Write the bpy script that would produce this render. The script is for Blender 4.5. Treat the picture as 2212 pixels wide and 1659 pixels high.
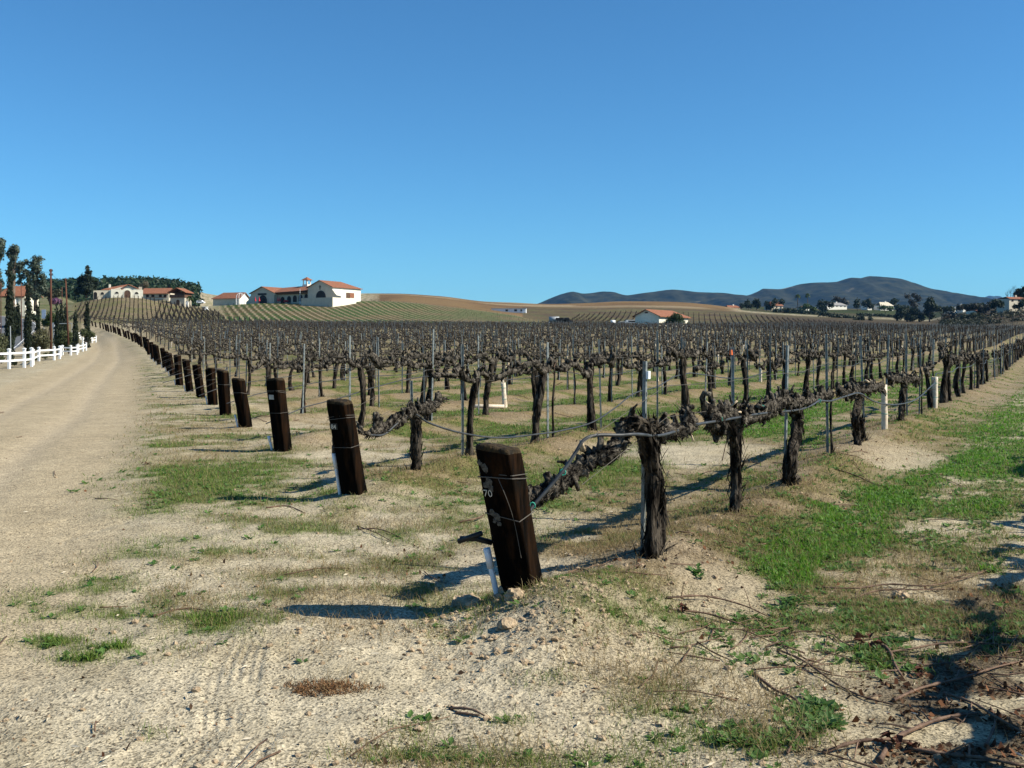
import bpy, bmesh, math, random
import numpy as np
from mathutils import Vector, Matrix

for o in list(bpy.data.objects):
    bpy.data.objects.remove(o, do_unlink=True)
scene = bpy.context.scene
COL = scene.collection
R = math.radians

# ---------------------------------------------------------------- camera
F, CX, H0, EYE = 2152.0, 1106.0, 740.0, 1.6      # focal length, centre column, horizon row (of a 2212 wide frame)
cam_d = bpy.data.cameras.new('camera')
cam = bpy.data.objects.new('camera', cam_d)
COL.objects.link(cam)
cam.location = (0, 0, EYE)
cam.rotation_euler = (R(90), 0, 0)
cam_d.sensor_width = 36.0
cam_d.lens = 36.0 * F / 2212.0
cam_d.shift_y = -89.5 / 2212.0
cam_d.clip_start = 0.05
cam_d.clip_end = 30000.0
scene.camera = cam

# ---------------------------------------------------------------- sky and sun
SUN_DIR = Vector((1.15, -0.22, 0.97)).normalized()
SUN_EL = math.asin(SUN_DIR.z)
SUN_AZ = math.atan2(SUN_DIR.x, SUN_DIR.y)
world = bpy.data.worlds.new('World')
scene.world = world
world.use_nodes = True
wn = world.node_tree
bg = wn.nodes['Background']
sky = wn.nodes.new('ShaderNodeTexSky')
sky.sky_type = 'NISHITA'
sky.sun_disc = False
sky.sun_elevation = SUN_EL
sky.sun_rotation = SUN_AZ
sky.altitude = 400.0
sky.air_density = 1.0
sky.dust_density = 0.0
sky.ozone_density = 2.2
wb = wn.nodes.new('ShaderNodeMixRGB')            # the camera's daylight white balance
wb.blend_type = 'MULTIPLY'
wb.inputs['Fac'].default_value = 1.0
wb.inputs['Color2'].default_value = (0.505, 1.07, 1.42, 1)
wn.links.new(sky.outputs['Color'], wb.inputs['Color1'])
wn.links.new(wb.outputs['Color'], bg.inputs['Color'])
bg.inputs['Strength'].default_value = 0.060
sun_d = bpy.data.lights.new('sun', 'SUN')
sun_d.energy = 5.0
sun_d.angle = R(0.53)
sun_d.color = (1.0, 0.93, 0.78)
sun = bpy.data.objects.new('sun', sun_d)
COL.objects.link(sun)
sun.rotation_euler = SUN_DIR.to_track_quat('Z', 'Y').to_euler()
sun.location = (60, 20, 60)
scene.view_settings.view_transform = 'Standard'
scene.view_settings.look = 'None'
scene.view_settings.exposure = 0.70
scene.view_settings.gamma = 1.0
scene.view_settings.use_curve_mapping = False
scene.cycles.max_bounces = 6
scene.cycles.diffuse_bounces = 2
scene.cycles.glossy_bounces = 2
scene.cycles.transparent_max_bounces = 8
scene.cycles.volume_bounces = 0

# ---------------------------------------------------------------- small helpers
RNG = np.random.default_rng(7)
random.seed(7)

def _hash(ix, iy, seed):
    h = (ix.astype(np.int64) * 374761393 + iy.astype(np.int64) * 668265263 + seed * 1442695041) & 0xffffffff
    h = ((h ^ (h >> 13)) * 1274126177) & 0xffffffff
    h = ((h ^ (h >> 16)) * 2246822519) & 0xffffffff
    return ((h ^ (h >> 15)) & 0xffff) / 65535.0

def vnoise(x, y, seed=0):
    x = np.asarray(x, float); y = np.asarray(y, float)
    ix = np.floor(x); iy = np.floor(y)
    fx = x - ix; fy = y - iy
    fx = fx * fx * (3 - 2 * fx); fy = fy * fy * (3 - 2 * fy)
    a = _hash(ix, iy, seed); b = _hash(ix + 1, iy, seed)
    c = _hash(ix, iy + 1, seed); d = _hash(ix + 1, iy + 1, seed)
    return (a * (1 - fx) + b * fx) * (1 - fy) + (c * (1 - fx) + d * fx) * fy

def fbm(x, y, seed=0, oct=4, gain=0.5):
    s = 0; a = 1.0; t = 0
    for i in range(oct):
        s = s + a * vnoise(x * 2 ** i, y * 2 ** i, seed + i * 17)
        t += a; a *= gain
    return s / t

def sstep(a, b, x):
    t = np.clip((x - a) / (b - a), 0, 1)
    return t * t * (3 - 2 * t)

def tag(o, label=None, cat=None, group=None, kind=None):
    if label: o['label'] = label
    if cat: o['category'] = cat
    if group: o['group'] = group
    if kind: o['kind'] = kind
    return o

def thing(name, label, cat, loc=(0, 0, 0), rz=0.0, group=None):
    o = bpy.data.objects.new(name, None)
    COL.objects.link(o)
    o.location = loc
    o.rotation_euler = (0, 0, rz)
    o.empty_display_size = 0.2
    return tag(o, label, cat, group)

def np_mesh(name, V, faces, smooth=False):
    """faces: list of (n,k) int arrays"""
    V = np.asarray(V, np.float32)
    me = bpy.data.meshes.new(name)
    if not isinstance(faces, list): faces = [faces]
    faces = [np.asarray(f, np.int32) for f in faces if len(f)]
    me.vertices.add(len(V))
    me.vertices.foreach_set('co', V.ravel())
    loops = np.concatenate([f.ravel() for f in faces])
    tot = np.concatenate([np.full(len(f), f.shape[1], np.int32) for f in faces])
    start = np.concatenate([[0], np.cumsum(tot)[:-1]]).astype(np.int32)
    me.loops.add(len(loops))
    me.loops.foreach_set('vertex_index', loops)
    me.polygons.add(len(tot))
    me.polygons.foreach_set('loop_start', start)
    me.polygons.foreach_set('loop_total', tot)
    me.polygons.foreach_set('use_smooth', np.full(len(tot), bool(smooth)))
    me.update(calc_edges=True)
    return me

def set_col(me, colors, name='col'):
    a = me.color_attributes.new(name, 'FLOAT_COLOR', 'POINT')
    c = np.ones((len(me.vertices), 4), np.float32)
    c[:, :3] = colors
    a.data.foreach_set('color', c.ravel())

def link(name, me, mat=None, parent=None):
    o = bpy.data.objects.new(name, me)
    COL.objects.link(o)
    if mat is not None and len(me.materials) == 0: me.materials.append(mat)
    if parent is not None: o.parent = parent
    return o

class MB:
    """collects verts / faces and links them as ONE mesh object"""
    def __init__(self):
        self.V = []; self.F = []; self.n = 0
    def add(self, V, F):
        V = [tuple(v) for v in V]
        self.V += V
        self.F += [tuple(i + self.n for i in f) for f in F]
        self.n += len(V)
        return self
    def arr(self, V, F):
        return self.add(np.asarray(V).tolist(), np.asarray(F).tolist())
    def box(self, x0, x1, y0, y1, z0, z1):
        V = [(x, y, z) for z in (z0, z1) for y in (y0, y1) for x in (x0, x1)]
        return self.add(V, [(0, 2, 3, 1), (4, 5, 7, 6), (0, 1, 5, 4), (2, 6, 7, 3), (0, 4, 6, 2), (1, 3, 7, 5)])
    def prism(self, poly, y0, y1):
        """polygon in (x,z), extruded along y"""
        n = len(poly)
        V = [(p[0], y0, p[1]) for p in poly] + [(p[0], y1, p[1]) for p in poly]
        F = [tuple(range(n - 1, -1, -1)), tuple(range(n, 2 * n))]
        F += [(i, (i + 1) % n, n + (i + 1) % n, n + i) for i in range(n)]
        return self.add(V, [tuple(reversed(f)) for f in F])
    def slab(self, a, b, c, d, t):
        """roof slab: four corners, thickness t downward"""
        V = [a, b, c, d] + [(p[0], p[1], p[2] - t) for p in (a, b, c, d)]
        return self.add(V, [(0, 1, 2, 3), (7, 6, 5, 4), (0, 4, 5, 1), (1, 5, 6, 2), (2, 6, 7, 3), (3, 7, 4, 0)])
    def tube(self, pts, rad, sides=8, **k):
        V, Fq = tube(pts, rad, sides, **k)
        return self.arr(V, Fq)
    def build(self, name, mat=None, parent=None, smooth=False):
        me = bpy.data.meshes.new(name)
        me.from_pydata(self.V, [], self.F)
        if smooth: me.polygons.foreach_set('use_smooth', [True] * len(me.polygons))
        me.update()
        return link(name, me, mat, parent)

def tube(pts, rad, sides=8, knob=0.0, rng=None, ridges=0, closed=True):
    """quad tube along pts; closed ends by collapsing the radius; returns V, quads"""
    P = np.asarray(pts, float)
    r = np.broadcast_to(np.asarray(rad, float), (len(P),)).copy()
    if closed:
        d0 = (P[0] - P[1]); d1 = P[-1] - P[-2]
        P = np.vstack([P[0] + d0 * 1e-3, P, P[-1] + d1 * 1e-3])
        r = np.concatenate([[r[0] * 0.05], r, [r[-1] * 0.05]])
    T = np.gradient(P, axis=0)
    T /= np.linalg.norm(T, axis=1, keepdims=True) + 1e-9
    up = np.array([0, 0, 1.0]) if abs(T[0][2]) < 0.9 else np.array([1.0, 0, 0])
    N = np.zeros_like(P)
    n = np.cross(T[0], np.cross(up, T[0])); n /= np.linalg.norm(n) + 1e-9
    for i in range(len(P)):
        n = n - T[i] * np.dot(n, T[i]); n /= np.linalg.norm(n) + 1e-9
        N[i] = n
    B = np.cross(T, N)
    th = np.linspace(0, 2 * np.pi, sides, endpoint=False)
    k = np.ones((len(P), sides))
    if knob and rng is not None:
        k += knob * (rng.random((len(P), sides)) - 0.5) * 2
    if ridges:
        tw = np.linspace(0, 2.2, len(P))[:, None]
        k += 0.16 * np.sin(ridges * (th[None, :] + tw)) + 0.08 * np.sin((ridges * 2 + 1) * th[None, :] - 1.4 * tw)
    V = P[:, None, :] + (r[:, None] * k)[:, :, None] * (np.cos(th)[None, :, None] * N[:, None, :] + np.sin(th)[None, :, None] * B[:, None, :])
    m = len(P)
    i = np.arange(m - 1)[:, None]; j = np.arange(sides)[None, :]
    a = i * sides + j; b = i * sides + (j + 1) % sides
    q = np.stack([a, b, b + sides, a + sides], -1).reshape(-1, 4)
    return V.reshape(-1, 3), q

def smooth_path(ctrl, n):
    """Catmull-Rom through control rows (any width)"""
    C = np.asarray(ctrl, float)
    if len(C) == 2:
        t = np.linspace(0, 1, n)[:, None]
        return C[0] * (1 - t) + C[1] * t
    C = np.vstack([2 * C[0] - C[1], C, 2 * C[-1] - C[-2]])
    m = len(C) - 3
    t = np.linspace(0, m - 1e-6, n)
    i = np.floor(t).astype(int); f = (t - i)[:, None]
    p0, p1, p2, p3 = C[i], C[i + 1], C[i + 2], C[i + 3]
    return 0.5 * (2 * p1 + (p2 - p0) * f + (2 * p0 - 5 * p1 + 4 * p2 - p3) * f ** 2 + (3 * p1 - p0 - 3 * p2 + p3) * f ** 3)

# ---------------------------------------------------------------- materials
def new_mat(name, rough=0.85, spec=0.25):
    m = bpy.data.materials.new(name)
    m.use_nodes = True
    nt = m.node_tree
    b = nt.nodes['Principled BSDF']
    b.inputs['Roughness'].default_value = rough
    b.inputs['Specular IOR Level'].default_value = spec
    return m, nt, b

def noise_mat(name, c1, c2, scale=8.0, rough=0.85, spec=0.25, bump=0.0, bscale=None, stretch=(1, 1, 1), detail=6.0, lo=0.35, hi=0.65, metal=0.0, c3=None, s3=3.0, bdist=0.02):
    m, nt, b = new_mat(name, rough, spec)
    b.inputs['Metallic'].default_value = metal
    tc = nt.nodes.new('ShaderNodeTexCoord')
    mp = nt.nodes.new('ShaderNodeMapping')
    mp.inputs['Scale'].default_value = stretch
    nt.links.new(tc.outputs['Object'], mp.inputs['Vector'])
    n = nt.nodes.new('ShaderNodeTexNoise')
    n.inputs['Scale'].default_value = scale
    n.inputs['Detail'].default_value = detail
    n.inputs['Roughness'].default_value = 0.65
    nt.links.new(mp.outputs['Vector'], n.inputs['Vector'])
    cr = nt.nodes.new('ShaderNodeValToRGB')
    cr.color_ramp.elements[0].position = lo; cr.color_ramp.elements[0].color = (*c1, 1)
    cr.color_ramp.elements[1].position = hi; cr.color_ramp.elements[1].color = (*c2, 1)
    nt.links.new(n.outputs['Fac'], cr.inputs['Fac'])
    out = cr.outputs['Color']
    if c3 is not None:
        n3 = nt.nodes.new('ShaderNodeTexNoise')
        n3.inputs['Scale'].default_value = s3
        n3.inputs['Detail'].default_value = 5
        nt.links.new(tc.outputs['Object'], n3.inputs['Vector'])
        r3 = nt.nodes.new('ShaderNodeValToRGB')
        r3.color_ramp.elements[0].position = 0.5; r3.color_ramp.elements[0].color = (0, 0, 0, 1)
        r3.color_ramp.elements[1].position = 0.68; r3.color_ramp.elements[1].color = (1, 1, 1, 1)
        nt.links.new(n3.outputs['Fac'], r3.inputs['Fac'])
        mx = nt.nodes.new('ShaderNodeMixRGB')
        mx.inputs['Color2'].default_value = (*c3, 1)
        nt.links.new(r3.outputs['Color'], mx.inputs['Fac'])
        nt.links.new(out, mx.inputs['Color1'])
        out = mx.outputs['Color']
    nt.links.new(out, b.inputs['Base Color'])
    if bump:
        nb = nt.nodes.new('ShaderNodeTexNoise')
        nb.inputs['Scale'].default_value = bscale or scale * 3
        nb.inputs['Detail'].default_value = 6
        nt.links.new(mp.outputs['Vector'], nb.inputs['Vector'])
        bp = nt.nodes.new('ShaderNodeBump')
        bp.inputs['Strength'].default_value = bump
        bp.inputs['Distance'].default_value = bdist
        nt.links.new(nb.outputs['Fac'], bp.inputs['Height'])
        nt.links.new(bp.outputs['Normal'], b.inputs['Normal'])
    return m

def leaf_mat(name, rough=0.6, spec=0.3, trans=0.25, speck=0.0):
    """colour from the mesh's own 'col' attribute, a little light passing through"""
    m, nt, b = new_mat(name, rough, spec)
    a = nt.nodes.new('ShaderNodeVertexColor'); a.layer_name = 'col'
    nt.links.new(a.outputs['Color'], b.inputs['Base Color'])
    if trans > 0:
        t = nt.nodes.new('ShaderNodeBsdfTranslucent')
        nt.links.new(a.outputs['Color'], t.inputs['Color'])
        mx = nt.nodes.new('ShaderNodeMixShader')
        mx.inputs['Fac'].default_value = trans
        nt.links.new(b.outputs['BSDF'], mx.inputs[1])
        nt.links.new(t.outputs['BSDF'], mx.inputs[2])
        nt.links.new(mx.outputs['Shader'], nt.nodes['Material Output'].inputs['Surface'])
    return m

def plain(name, c, rough=0.7, spec=0.3, metal=0.0, var=0.15, scale=6.0):
    c1 = tuple(x * (1 - var) for x in c); c2 = tuple(min(1, x * (1 + var)) for x in c)
    return noise_mat(name, c1, c2, scale=scale, rough=rough, spec=spec, metal=metal)

M = {}
M['bark'] = noise_mat('vine_bark', (0.006, 0.005, 0.004), (0.135, 0.112, 0.088), scale=15, rough=0.95, spec=0.05, bump=1.0, bscale=30, stretch=(1, 1, 0.22), lo=0.43, hi=0.73, bdist=0.04)
M['bark_far'] = noise_mat('vine_bark_far', (0.010, 0.009, 0.008), (0.085, 0.074, 0.062), scale=9, rough=0.95, spec=0.05, lo=0.35, hi=0.7)
M['cordon'] = noise_mat('cordon_bark', (0.008, 0.007, 0.006), (0.215, 0.188, 0.152), scale=22, rough=0.95, spec=0.05, bump=1.0, bscale=40, stretch=(1, 1, 0.5), lo=0.44, hi=0.72, bdist=0.03)
M['cut'] = plain('pruning_cut', (0.42, 0.33, 0.22), var=0.3, scale=40)
M['cane'] = noise_mat('cane_bark', (0.055, 0.03, 0.02), (0.20, 0.125, 0.08), scale=12, rough=0.7, bump=0.3, bscale=60)
M['tie_wood'] = noise_mat('creosoted_tie', (0.0016, 0.0013, 0.001), (0.034, 0.016, 0.007), scale=11, rough=0.9, spec=0.04, bump=1.0, bscale=18, stretch=(1, 1, 0.07), lo=0.48, hi=0.82, c3=(0.005, 0.004, 0.003), s3=5.0, bdist=0.015)
M['tie_top'] = noise_mat('mossy_end_grain', (0.006, 0.005, 0.003), (0.050, 0.032, 0.013), scale=22, rough=0.95, bump=1.0, bscale=40)
M['stake'] = noise_mat('galvanised_stake', (0.10, 0.115, 0.11), (0.26, 0.28, 0.275), scale=14, rough=0.5, spec=0.5, metal=0.25)
M['hose'] = noise_mat('drip_hose_plastic', (0.022, 0.025, 0.028), (0.055, 0.06, 0.065), scale=10, rough=0.5, spec=0.35)
M['wire'] = plain('wire_steel', (0.09, 0.08, 0.068), rough=0.7, spec=0.3, metal=0.2)
M['pvc'] = plain('white_pvc', (0.70, 0.72, 0.76), rough=0.45, spec=0.4, var=0.08)
M['black_plastic'] = plain('black_plastic', (0.015, 0.015, 0.015), rough=0.5)
M['tube'] = noise_mat('grow_tube_card', (0.50, 0.40, 0.29), (0.74, 0.65, 0.52), scale=9, rough=0.8, bump=0.2)
M['teal'] = plain('teal_tie_tape', (0.03, 0.28, 0.20), rough=0.6)
M['orange'] = plain('orange_cap', (0.75, 0.16, 0.04), rough=0.6)
M['paint'] = plain('worn_white_paint', (0.55, 0.52, 0.45), var=0.3, scale=60)
M['lichen'] = noise_mat('lichen', (0.012, 0.012, 0.011), (0.115, 0.11, 0.097), scale=45, rough=0.95)
M['stucco_cream'] = noise_mat('cream_stucco', (0.66, 0.62, 0.50), (0.78, 0.74, 0.61), scale=1.2, rough=0.9, bump=0.1, bscale=12)
M['stucco_white'] = noise_mat('white_stucco', (0.70, 0.67, 0.58), (0.82, 0.79, 0.69), scale=1.0, rough=0.9)
M['stucco_grey_and_shaded'] = noise_mat('grey_and_shaded_stucco', (0.46, 0.41, 0.315), (0.54, 0.485, 0.38), scale=1.0, rough=0.9)  # truly grey walls, and cream walls whose shade is put into the colour
M['white_paint'] = noise_mat('white_fence_paint', (0.78, 0.78, 0.77), (0.84, 0.84, 0.83), scale=5, rough=0.5)
M['wood_brown'] = noise_mat('brown_timber', (0.07, 0.04, 0.025), (0.15, 0.085, 0.05), scale=4, rough=0.8, stretch=(1, 1, 0.2))
M['pole_wood'] = noise_mat('pole_wood', (0.06, 0.024, 0.014), (0.12, 0.05, 0.03), scale=3, rough=0.85, stretch=(1, 1, 0.1))
M['dark_glass'] = plain('dark_window', (0.012, 0.012, 0.012), rough=0.6, spec=0.2)
M['iron'] = plain('black_iron', (0.02, 0.02, 0.02), rough=0.6)
M['grey_metal'] = plain('grey_metal', (0.34, 0.36, 0.37), rough=0.5, metal=0.2)
M['white_metal'] = plain('white_enamel', (0.76, 0.77, 0.77), rough=0.4, var=0.05)
M['red_cloth'] = plain('red_cloth', (0.45, 0.04, 0.05), rough=0.85)
M['asphalt_roof'] = plain('grey_roof', (0.24, 0.23, 0.22), rough=0.9)
M['rubber'] = plain('tyre_rubber', (0.02, 0.02, 0.02), rough=0.9)
M['blue_sign'] = plain('blue_grey_sign', (0.30, 0.38, 0.50), rough=0.5)
M['trunk'] = noise_mat('tree_trunk', (0.07, 0.05, 0.035), (0.17, 0.13, 0.10), scale=5, rough=0.95)
M['leaf'] = leaf_mat('leaves')
M['grass'] = leaf_mat('grass_blades', rough=0.55, trans=0.45)
M['dryleaf'] = leaf_mat('dry_leaves', rough=0.9, spec=0.1, trans=0.1)

def tile_roof_mat():
    m = noise_mat('terracotta_tiles', (0.185, 0.072, 0.038), (0.30, 0.13, 0.072), scale=2.2, rough=0.9, detail=8)
    nt = m.node_tree
    b = nt.nodes['Principled BSDF']
    tc = nt.nodes.new('ShaderNodeTexCoord')
    w = nt.nodes.new('ShaderNodeTexWave')
    w.inputs['Scale'].default_value = 1.6
    nt.links.new(tc.outputs['Object'], w.inputs['Vector'])
    bp = nt.nodes.new('ShaderNodeBump')
    bp.inputs['Distance'].default_value = 0.06
    bp.inputs['Strength'].default_value = 0.6
    nt.links.new(w.outputs['Fac'], bp.inputs['Height'])
    nt.links.new(bp.outputs['Normal'], b.inputs['Normal'])
    return m
M['tiles'] = tile_roof_mat()

# ---------------------------------------------------------------- the lie of the land
U = np.array([0.485, 0.8746])               # along the vine rows
NRM = np.array([-0.8746, 0.485])            # across the rows, away from the camera
C1 = float(NRM @ np.array([1.925, 8.56]))   # first row
P1 = np.array([0.04, 5.82])                 # foot of the first end post
LV = np.array([-0.3704, 0.9289])            # along the line of end posts
LN = np.array([0.9289, 0.3704])             # from that line into the field
ROW_ANG = math.atan2(U[1], U[0])
PITCH = 3.45
def row_off(k):                              # k = 0 is the row outside the frame, 1 the nearest in view
    return C1 - PITCH if k == 0 else (C1 if k == 1 else C1 + 0.45 + PITCH * (k - 1))
ZK = np.array([4, 25, 40, 65, 100, 140, 180, 210, 240, 270, 300, 330, 380, 440, 520, 620, 750, 1000, 3000], float)
def _c(*v): return list(v)
# columns of the wide frame; numbers over 200 are rows of that frame (turned into heights), the rest are heights in metres
COLS = {
 -900: _c(0, 0, .02, .5, 1.3, 2.5, 4, 6, 8, 9, 10, 11, 13, 15, 18, 20, 18, 10, 0),
 -300: _c(0, 0, .02, .3, .8, 725, 703, 690, 676, 664, 655, 650, 645, 640, 634, 628, 26, 10, 0),
 0:    _c(0, 0, .02, .25, .7, 733, 703, 688, 672, 660, 652, 648, 643, 637, 630, 626, 32, 15, 0),
 120:  _c(0, 0, .02, .25, .7, 734, 700, 687, 672, 658, 650, 646, 643, 636, 626, 621, 33, 20, 0),
 200:  _c(0, 0, .02, .28, .75, 733, 700, 687, 668, 648, 12.6, 12.6, 14, 18, 622, 618, 36, 20, 0),
 250:  _c(0, 0, .02, .35, .95, 721, 702, 686, 664, 642, 13.6, 13.6, 14, 18, 621, 617, 36, 20, 0),
 300:  _c(0, 0, .02, .5, 1.3, 722, 703, 688, 666, 644, 13.4, 13.4, 14, 18, 621, 617, 36, 20, 0),
 350:  _c(0, 0, .02, .5, 1.3, 722, 703, 689, 672, 654, 650, 13.0, 14, 18, 623, 620, 35, 18, 0),
 400:  _c(0, 0, .02, .5, 1.3, 722, 704, 690, 676, 664, 659, 13.0, 14, 18, 629, 627, 32, 15, 0),
 450:  _c(0, 0, .02, .5, 1.3, 722, 705, 693, 682, 674, 667, 661, 14, 17, 639, 638, 26, 10, 0),
 480:  _c(0, 0, .02, .5, 1.3, 723, 706, 698, 686, 677, 668, 660, 15.0, 16, 642, 642, 22, 8, 0),
 560:  _c(0, 0, .02, .5, 1.3, 723, 708, 702, 690, 677, 666, 655.5, 15.0, 16, 645, 645, 20, 8, 0),
 660:  _c(0, 0, .02, .5, 1.3, 724, 710, 704, 692, 679, 666, 655, 15.2, 17, 644, 646, 20, 8, 0),
 730:  _c(0, 0, .02, .5, 1.3, 724, 711, 705, 693, 680, 666, 654, 15.6, 18.5, 640, 640, 25, 8, 0),
 790:  _c(0, 0, .02, .5, 1.3, 724, 711, 705, 694, 681, 665, 650, 16.2, 19.5, 637, 637, 28, 8, 0),
 850:  _c(0, 0, .02, .5, 1.3, 724, 711, 705, 695, 683, 668, 652, 650, 645, 637.5, 637, 28, 8, 0),
 950:  _c(0, 0, .02, .5, 1.3, 724, 711, 705, 698, 686, 674, 661, 659, 653, 645, 642, 26, 8, 0),
 1050: _c(0, 0, .02, .5, 1.3, 724, 711, 706, 700, 690, 681, 673, 671, 667, 659, 653, 22, 8, 0),
 1110: _c(0, 0, .02, .5, 1.3, 724, 711.5, 706, 701, 693, 685, 680, 677, 674.5, 664, 655, 21, 8, 0),
 1180: _c(0, 0, .02, .5, 1.3, 724, 711.5, 706.5, 703, 699, 696, 692, 685, 676, 666, 658, 22, 8, 0),
 1260: _c(0, 0, .02, .5, 1.3, 724, 712, 707, 704, 701, 698, 694, 687, 678, 667, 656, 24, 8, 0),
 1350: _c(0, 0, .02, .5, 1.3, 724, 712, 707, 704.5, 702, 699, 695, 688, 678, 666, 652, 26, 8, 0),
 1450: _c(0, 0, .02, .5, 1.3, 724.5, 712.5, 708, 705, 703, 700, 696, 689, 679, 667, 653, 25, 8, 0),
 1540: _c(0, 0, .02, .5, 1.25, 725, 713, 708.5, 706, 703, 700, 697, 690, 681, 671, 660, 22, 8, 0),
 1620: _c(0, 0, .02, .5, 1.2, 725, 714, 709, 706, 704, 701, 698, 691, 683, 676, 669, 664, 10, 0),
 1750: _c(0, 0, .02, .5, 1.2, 726, 715, 710, 707, 705, 703, 701, 696, 690, 684, 677, 668, 10, 0),
 1900: _c(0, 0, .02, .5, 1.15, 727, 716, 712, 709, 707, 705, 703, 699, 695, 690, 682, 668, 10, 0),
 2000: _c(0, 0, .02, .5, 1.1, 728, 717, 713, 710, 708, 707, 705, 702, 698, 694, 688, 676, 10, 0),
 2050: _c(0, 0, .02, .5, 1.1, 729, 718, 714, 711, 709, 707, 705, 698, 691, 684, 676, 668, 10, 0),
 2130: _c(0, 0, .02, .5, 1.1, 729, 719, 714, 711, 709, 707, 702, 688, 675, 667, 665, 665, 10, 0),
 2212: _c(0, 0, .02, .5, 1.0, 730, 719, 715, 712, 709, 705, 696, 677, 662, 656, 655, 655, 10, 0),
 2450: _c(0, 0, .02, .5, 1.0, 730, 720, 716, 711, 703, 690, 675, 655, 642, 640, 640, 640, 10, 0),
 3100: _c(0, 0, .02, .5, 1.0, 2, 3, 4, 6, 8, 12, 15, 20, 25, 28, 28, 28, 10, 0),
}
def _pchip(x, y, xi):
    """monotone cubic along the last axis of y"""
    h = np.diff(x); d = np.diff(y, axis=-1) / h
    m = np.zeros_like(y)
    s = (d[..., :-1] * d[..., 1:]) > 0
    w1 = 2 * h[1:] + h[:-1]; w2 = h[1:] + 2 * h[:-1]
    with np.errstate(all='ignore'):
        hm = (w1 + w2) / (w1 / d[..., :-1] + w2 / d[..., 1:])
    m[..., 1:-1] = np.where(s, hm, 0)
    m[..., 0] = d[..., 0]; m[..., -1] = d[..., -1]
    i = np.clip(np.searchsorted(x, xi) - 1, 0, len(x) - 2)
    t = (xi - x[i]) / h[i]
    y0, y1, m0, m1, hh = y[..., i], y[..., i + 1], m[..., i], m[..., i + 1], h[i]
    return (y0 * (1 + 2 * t) * (1 - t) ** 2 + m0 * hh * t * (1 - t) ** 2 + y1 * t * t * (3 - 2 * t) - m1 * hh * t * t * (1 - t))
_cx = np.array(sorted(COLS), float)
_Z = np.array([[EYE + (H0 - v) * z / F if v > 200 else v for v, z in zip(COLS[int(c)], ZK)] for c in _cx])
_LG = np.linspace(math.log(4), math.log(3000), 500)
_tab = _pchip(np.log(ZK), _Z, _LG)                       # columns x dist
_CG = np.linspace(_cx[0], _cx[-1], 1001)
_tab = _pchip(_cx, _tab.T.copy(), _CG).T                  # fine columns x dist

def macro(X, Y):
    X = np.asarray(X, float); Y = np.asarray(Y, float)
    Yc = np.clip(Y, 4, 2999)
    c = np.clip(CX + F * X / Yc, _CG[0], _CG[-1] - 1e-3)
    ci = (c - _CG[0]) / (_CG[1] - _CG[0]); li = np.clip((np.log(Yc) - _LG[0]) / (_LG[1] - _LG[0]), 0, 498.999)
    a = np.floor(ci).astype(int); b = np.floor(li).astype(int); fa = ci - a; fb = li - b
    z = (_tab[a, b] * (1 - fa) + _tab[a + 1, b] * fa) * (1 - fb) + (_tab[a, b + 1] * (1 - fa) + _tab[a + 1, b + 1] * fa) * fb
    return z + 0.10 * np.exp(-((Y - 15.5) / 5.0) ** 2) * (Y > 0)

def row_coords(X, Y):
    """distance to the nearest vine row, distance into the field from the end posts, signed offset from the first row"""
    d = NRM[0] * X + NRM[1] * Y - C1
    w = np.where(d < 1.95, np.where(d < -PITCH / 2, d + PITCH, d), d - 0.45 - np.maximum(1, np.round((d - 0.45) / PITCH)) * PITCH)
    r = (X - P1[0]) * LN[0] + (Y - P1[1]) * LN[1]
    return np.abs(w), r, d

def ground_at(px, py):
    """where the sight line of a pixel meets the ground"""
    t = (px - CX) / F
    Yv = np.concatenate([np.linspace(3, 60, 3000), np.linspace(60, 900, 6000)])
    z = macro(t * Yv, Yv) + (0.08 if py > 800 else 0)
    row = H0 + (EYE - z) * F / Yv
    k = np.where(row <= py)[0]
    Y = Yv[k[0]] if len(k) else 200.0
    return np.array([t * Y, Y])
_pl = [P1 + k * LV for k in np.linspace(0, 100, 60)] + [ground_at(x, y) for x, y in ((281, 736), (262, 728), (240, 719.5), (220, 712), (200, 706), (182, 701))]
POSTLINE = smooth_path(np.array([_pl[0]] + _pl[5:60:9] + _pl[60:]), 2000)
def row_post(k):
    """where row k meets the line of end posts (straight, then bending with the dirt road)"""
    o = POSTLINE @ NRM - row_off(k)
    i = int(np.argmax(o > 0)) if np.any(o > 0) else len(o) - 1
    return POSTLINE[i].copy()
_road = [(-4.4, -6), (-4.3, 0), (-4.6, 5), (-5.9, 8.65), (-7.5, 13.2), (-10.2, 21), (-14.0, 31)] + [tuple(ground_at(x, y)) for x, y in ((203, 800), (228, 780), (233, 765), (234, 750), (230, 741), (222, 732), (211, 723))]
ROADP = smooth_path(np.array(_road), 260)
ASPH = smooth_path(np.array([tuple(ground_at(x, y)) for x, y in ((-170, 790), (-40, 757), (10, 730), (38, 711), (34, 697), (5, 688), (-60, 682), (-160, 676))]), 160)
def path_dist(X, Y, P):
    X = np.asarray(X); Y = np.asarray(Y)
    sh = X.shape
    x = X.ravel(); y = Y.ravel()
    best = np.full(x.shape, 1e9)
    near = (x > P[:, 0].min() - 12) & (x < P[:, 0].max() + 12) & (y < P[:, 1].max() + 12)
    idx = np.where(near)[0]
    for s in range(0, len(idx), 40000):
        q = idx[s:s + 40000]
        d = np.hypot(x[q, None] - P[None, :, 0], y[q, None] - P[None, :, 1]).min(1)
        best[q] = d
    return best.reshape(sh)
def road_w(Y):
    return np.interp(Y, [0, 8, 20, 50, 68, 87, 120, 150, 190], [2.1, 2.2, 2.4, 2.4, 2.3, 2.1, 1.7, 1.4, 1.2])

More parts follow.
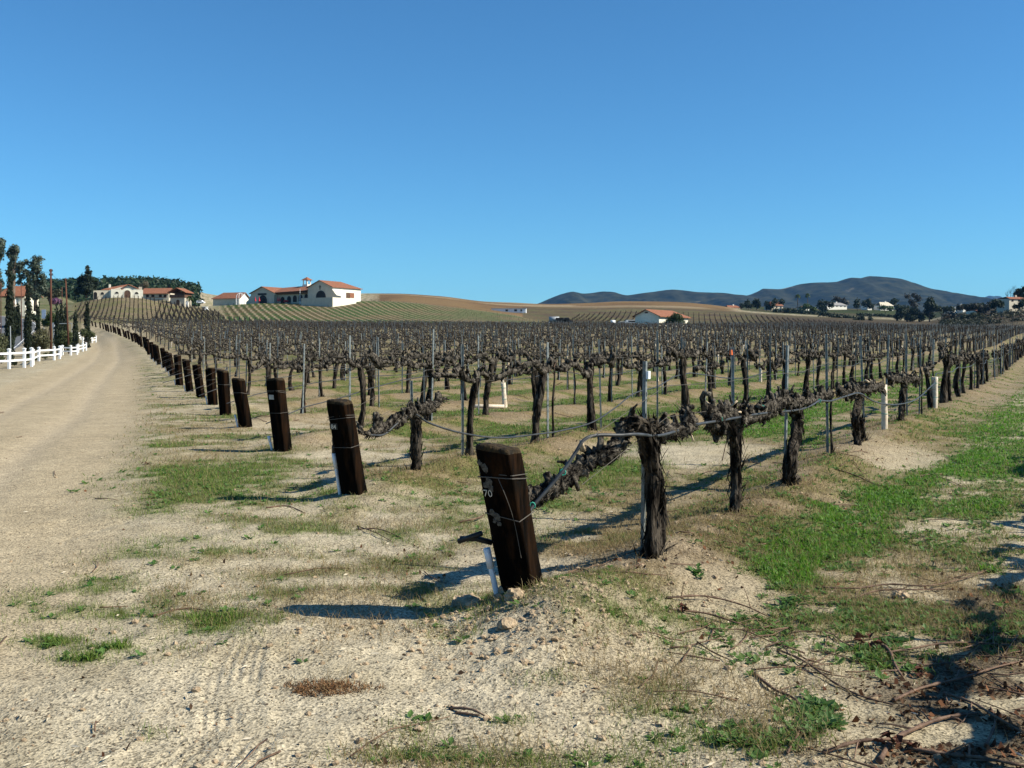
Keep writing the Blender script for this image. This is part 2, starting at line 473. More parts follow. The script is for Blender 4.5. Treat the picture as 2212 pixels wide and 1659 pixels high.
def px_of(X, Y):
    Yc = np.maximum(Y, 1.0)
    return CX + F * X / Yc, H0 + EYE * F / Yc

TRACKS = [  # tyre tracks pressed into the sand: (pixel start, pixel end, half width m, ribs)
    ((-60, 1495), (1000, 1660), 0.11, 5), ((530, 1395), (495, 1580), 0.12, 5), ((420, 1590), (280, 1720), 0.16, 6), ((560, 1590), (470, 1720), 0.10, 4),
    ((60, 1160), (215, 1120), 0.35, 6), ((300, 1440), (420, 1370), 0.2, 4)]
def g_of(px, py):
    Y = EYE * F / (py - H0)
    return np.array([(px - CX) / F * Y, Y])
def track_relief(X, Y):
    z = np.zeros_like(X)
    for a, b, hw, nr in TRACKS:
        A = g_of(*a); B = g_of(*b); t = (B - A); L = np.hypot(*t); t /= L
        s = (X - A[0]) * t[0] + (Y - A[1]) * t[1]
        q = -(X - A[0]) * t[1] + (Y - A[1]) * t[0] + 0.03 * np.sin(s * 3)
        m = sstep(-0.1, 0.15, s) * sstep(-0.1, 0.15, L - s) * sstep(hw * 1.15, hw * 0.9, np.abs(q))
        m = m * sstep(0.25, 0.5, fbm(X * 4, Y * 4, 91, 2))
        z += m * 0.32 * (-0.012 + 0.011 * np.cos(q / hw * math.pi * nr / 1.0))
        z += 0.006 * np.exp(-((np.abs(q) - hw * 1.25) / 0.03) ** 2) * sstep(-0.1, 0.15, s) * sstep(-0.1, 0.15, L - s)
    return z

def height(X, Y):
    X = np.asarray(X, float); Y = np.asarray(Y, float)
    z = macro(X, Y)
    w, r, d = row_coords(X, Y)
    s = U[0] * X + U[1] * Y
    near = sstep(210, 150, Y)
    m = sstep(-0.5, 0.6, r) * near
    m = np.where(d < 1.9, sstep(-0.9, 0.1, r), m) * near
    z = z + m * 0.15 * np.exp(-(w / 0.48) ** 2) * (0.55 + 0.9 * fbm(s * 0.9, d * 0.6, 5, 3))
    # the heap at the foot of the first post
    z = z + 0.07 * np.exp(-(((X - 0.15) / 0.5) ** 2 + ((Y - 5.72) / 0.35) ** 2))
    fade = sstep(60, 15, Y)
    rd = path_dist(X, Y, ROADP) if np.size(X) > 0 else 0
    onroad = sstep(0.4, -0.6, rd - road_w(Y)) * sstep(1.0, 6.0, Y)
    z = z - 0.05 * onroad * sstep(4, 12, Y)
    z = z - 0.035 * (np.exp(-((rd - 0.85) / 0.28) ** 2)) * sstep(5, 12, Y)
    rough = (1 - 0.6 * onroad) * fade
    z = z + rough * (0.075 * (fbm(X * 0.8, Y * 0.8, 11, 3) - 0.5) + 0.035 * (fbm(X * 3.5, Y * 3.5, 12, 3) - 0.5))
    nn = sstep(16, 7, Y)
    soilrough = np.exp(-(w / 0.8) ** 2) * sstep(-1.2, 0, r)
    z = z + nn * (1 - 0.6 * onroad) * (0.012 + 0.03 * soilrough) * (fbm(X * 14, Y * 14, 13, 3) - 0.5)
    if np.any(Y < 30):
        z = z + np.where(Y < 30, track_relief(X, Y), 0)
    return z
def hz(x, y):
    return float(height(np.array([x], float), np.array([y], float))[0])

# ---------------------------------------------------------------- what grows where (densities 0..1)
GREEN = [(430,1050,130,42,1.2),(560,1022,70,24,1),(340,965,40,18,.8),(170,1052,60,14,.6),(350,1110,90,14,.6),(190,1278,115,36,1.1),(60,1300,110,42,.9),(420,1200,170,26,.9),(300,1330,120,18,.6),(560,1290,110,16,.5),
 (110,1378,80,15,1.1),(240,1402,115,26,1.2),(180,1430,50,10,.9),(480,1352,100,30,1.0),(600,1350,30,10,.8),(330,1588,26,9,.8),(900,1568,55,20,.9),(880,1625,110,18,.5),(960,1085,240,30,.6),
 (760,1152,200,18,.4),(1300,1050,130,32,.9),(1000,935,130,16,.5),(880,950,60,12,.5),(1390,1530,90,36,.6),(1170,1490,60,18,.4),(1480,1390,60,24,.6),(1320,1370,60,20,.5),
 (1440,1340,60,22,.4),(1200,1645,200,20,.4),(1700,1240,70,34,2.0),(1770,1195,75,36,2.2),(1840,1145,75,36,2.2),(1920,1090,70,26,2.0),(1990,1050,60,16,1.0),(2070,1020,90,24,1.3),(2120,1106,60,18,1.3),(2120,890,100,70,1.2),
 (1700,1312,40,14,.9),(1890,1412,46,28,.8),(2010,1190,180,50,.3),(1850,1345,80,22,.6),(2140,1238,30,10,1),(1762,1545,50,34,.7),(2180,1282,50,10,.7),(690,1080,80,12,.4),(1120,1130,120,30,.45),
 (1180,1010,60,14,.4),(1620,1075,60,18,.35),(1560,975,40,12,.7),(1650,1600,60,30,.4),(1480,1600,120,30,.35),(640,1250,140,18,.3),(1100,1560,40,12,.3),(560,900,110,10,.5)]
DRY = [(900,1045,90,26,1.2),(1000,1000,70,34,.8),(1350,1150,120,40,.9),(1500,1170,110,34,.8),(1250,1200,100,40,.5),(760,1030,90,14,.9),(640,1245,200,44,.55),(705,1494,70,10,1.6),
 (1600,1005,100,26,.7),(1100,880,170,26,.9),(860,935,200,14,.6),(520,870,60,20,.5),(480,930,140,24,.5),(1470,1270,120,40,.35),(1650,1110,70,40,.5),(1900,1180,90,30,.4),(1720,1290,180,26,.45),
 (2040,1250,200,60,.5),(1980,1340,200,60,.45),(1400,1480,180,60,.4),(1700,1560,140,80,.45),(980,1640,300,40,.3),(2000,960,120,30,.8),(260,1225,140,14,.4),(380,1290,160,26,.35),(1830,1030,60,20,.4)]
LITTER = [(2080,1560,170,110,.8),(2180,1330,90,70,.9),(2130,1420,150,90,1.1),(2160,1560,150,90,1.2),(2000,1600,140,60,.9),(1900,1500,90,40,.4),(2100,1300,140,40,.5),(1500,1210,160,40,.5),(1650,1120,90,50,.5),(1320,1250,110,30,.4),(1080,1190,160,26,.3),(930,1230,160,36,.35)]
SANDY = [(1500,1000,110,30,1),(1930,1005,140,32,1.1),(1600,985,120,20,.7),(1850,960,60,20,.5),(1310,985,140,18,.6),(1800,1400,120,50,.5),(1560,1400,140,60,.5)]
def blobs(X, Y, L):
    px, py = px_of(X, Y)
    s = np.zeros_like(px)
    for cx, cy, rx, ry, a in L:
        s += a * np.exp(-(((px - cx) / rx) ** 2 + ((py - cy) / ry) ** 2))
    return s
def densities(X, Y):
    w, r, d = row_coords(X, Y)
    infield = sstep(0.2, 3.0, r)
    n1 = fbm(X * 0.9, Y * 0.9, 21, 4); n2 = fbm(X * 3.2, Y * 3.2, 22, 3); n3 = fbm(X * 0.35, Y * 0.35, 23, 3)
    far = sstep(9.0, 15.0, Y)
    sand = blobs(X, Y, SANDY)
    strip = sstep(0.55, 1.0, w)
    inner = infield * (d > 1.9) * strip * sstep(1.0, 6.0, r) * (0.85 + 0.9 * sstep(0.36, 0.52, n1 * 0.6 + n3 * 0.4)) * sstep(110, 60, Y)
    lane = sstep(0.95, 1.35, -d) * sstep(2.6, 2.2, -d) * sstep(10.0, 14.0, Y) * 1.1
    first = (d > 0.5) * (d < 2.9) * sstep(4, 9, r) * 0.9 * sstep(0.42, 0.55, n1)
    g = 1.4 * blobs(X, Y, GREEN) * sstep(30, 14, Y) + inner + lane + first
    edge = np.exp(-((r + 1.2) / 1.1) ** 2) * sstep(8, 14, Y) * 0.55
    g = g + edge * sstep(0.5, 0.6, n1)
    st2 = fbm(X * 2.0, Y * 3.4, 27, 4, .62)
    g = np.clip(g * np.maximum(0.25 + 0.75 * sstep(0.40, 0.58, st2), 0.9 * sstep(1.0, 1.6, g) * sstep(.3, .42, st2)) * sstep(0.30, 0.62, n1 * 0.5 + n2 * 0.5 + 0.08) * (1 - np.clip(sand, 0, 1)), 0, 1.2)
    rowdry = np.exp(-(w / 0.75) ** 2) * sstep(0.5, 2.0, r) * 0.75 * sstep(0.35, 0.6, n1) * sstep(60, 25, Y)
    dr = blobs(X, Y, DRY) * sstep(30, 14, Y) + rowdry + edge * 0.8
    dr = np.clip(dr * sstep(0.28, 0.6, n2 * 0.6 + n1 * 0.4) * (1 - 0.8 * np.clip(sand, 0, 1)), 0, 1.2)
    # thin olive and straw cover over the headland and between the rows
    px, py = px_of(X, Y)
    cover = sstep(250, 420, px) * sstep(1480, 1250, py) * sstep(3.2, 4.6, Y)
    streak = fbm(X * 0.55 + Y * 0.2, Y * 1.5, 24, 4)
    patch = sstep(0.42, 0.60, streak * 0.6 + n2 * 0.4)
    cover = cover * patch * (1 - np.clip(sand * 1.3, 0, 1))
    fieldc = sstep(0.0, 2.0, r) * (d > 0.3) * sstep(60, 35, Y)
    g = g + cover * (0.62 + 0.2 * fieldc) * sstep(0.33, 0.55, n1)
    dr = dr + cover * (0.45 + 0.35 * fieldc)
    rd = path_dist(X, Y, ROADP)
    clear = sstep(-0.7, 0.3, rd - road_w(Y) - 0.5 * (n1 - 0.5)) * 1.0
    clear = np.where(Y < 5, 1.0, clear)
    li = np.clip(blobs(X, Y, LITTER) * sstep(0.3, 0.55, n2), 0, 1.2)
    return np.clip(g * clear, 0, 1.2), np.clip(dr * clear, 0, 1.2), li

# ---------------------------------------------------------------- ground sheet, roads cut out of it
tt = np.concatenate([np.linspace(-1.6, -0.64, 50, endpoint=False), np.linspace(-0.64, 0.62, 640, endpoint=False), np.linspace(0.62, 1.6, 50)])
ya = 2.2 * 1.0062 ** np.arange(0, 470)
yb = ya[-1] * 1.0135 ** np.arange(1, 300)
yy = np.concatenate([ya, yb[yb < 185], np.arange(185, 345, .62), yb[(yb > 346) & (yb < 1500)]])
TT, YY = np.meshgrid(tt, yy)
XX = TT * np.maximum(YY, 0.1)
ZZ = height(XX, YY)
gD, dD, lD = densities(XX, YY)
wR, rR, dR = row_coords(XX, YY)
roadD = path_dist(XX, YY, ROADP)
asphD = path_dist(XX, YY, ASPH)
n1 = fbm(XX * 0.5, YY * 0.5, 31, 4); n2 = fbm(XX * 2.5, YY * 2.5, 32, 4); n3 = fbm(XX * 9, YY * 9, 33, 3)
def C(*v): return np.array(v, float)
def mix(a, b, f): return a * (1 - f[..., None]) + b * f[..., None]
base = mix(C(.41, .345, .225), C(.515, .445, .315), sstep(0.3, 0.7, n1 * .6 + n2 * .4))
base = base * (0.86 + 0.28 * n3[..., None])
rw = road_w(YY)
onr = sstep(0.35, -0.35, roadD - rw - 0.9 * (n1 - 0.5)) * sstep(1.5, 6, YY)
base = mix(base, C(.465, .378, .245) * (0.85 + 0.3 * n2[..., None]), 0.85 * onr)
base = mix(base, C(.52, .43, .30), 0.5 * np.exp(-((roadD - 0.85) / 0.3) ** 2) * onr)
soil = np.exp(-(wR / 0.62) ** 2) * sstep(-0.6, 0.6, rR) * sstep(230, 160, YY)
soil = np.where(dR < 1.9, soil * 0.75, soil)
inf = sstep(0.5, 3.0, rR) * sstep(240, 190, YY) * (dR > -1.2)
base = mix(base, C(.225, .172, .098) * (0.75 + 0.5 * n2[..., None]), 0.68 * inf * sstep(0.7, 0.4, blobs(XX, YY, SANDY)))
base = mix(base, C(.215, .155, .092) * (0.75 + 0.5 * n2[..., None]), 0.85 * soil * sstep(0.25, 0.6, n1 * .5 + n2 * .5))
base = mix(base, C(.25, .185, .085) * (0.7 + 0.6 * n3[..., None]), np.clip(dD, 0, 1) * 0.72)
base = mix(base, C(.085, .125, .026) * (0.65 + 0.7 * n3[..., None]), np.clip(gD, 0, 1) * 0.85)
base = mix(base, C(.105, .076, .048) * (0.6 + 0.8 * n3[..., None]), np.clip(lD, 0, 1) * 0.88)
verge = sstep(0.6, 2.5, roadD - rw) * (rR < -2) * sstep(14, 24, YY) * sstep(0.36, 0.6, n1 * .5 + n2 * .5)
base = mix(base, C(.20, .16, .09), 0.65 * verge)
# further slopes
pc, _ = px_of(XX, YY)
zz_row = H0 + (EYE - ZZ) * F / np.maximum(YY, 1)
leftbank = sstep(108, 120, YY) * (pc < 175) * 1.0
base = mix(base, C(.17, .15, .075), leftbank * 0.75)
base = mix(base, C(.10, .14, .04), leftbank * sstep(0.45, 0.6, n1) * 0.8 * sstep(180, 200, YY))
knoll = sstep(178, 192, YY) * sstep(470, 440, pc) * (pc > 160) * sstep(320, 300, YY)
base = mix(base, C(.215, .165, .092) * (0.75 + 0.5 * n2[..., None]), knoll * 0.85)
base = mix(base, C(.17, .17, .065), knoll * sstep(0.46, 0.6, fbm(XX * 0.25, YY * 0.25, 41, 3)) * 0.7)
HD = np.array([0.30, -0.954]); HN = np.array([0.954, 0.30])     # rows of the hillside below the winery
HP = 2.05
edge_y = np.interp(pc, [430, 480, 1180, 1240], [232, 212, 212, 205])
crest_y = np.interp(pc, [430, 480, 790, 860, 950, 1050, 1110, 1180, 1230], [300, 380, 338, 334, 332, 330, 318, 290, 230])
ghill = sstep(-4, 4, YY - edge_y) * sstep(5, -3, YY - crest_y) * sstep(440, 500, pc) * sstep(1235, 1170, pc)
q = (XX * HN[0] + YY * HN[1]) / HP
st = np.abs(q - np.floor(q) - 0.5) * 2
base = mix(base, mix(C(.048, .088, .018), C(.105, .090, .036), sstep(0.42, 0.62, fbm(XX * 0.09, YY * 0.09, 42, 4))) * (0.75 + 0.5 * n2[..., None]), ghill)
base = mix(base, C(.40, .31, .20), ghill * sstep(0.60, 0.86, st) * (0.55 + 0.6 * n2))
plat = sstep(-3, 3, YY - crest_y) * sstep(450, 520, pc) * sstep(840, 800, pc) * sstep(420, 400, YY)
base = mix(base, C(.15, .15, .06), plat * 0.8)
gold = sstep(0, 6, YY - crest_y) * sstep(780, 850, pc) * sstep(1620, 1560, pc) * sstep(330, 400, YY)
gold = np.maximum(gold, sstep(0, 6, YY - crest_y) * (pc > 820) * (pc < 1240) * sstep(300, 330, YY))
base = mix(base, mix(C(.225, .145, .066), C(.175, .108, .05), sstep(0.4, 0.62, fbm(XX * 0.03, YY * 0.06, 43, 4))), gold)
base = mix(base, C(.40, .31, .19), gold * (sstep(0.62, 0.70, fbm(XX * 0.012 + 3, YY * 0.05, 44, 3))) * 0.8 * (YY > 520))
bvine = sstep(212, 225, YY) * (pc > 1130) * sstep(2060, 2010, pc) * sstep(560, 500, YY) * (1 - ghill)
base = mix(base, mix(C(.105, .075, .045), C(.145, .115, .057), sstep(0.42, 0.6, fbm(XX * 0.06, YY * 0.1, 45, 4))) * (0.7 + 0.6 * n2[..., None]), bvine)
base = mix(base, C(.13, .13, .05), bvine * sstep(0.5, 0.62, fbm(XX * 0.2, YY * 0.08, 46, 3)) * 0.55)
rgreen = (pc > 1600) * sstep(540, 600, YY)
base = mix(base, mix(C(.048, .062, .02), C(.085, .075, .036), sstep(0.45, 0.6, fbm(XX * 0.03, YY * 0.03, 47, 4))), rgreen * 1.0)
rhill = sstep(2030, 2070, pc) * sstep(322, 345, YY)
base = mix(base, mix(C(.040, .058, .018), C(.06, .045, .028), sstep(0.42, 0.58, fbm(XX * 0.08, YY * 0.05, 48, 4))), rhill)
dark = sstep(185, 205, YY) * sstep(560, 470, YY) * sstep(1560, 1720, pc)
base = mix(base, C(.075, .055, .034) * (0.6 + 0.8 * n2[..., None]), dark * 0.75)
grove = sstep(395, 420, YY) * sstep(440, 400, pc)
base = mix(base, C(.05, .06, .025), grove)
asw = sstep(0.25, -0.25, asphD - 3.1)
shoulder = sstep(4.6, 3.4, asphD)
base = mix(base, C(.42, .36, .27), shoulder * 0.8)

# faces sorted by what they are
ny, nx = TT.shape
ii = np.arange(ny - 1)[:, None]; jj = np.arange(nx - 1)[None, :]
quads = np.stack([ii * nx + jj, ii * nx + jj + 1, (ii + 1) * nx + jj + 1, (ii + 1) * nx + jj], -1).reshape(-1, 4)
fc = lambda A: (A[:-1, :-1] + A[1:, 1:]).ravel() / 2
isroad = (fc(onr) > 0.5)
isasph = (fc(asphD) < 3.1) & ~isroad
Vall = np.stack([XX, YY, ZZ], -1).reshape(-1, 3)
Call = np.clip(base, 0.01, 0.9).reshape(-1, 3)

def ground_mat():
    m, nt, b = new_mat('sandy_ground', 0.95, 0.08)
    a = nt.nodes.new('ShaderNodeVertexColor'); a.layer_name = 'col'
    tc = nt.nodes.new('ShaderNodeTexCoord')
    def noise(scale, detail=4):
        n = nt.nodes.new('ShaderNodeTexNoise'); n.inputs['Scale'].default_value = scale; n.inputs['Detail'].default_value = detail
        nt.links.new(tc.outputs['Object'], n.inputs['Vector']); return n
    def ramp(src, p0, v0, p1, v1):
        r = nt.nodes.new('ShaderNodeMapRange'); r.inputs['From Min'].default_value = p0; r.inputs['From Max'].default_value = p1
        r.inputs['To Min'].default_value = v0; r.inputs['To Max'].default_value = v1
        nt.links.new(src, r.inputs['Value']); return r.outputs['Result']
    fine = ramp(noise(55, 5).outputs['Fac'], 0.3, 0.70, 0.80, 1.16)
    mid = ramp(noise(7, 5).outputs['Fac'], 0.3, 0.86, 0.7, 1.12)
    v = nt.nodes.new('ShaderNodeTexVoronoi'); v.inputs['Scale'].default_value = 95
    nt.links.new(tc.outputs['Object'], v.inputs['Vector'])
    sp = nt.nodes.new('ShaderNodeSeparateColor'); nt.links.new(v.outputs['Color'], sp.inputs['Color'])
    grit = ramp(sp.outputs['Red'], 0.0, 0.28, 0.50, 1.0)
    grit2 = ramp(sp.outputs['Green'], 0.9, 1.0, 1.0, 1.2)
    def mul(x, y):
        k = nt.nodes.new('ShaderNodeMath'); k.operation = 'MULTIPLY'; nt.links.new(x, k.inputs[0]); nt.links.new(y, k.inputs[1]); return k.outputs[0]
    f = mul(mul(mul(fine, mid), grit), grit2)
    vm = nt.nodes.new('ShaderNodeVectorMath'); vm.operation = 'SCALE'
    nt.links.new(a.outputs['Color'], vm.inputs[0]); nt.links.new(f, vm.inputs['Scale'])
    nt.links.new(vm.outputs['Vector'], b.inputs['Base Color'])
    bp = nt.nodes.new('ShaderNodeBump'); bp.inputs['Strength'].default_value = 0.8; bp.inputs['Distance'].default_value = 0.013
    nb = noise(38, 6)
    nt.links.new(nb.outputs['Fac'], bp.inputs['Height'])
    bp2 = nt.nodes.new('ShaderNodeBump'); bp2.inputs['Strength'].default_value = 0.35; bp2.inputs['Distance'].default_value = 0.008
    nt.links.new(v.outputs['Distance'], bp2.inputs['Height'])
    nt.links.new(bp.outputs['Normal'], bp2.inputs['Normal'])
    nt.links.new(bp2.outputs['Normal'], b.inputs['Normal'])
    return m
M['ground'] = ground_mat()
M['asphalt'] = noise_mat('asphalt', (0.085, 0.09, 0.095), (0.125, 0.13, 0.135), scale=3, rough=0.9, spec=0.2)

def sub_sheet(name, mask, mat):
    f = quads[mask]
    u, inv = np.unique(f, return_inverse=True)
    me = np_mesh(name, Vall[u], inv.reshape(-1, 4), smooth=True)
    set_col(me, Call[u])
    return tag(link(name, me, mat), kind='structure')
sub_sheet('ground', ~isroad & ~isasph, M['ground'])
sub_sheet('dirt_road', isroad, M['ground'])
sub_sheet('asphalt_road', isasph, M['asphalt'])
# the land behind the camera and below the horizon
me = np_mesh('valley_floor', [(-6500, -6500, -0.6), (6500, -6500, -0.6), (6500, 6500, -0.6), (-6500, 6500, -0.6)], np.array([[0, 1, 2, 3]]))
set_col(me, np.tile(C(.30, .24, .15), (4, 1)))
tag(link('valley_floor', me, M['ground']), kind='structure')
yb_ = np.array([-60, -30, -14, -7, -3, 0, 1.2, 2.22]); xb_ = np.linspace(-60, 60, 80)
Xb, Yb = np.meshgrid(xb_, yb_)
Zb = np.where(Yb > 2, height(Xb, np.full_like(Yb, 2.2)) - 0.01, 0.0) - 0.02
me = np_mesh('near_ground', np.stack([Xb, Yb, Zb], -1).reshape(-1, 3), np.stack([np.arange(7)[:, None] * 80 + np.arange(79)[None], np.arange(7)[:, None] * 80 + np.arange(79)[None] + 1, np.arange(1, 8)[:, None] * 80 + np.arange(79)[None] + 1, np.arange(1, 8)[:, None] * 80 + np.arange(79)[None]], -1).reshape(-1, 4), True)
set_col(me, np.tile(C(.43, .34, .23), (640, 1)))
tag(link('near_ground', me, M['ground']), kind='structure')
# white edge line on the asphalt
me_l = []
for sgn in (-1, 1):
    T = np.gradient(ASPH, axis=0); T /= np.linalg.norm(T, axis=1, keepdims=True); Nn = np.stack([-T[:, 1], T[:, 0]], 1) * sgn
    a = ASPH + Nn * 2.70; b = ASPH + Nn * 2.80
    za = height(a[:, 0], a[:, 1]) + 0.03; zb = height(b[:, 0], b[:, 1]) + 0.03
    n = len(a)
    V = np.concatenate([np.c_[a, za], np.c_[b, zb]])
    i = np.arange(n - 1)
    me_l.append((V, np.stack([i, i + 1, n + i + 1, n + i], -1)))
V = np.concatenate([me_l[0][0], me_l[1][0]]); Fq = np.concatenate([me_l[0][1], me_l[1][1] + len(me_l[0][0])])
tag(link('road_marking', np_mesh('road_marking', V, Fq), M['white_paint']), kind='structure')

# ---------------------------------------------------------------- mountains
def mountain(name, prof, dist, depth, mat, foot=-5.0, seed=3, rough=1.0):
    px = np.array([p[0] for p in prof], float); py = np.array([p[1] for p in prof], float)
    nx_, ny_ = 420, 46
    c = np.linspace(px[0], px[-1], nx_)
    top = EYE + (H0 - _pchip(px, py, c)) * dist / F
    v = np.linspace(-1, 1, ny_)
    Cc, Vv = np.meshgrid(c, v)
    Yd = dist + Vv * depth
    Xd = (Cc - CX) / F * dist
    sh = np.where(Vv <= 0, 1 - np.abs(Vv) ** 1.15, 1 - np.abs(Vv) ** 1.5)
    g = np.abs(fbm(Xd * 0.0035 + Vv * 0.6, Vv * 0.9, seed, 4) - 0.5) * 2
    g2 = fbm(Xd * 0.012, Vv * 4, seed + 5, 4) - 0.5
    Zd = foot + (top[None] - foot) * sh
    Zd = Zd - rough * (g * 290 * sh * (1 - sh) * 2.6) + rough * g2 * 16 * (1 - sh) * sh * 4
    Yd = Yd + rough * (g2 * 120)
    i = np.arange(ny_ - 1)[:, None]; j = np.arange(nx_ - 1)[None]
    q_ = np.stack([i * nx_ + j, i * nx_ + j + 1, (i + 1) * nx_ + j + 1, (i + 1) * nx_ + j], -1).reshape(-1, 4)
    return tag(link(name, np_mesh(name, np.stack([Xd, Yd, Zd], -1).reshape(-1, 3), q_, True), mat), kind='structure')
M['scrub'] = noise_mat('chaparral', (0.006, 0.010, 0.006), (0.046, 0.046, 0.027), scale=0.02, rough=1.0, spec=0.0, detail=12, c3=(0.24, 0.20, 0.14), s3=0.008)
M['scrub'].node_tree.nodes['Color Ramp.001'].color_ramp.elements[0].position = 0.665
M['scrub'].node_tree.nodes['Color Ramp.001'].color_ramp.elements[1].position = 0.74
mountain('mountain_range', [(1030, 665), (1120, 662), (1160, 655), (1190, 643), (1215, 634), (1237, 629), (1260, 632.5), (1309, 627.5), (1357, 635.6), (1411, 629), (1461, 623.5), (1511, 630), (1565, 632.7),
    (1616, 636.6), (1640, 628), (1656, 621), (1687, 622.5), (1706, 619), (1740, 611), (1778, 607.6), (1810, 607), (1845, 598), (1860, 599), (1892, 593), (1923, 595), (1974, 606.6), (2013, 624), (2068, 635), (2112, 644), (2141, 649), (2230, 660), (2400, 690)], 3900, 1500, M['scrub'])
mountain('distant_peak', [(2060, 700), (2100, 665), (2127, 645), (2141, 638), (2148, 639.5), (2155, 638.6), (2172, 647), (2240, 662), (2320, 700)], 8500, 900, M['scrub'], rough=0.5)
# ---------------------------------------------------------------- end posts
_U = ['first', 'second', 'third', 'fourth', 'fifth', 'sixth', 'seventh', 'eighth', 'ninth']
ORD = ['first', 'second', 'third', 'fourth', 'fifth', 'sixth', 'seventh', 'eighth', 'ninth', 'tenth', 'eleventh', 'twelfth', 'thirteenth', 'fourteenth', 'fifteenth', 'sixteenth', 'seventeenth', 'eighteenth', 'nineteenth', 'twentieth',
       'twenty-first', 'twenty-second', 'twenty-third', 'twenty-fourth', 'twenty-fifth', 'twenty-sixth', 'twenty-seventh', 'twenty-eighth', 'twenty-ninth', 'thirtieth'] + ['thirty-' + u for u in _U] + ['fortieth'] + ['forty-' + u for u in _U] + ['fiftieth'] + ['fifty-' + u for u in _U]
def rounded_tie(w, t, h, bury, rng, nz=26, nb=7):
    """a weathered railway tie: rounded rectangle section, dented edges, split faces; z=0 at the ground"""
    sec = []
    cr = 0.028
    corners = [(w / 2 - cr, t / 2 - cr, 0), (-w / 2 + cr, t / 2 - cr, 90), (-w / 2 + cr, -t / 2 + cr, 180), (w / 2 - cr, -t / 2 + cr, 270)]
    for i, (cx, cy, a0) in enumerate(corners):
        for k in range(4):
            a = R(a0 + 30 * k)
            sec.append((cx + cr * math.cos(a), cy + cr * math.sin(a)))
        nx_, ny_, na = corners[(i + 1) % 4]
        p = sec[-1]; q_ = (nx_ + cr * math.cos(R(na)), ny_ + cr * math.sin(R(na)))
        for k in range(1, nb):
            sec.append((p[0] + (q_[0] - p[0]) * k / nb, p[1] + (q_[1] - p[1]) * k / nb))
    S = np.array(sec); n = len(S)
    zs = np.concatenate([np.linspace(-bury, h - 0.055, nz), [h - 0.03, h - .012, h, h + 0.006, h + 0.003]])
    sc = np.concatenate([np.ones(nz), [0.985, 0.95, 0.86, 0.55, 0.15]])
    ph = rng.random() * 50
    ang = np.arange(n)
    slx, sly = rng.normal() * .09, rng.normal() * .08
    V = []
    for z, s in zip(zs, sc):
        groove = 0.007 * (fbm(np.cos(2 * np.pi * ang / n) * 9 + ph, np.sin(2 * np.pi * ang / n) * 9 + z * 0.8, 61, 3) - 0.5) * 2
        dent = 0.017 * (fbm(np.cos(2 * np.pi * ang / n) * 2 + ph, np.sin(2 * np.pi * ang / n) * 2 + z * 4, 62, 3) - 0.55)
        rr = np.linalg.norm(S, axis=1, keepdims=True)
        P = S * s + S / rr * (groove + dent)[:, None]
        zz_ = 0.02 * (fbm(P[:, 0] * 18 + ph, P[:, 1] * 18, 63, 3) - 0.5) if z > h - 0.02 else 0 * P[:, 0]
        V.append(np.c_[P, np.full(n, z) + zz_ + (slx * P[:, 0] + sly * P[:, 1]) * np.clip((z - h * .6) / (h * .4), 0, 1.1)])
    V = np.concatenate(V)
    m = len(zs)
    i = np.arange(m - 1)[:, None]; j = np.arange(n)[None]
    F_ = np.stack([i * n + j, i * n + (j + 1) % n, (i + 1) * n + (j + 1) % n, (i + 1) * n + j], -1).reshape(-1, 4)
    cap = [tuple((m - 1) * n + k for k in range(n))]
    return V, F_, np.array(cap), nz * n

def ring_wire(w, t, z, r=0.0035, wob=0.01, rng=None):
    pts = []
    for i, (sx, sy) in enumerate([(1, 1), (-1, 1), (-1, -1), (1, -1), (1, 1)]):
        pts.append((sx * (w / 2 + 0.004), sy * (t / 2 + 0.004), z + (rng.random() - 0.5) * wob))
    return pts

POSTS = [  # foot (frame px), height, lean back along the row, sideways, width, thickness, number
    (1130, 1300, 0.86, 0.27, 0.02, 0.215, 0.17, '70'), (766, 1063, 0.93, 0.19, 0.05, 0.22, 0.17, '84'), (611, 964, 0.99, 0.12, 0.03, 0.22, 0.17, '81'), (531, 915, 0.86, 0.16, 0.03, 0.20, 0.16, None), (487, 890, 0.97, 0.05, 0.03, 0.215, 0.17, None),
    (460, 868, 0.94, 0.08, 0.02, 0.22, 0.17, None), (434, 853, 0.96, 0.13, 0.05, 0.215, 0.17, None), (410, 840, 1.05, 0.14, 0.04, 0.21, 0.17, None), (388, 828, 1.12, 0.08, 0.04, 0.24, 0.18, None)]
post_xy = []
for (px, py, *_) in POSTS:
    post_xy.append(ground_at(px, py))
for k in range(10, 56):
    p = row_post(k)
    if p[1] > 182: break
    post_xy.append(p + np.array([0.25 * (random.random() - .5), 0.3 * (random.random() - .5)]) + U * 0.3)

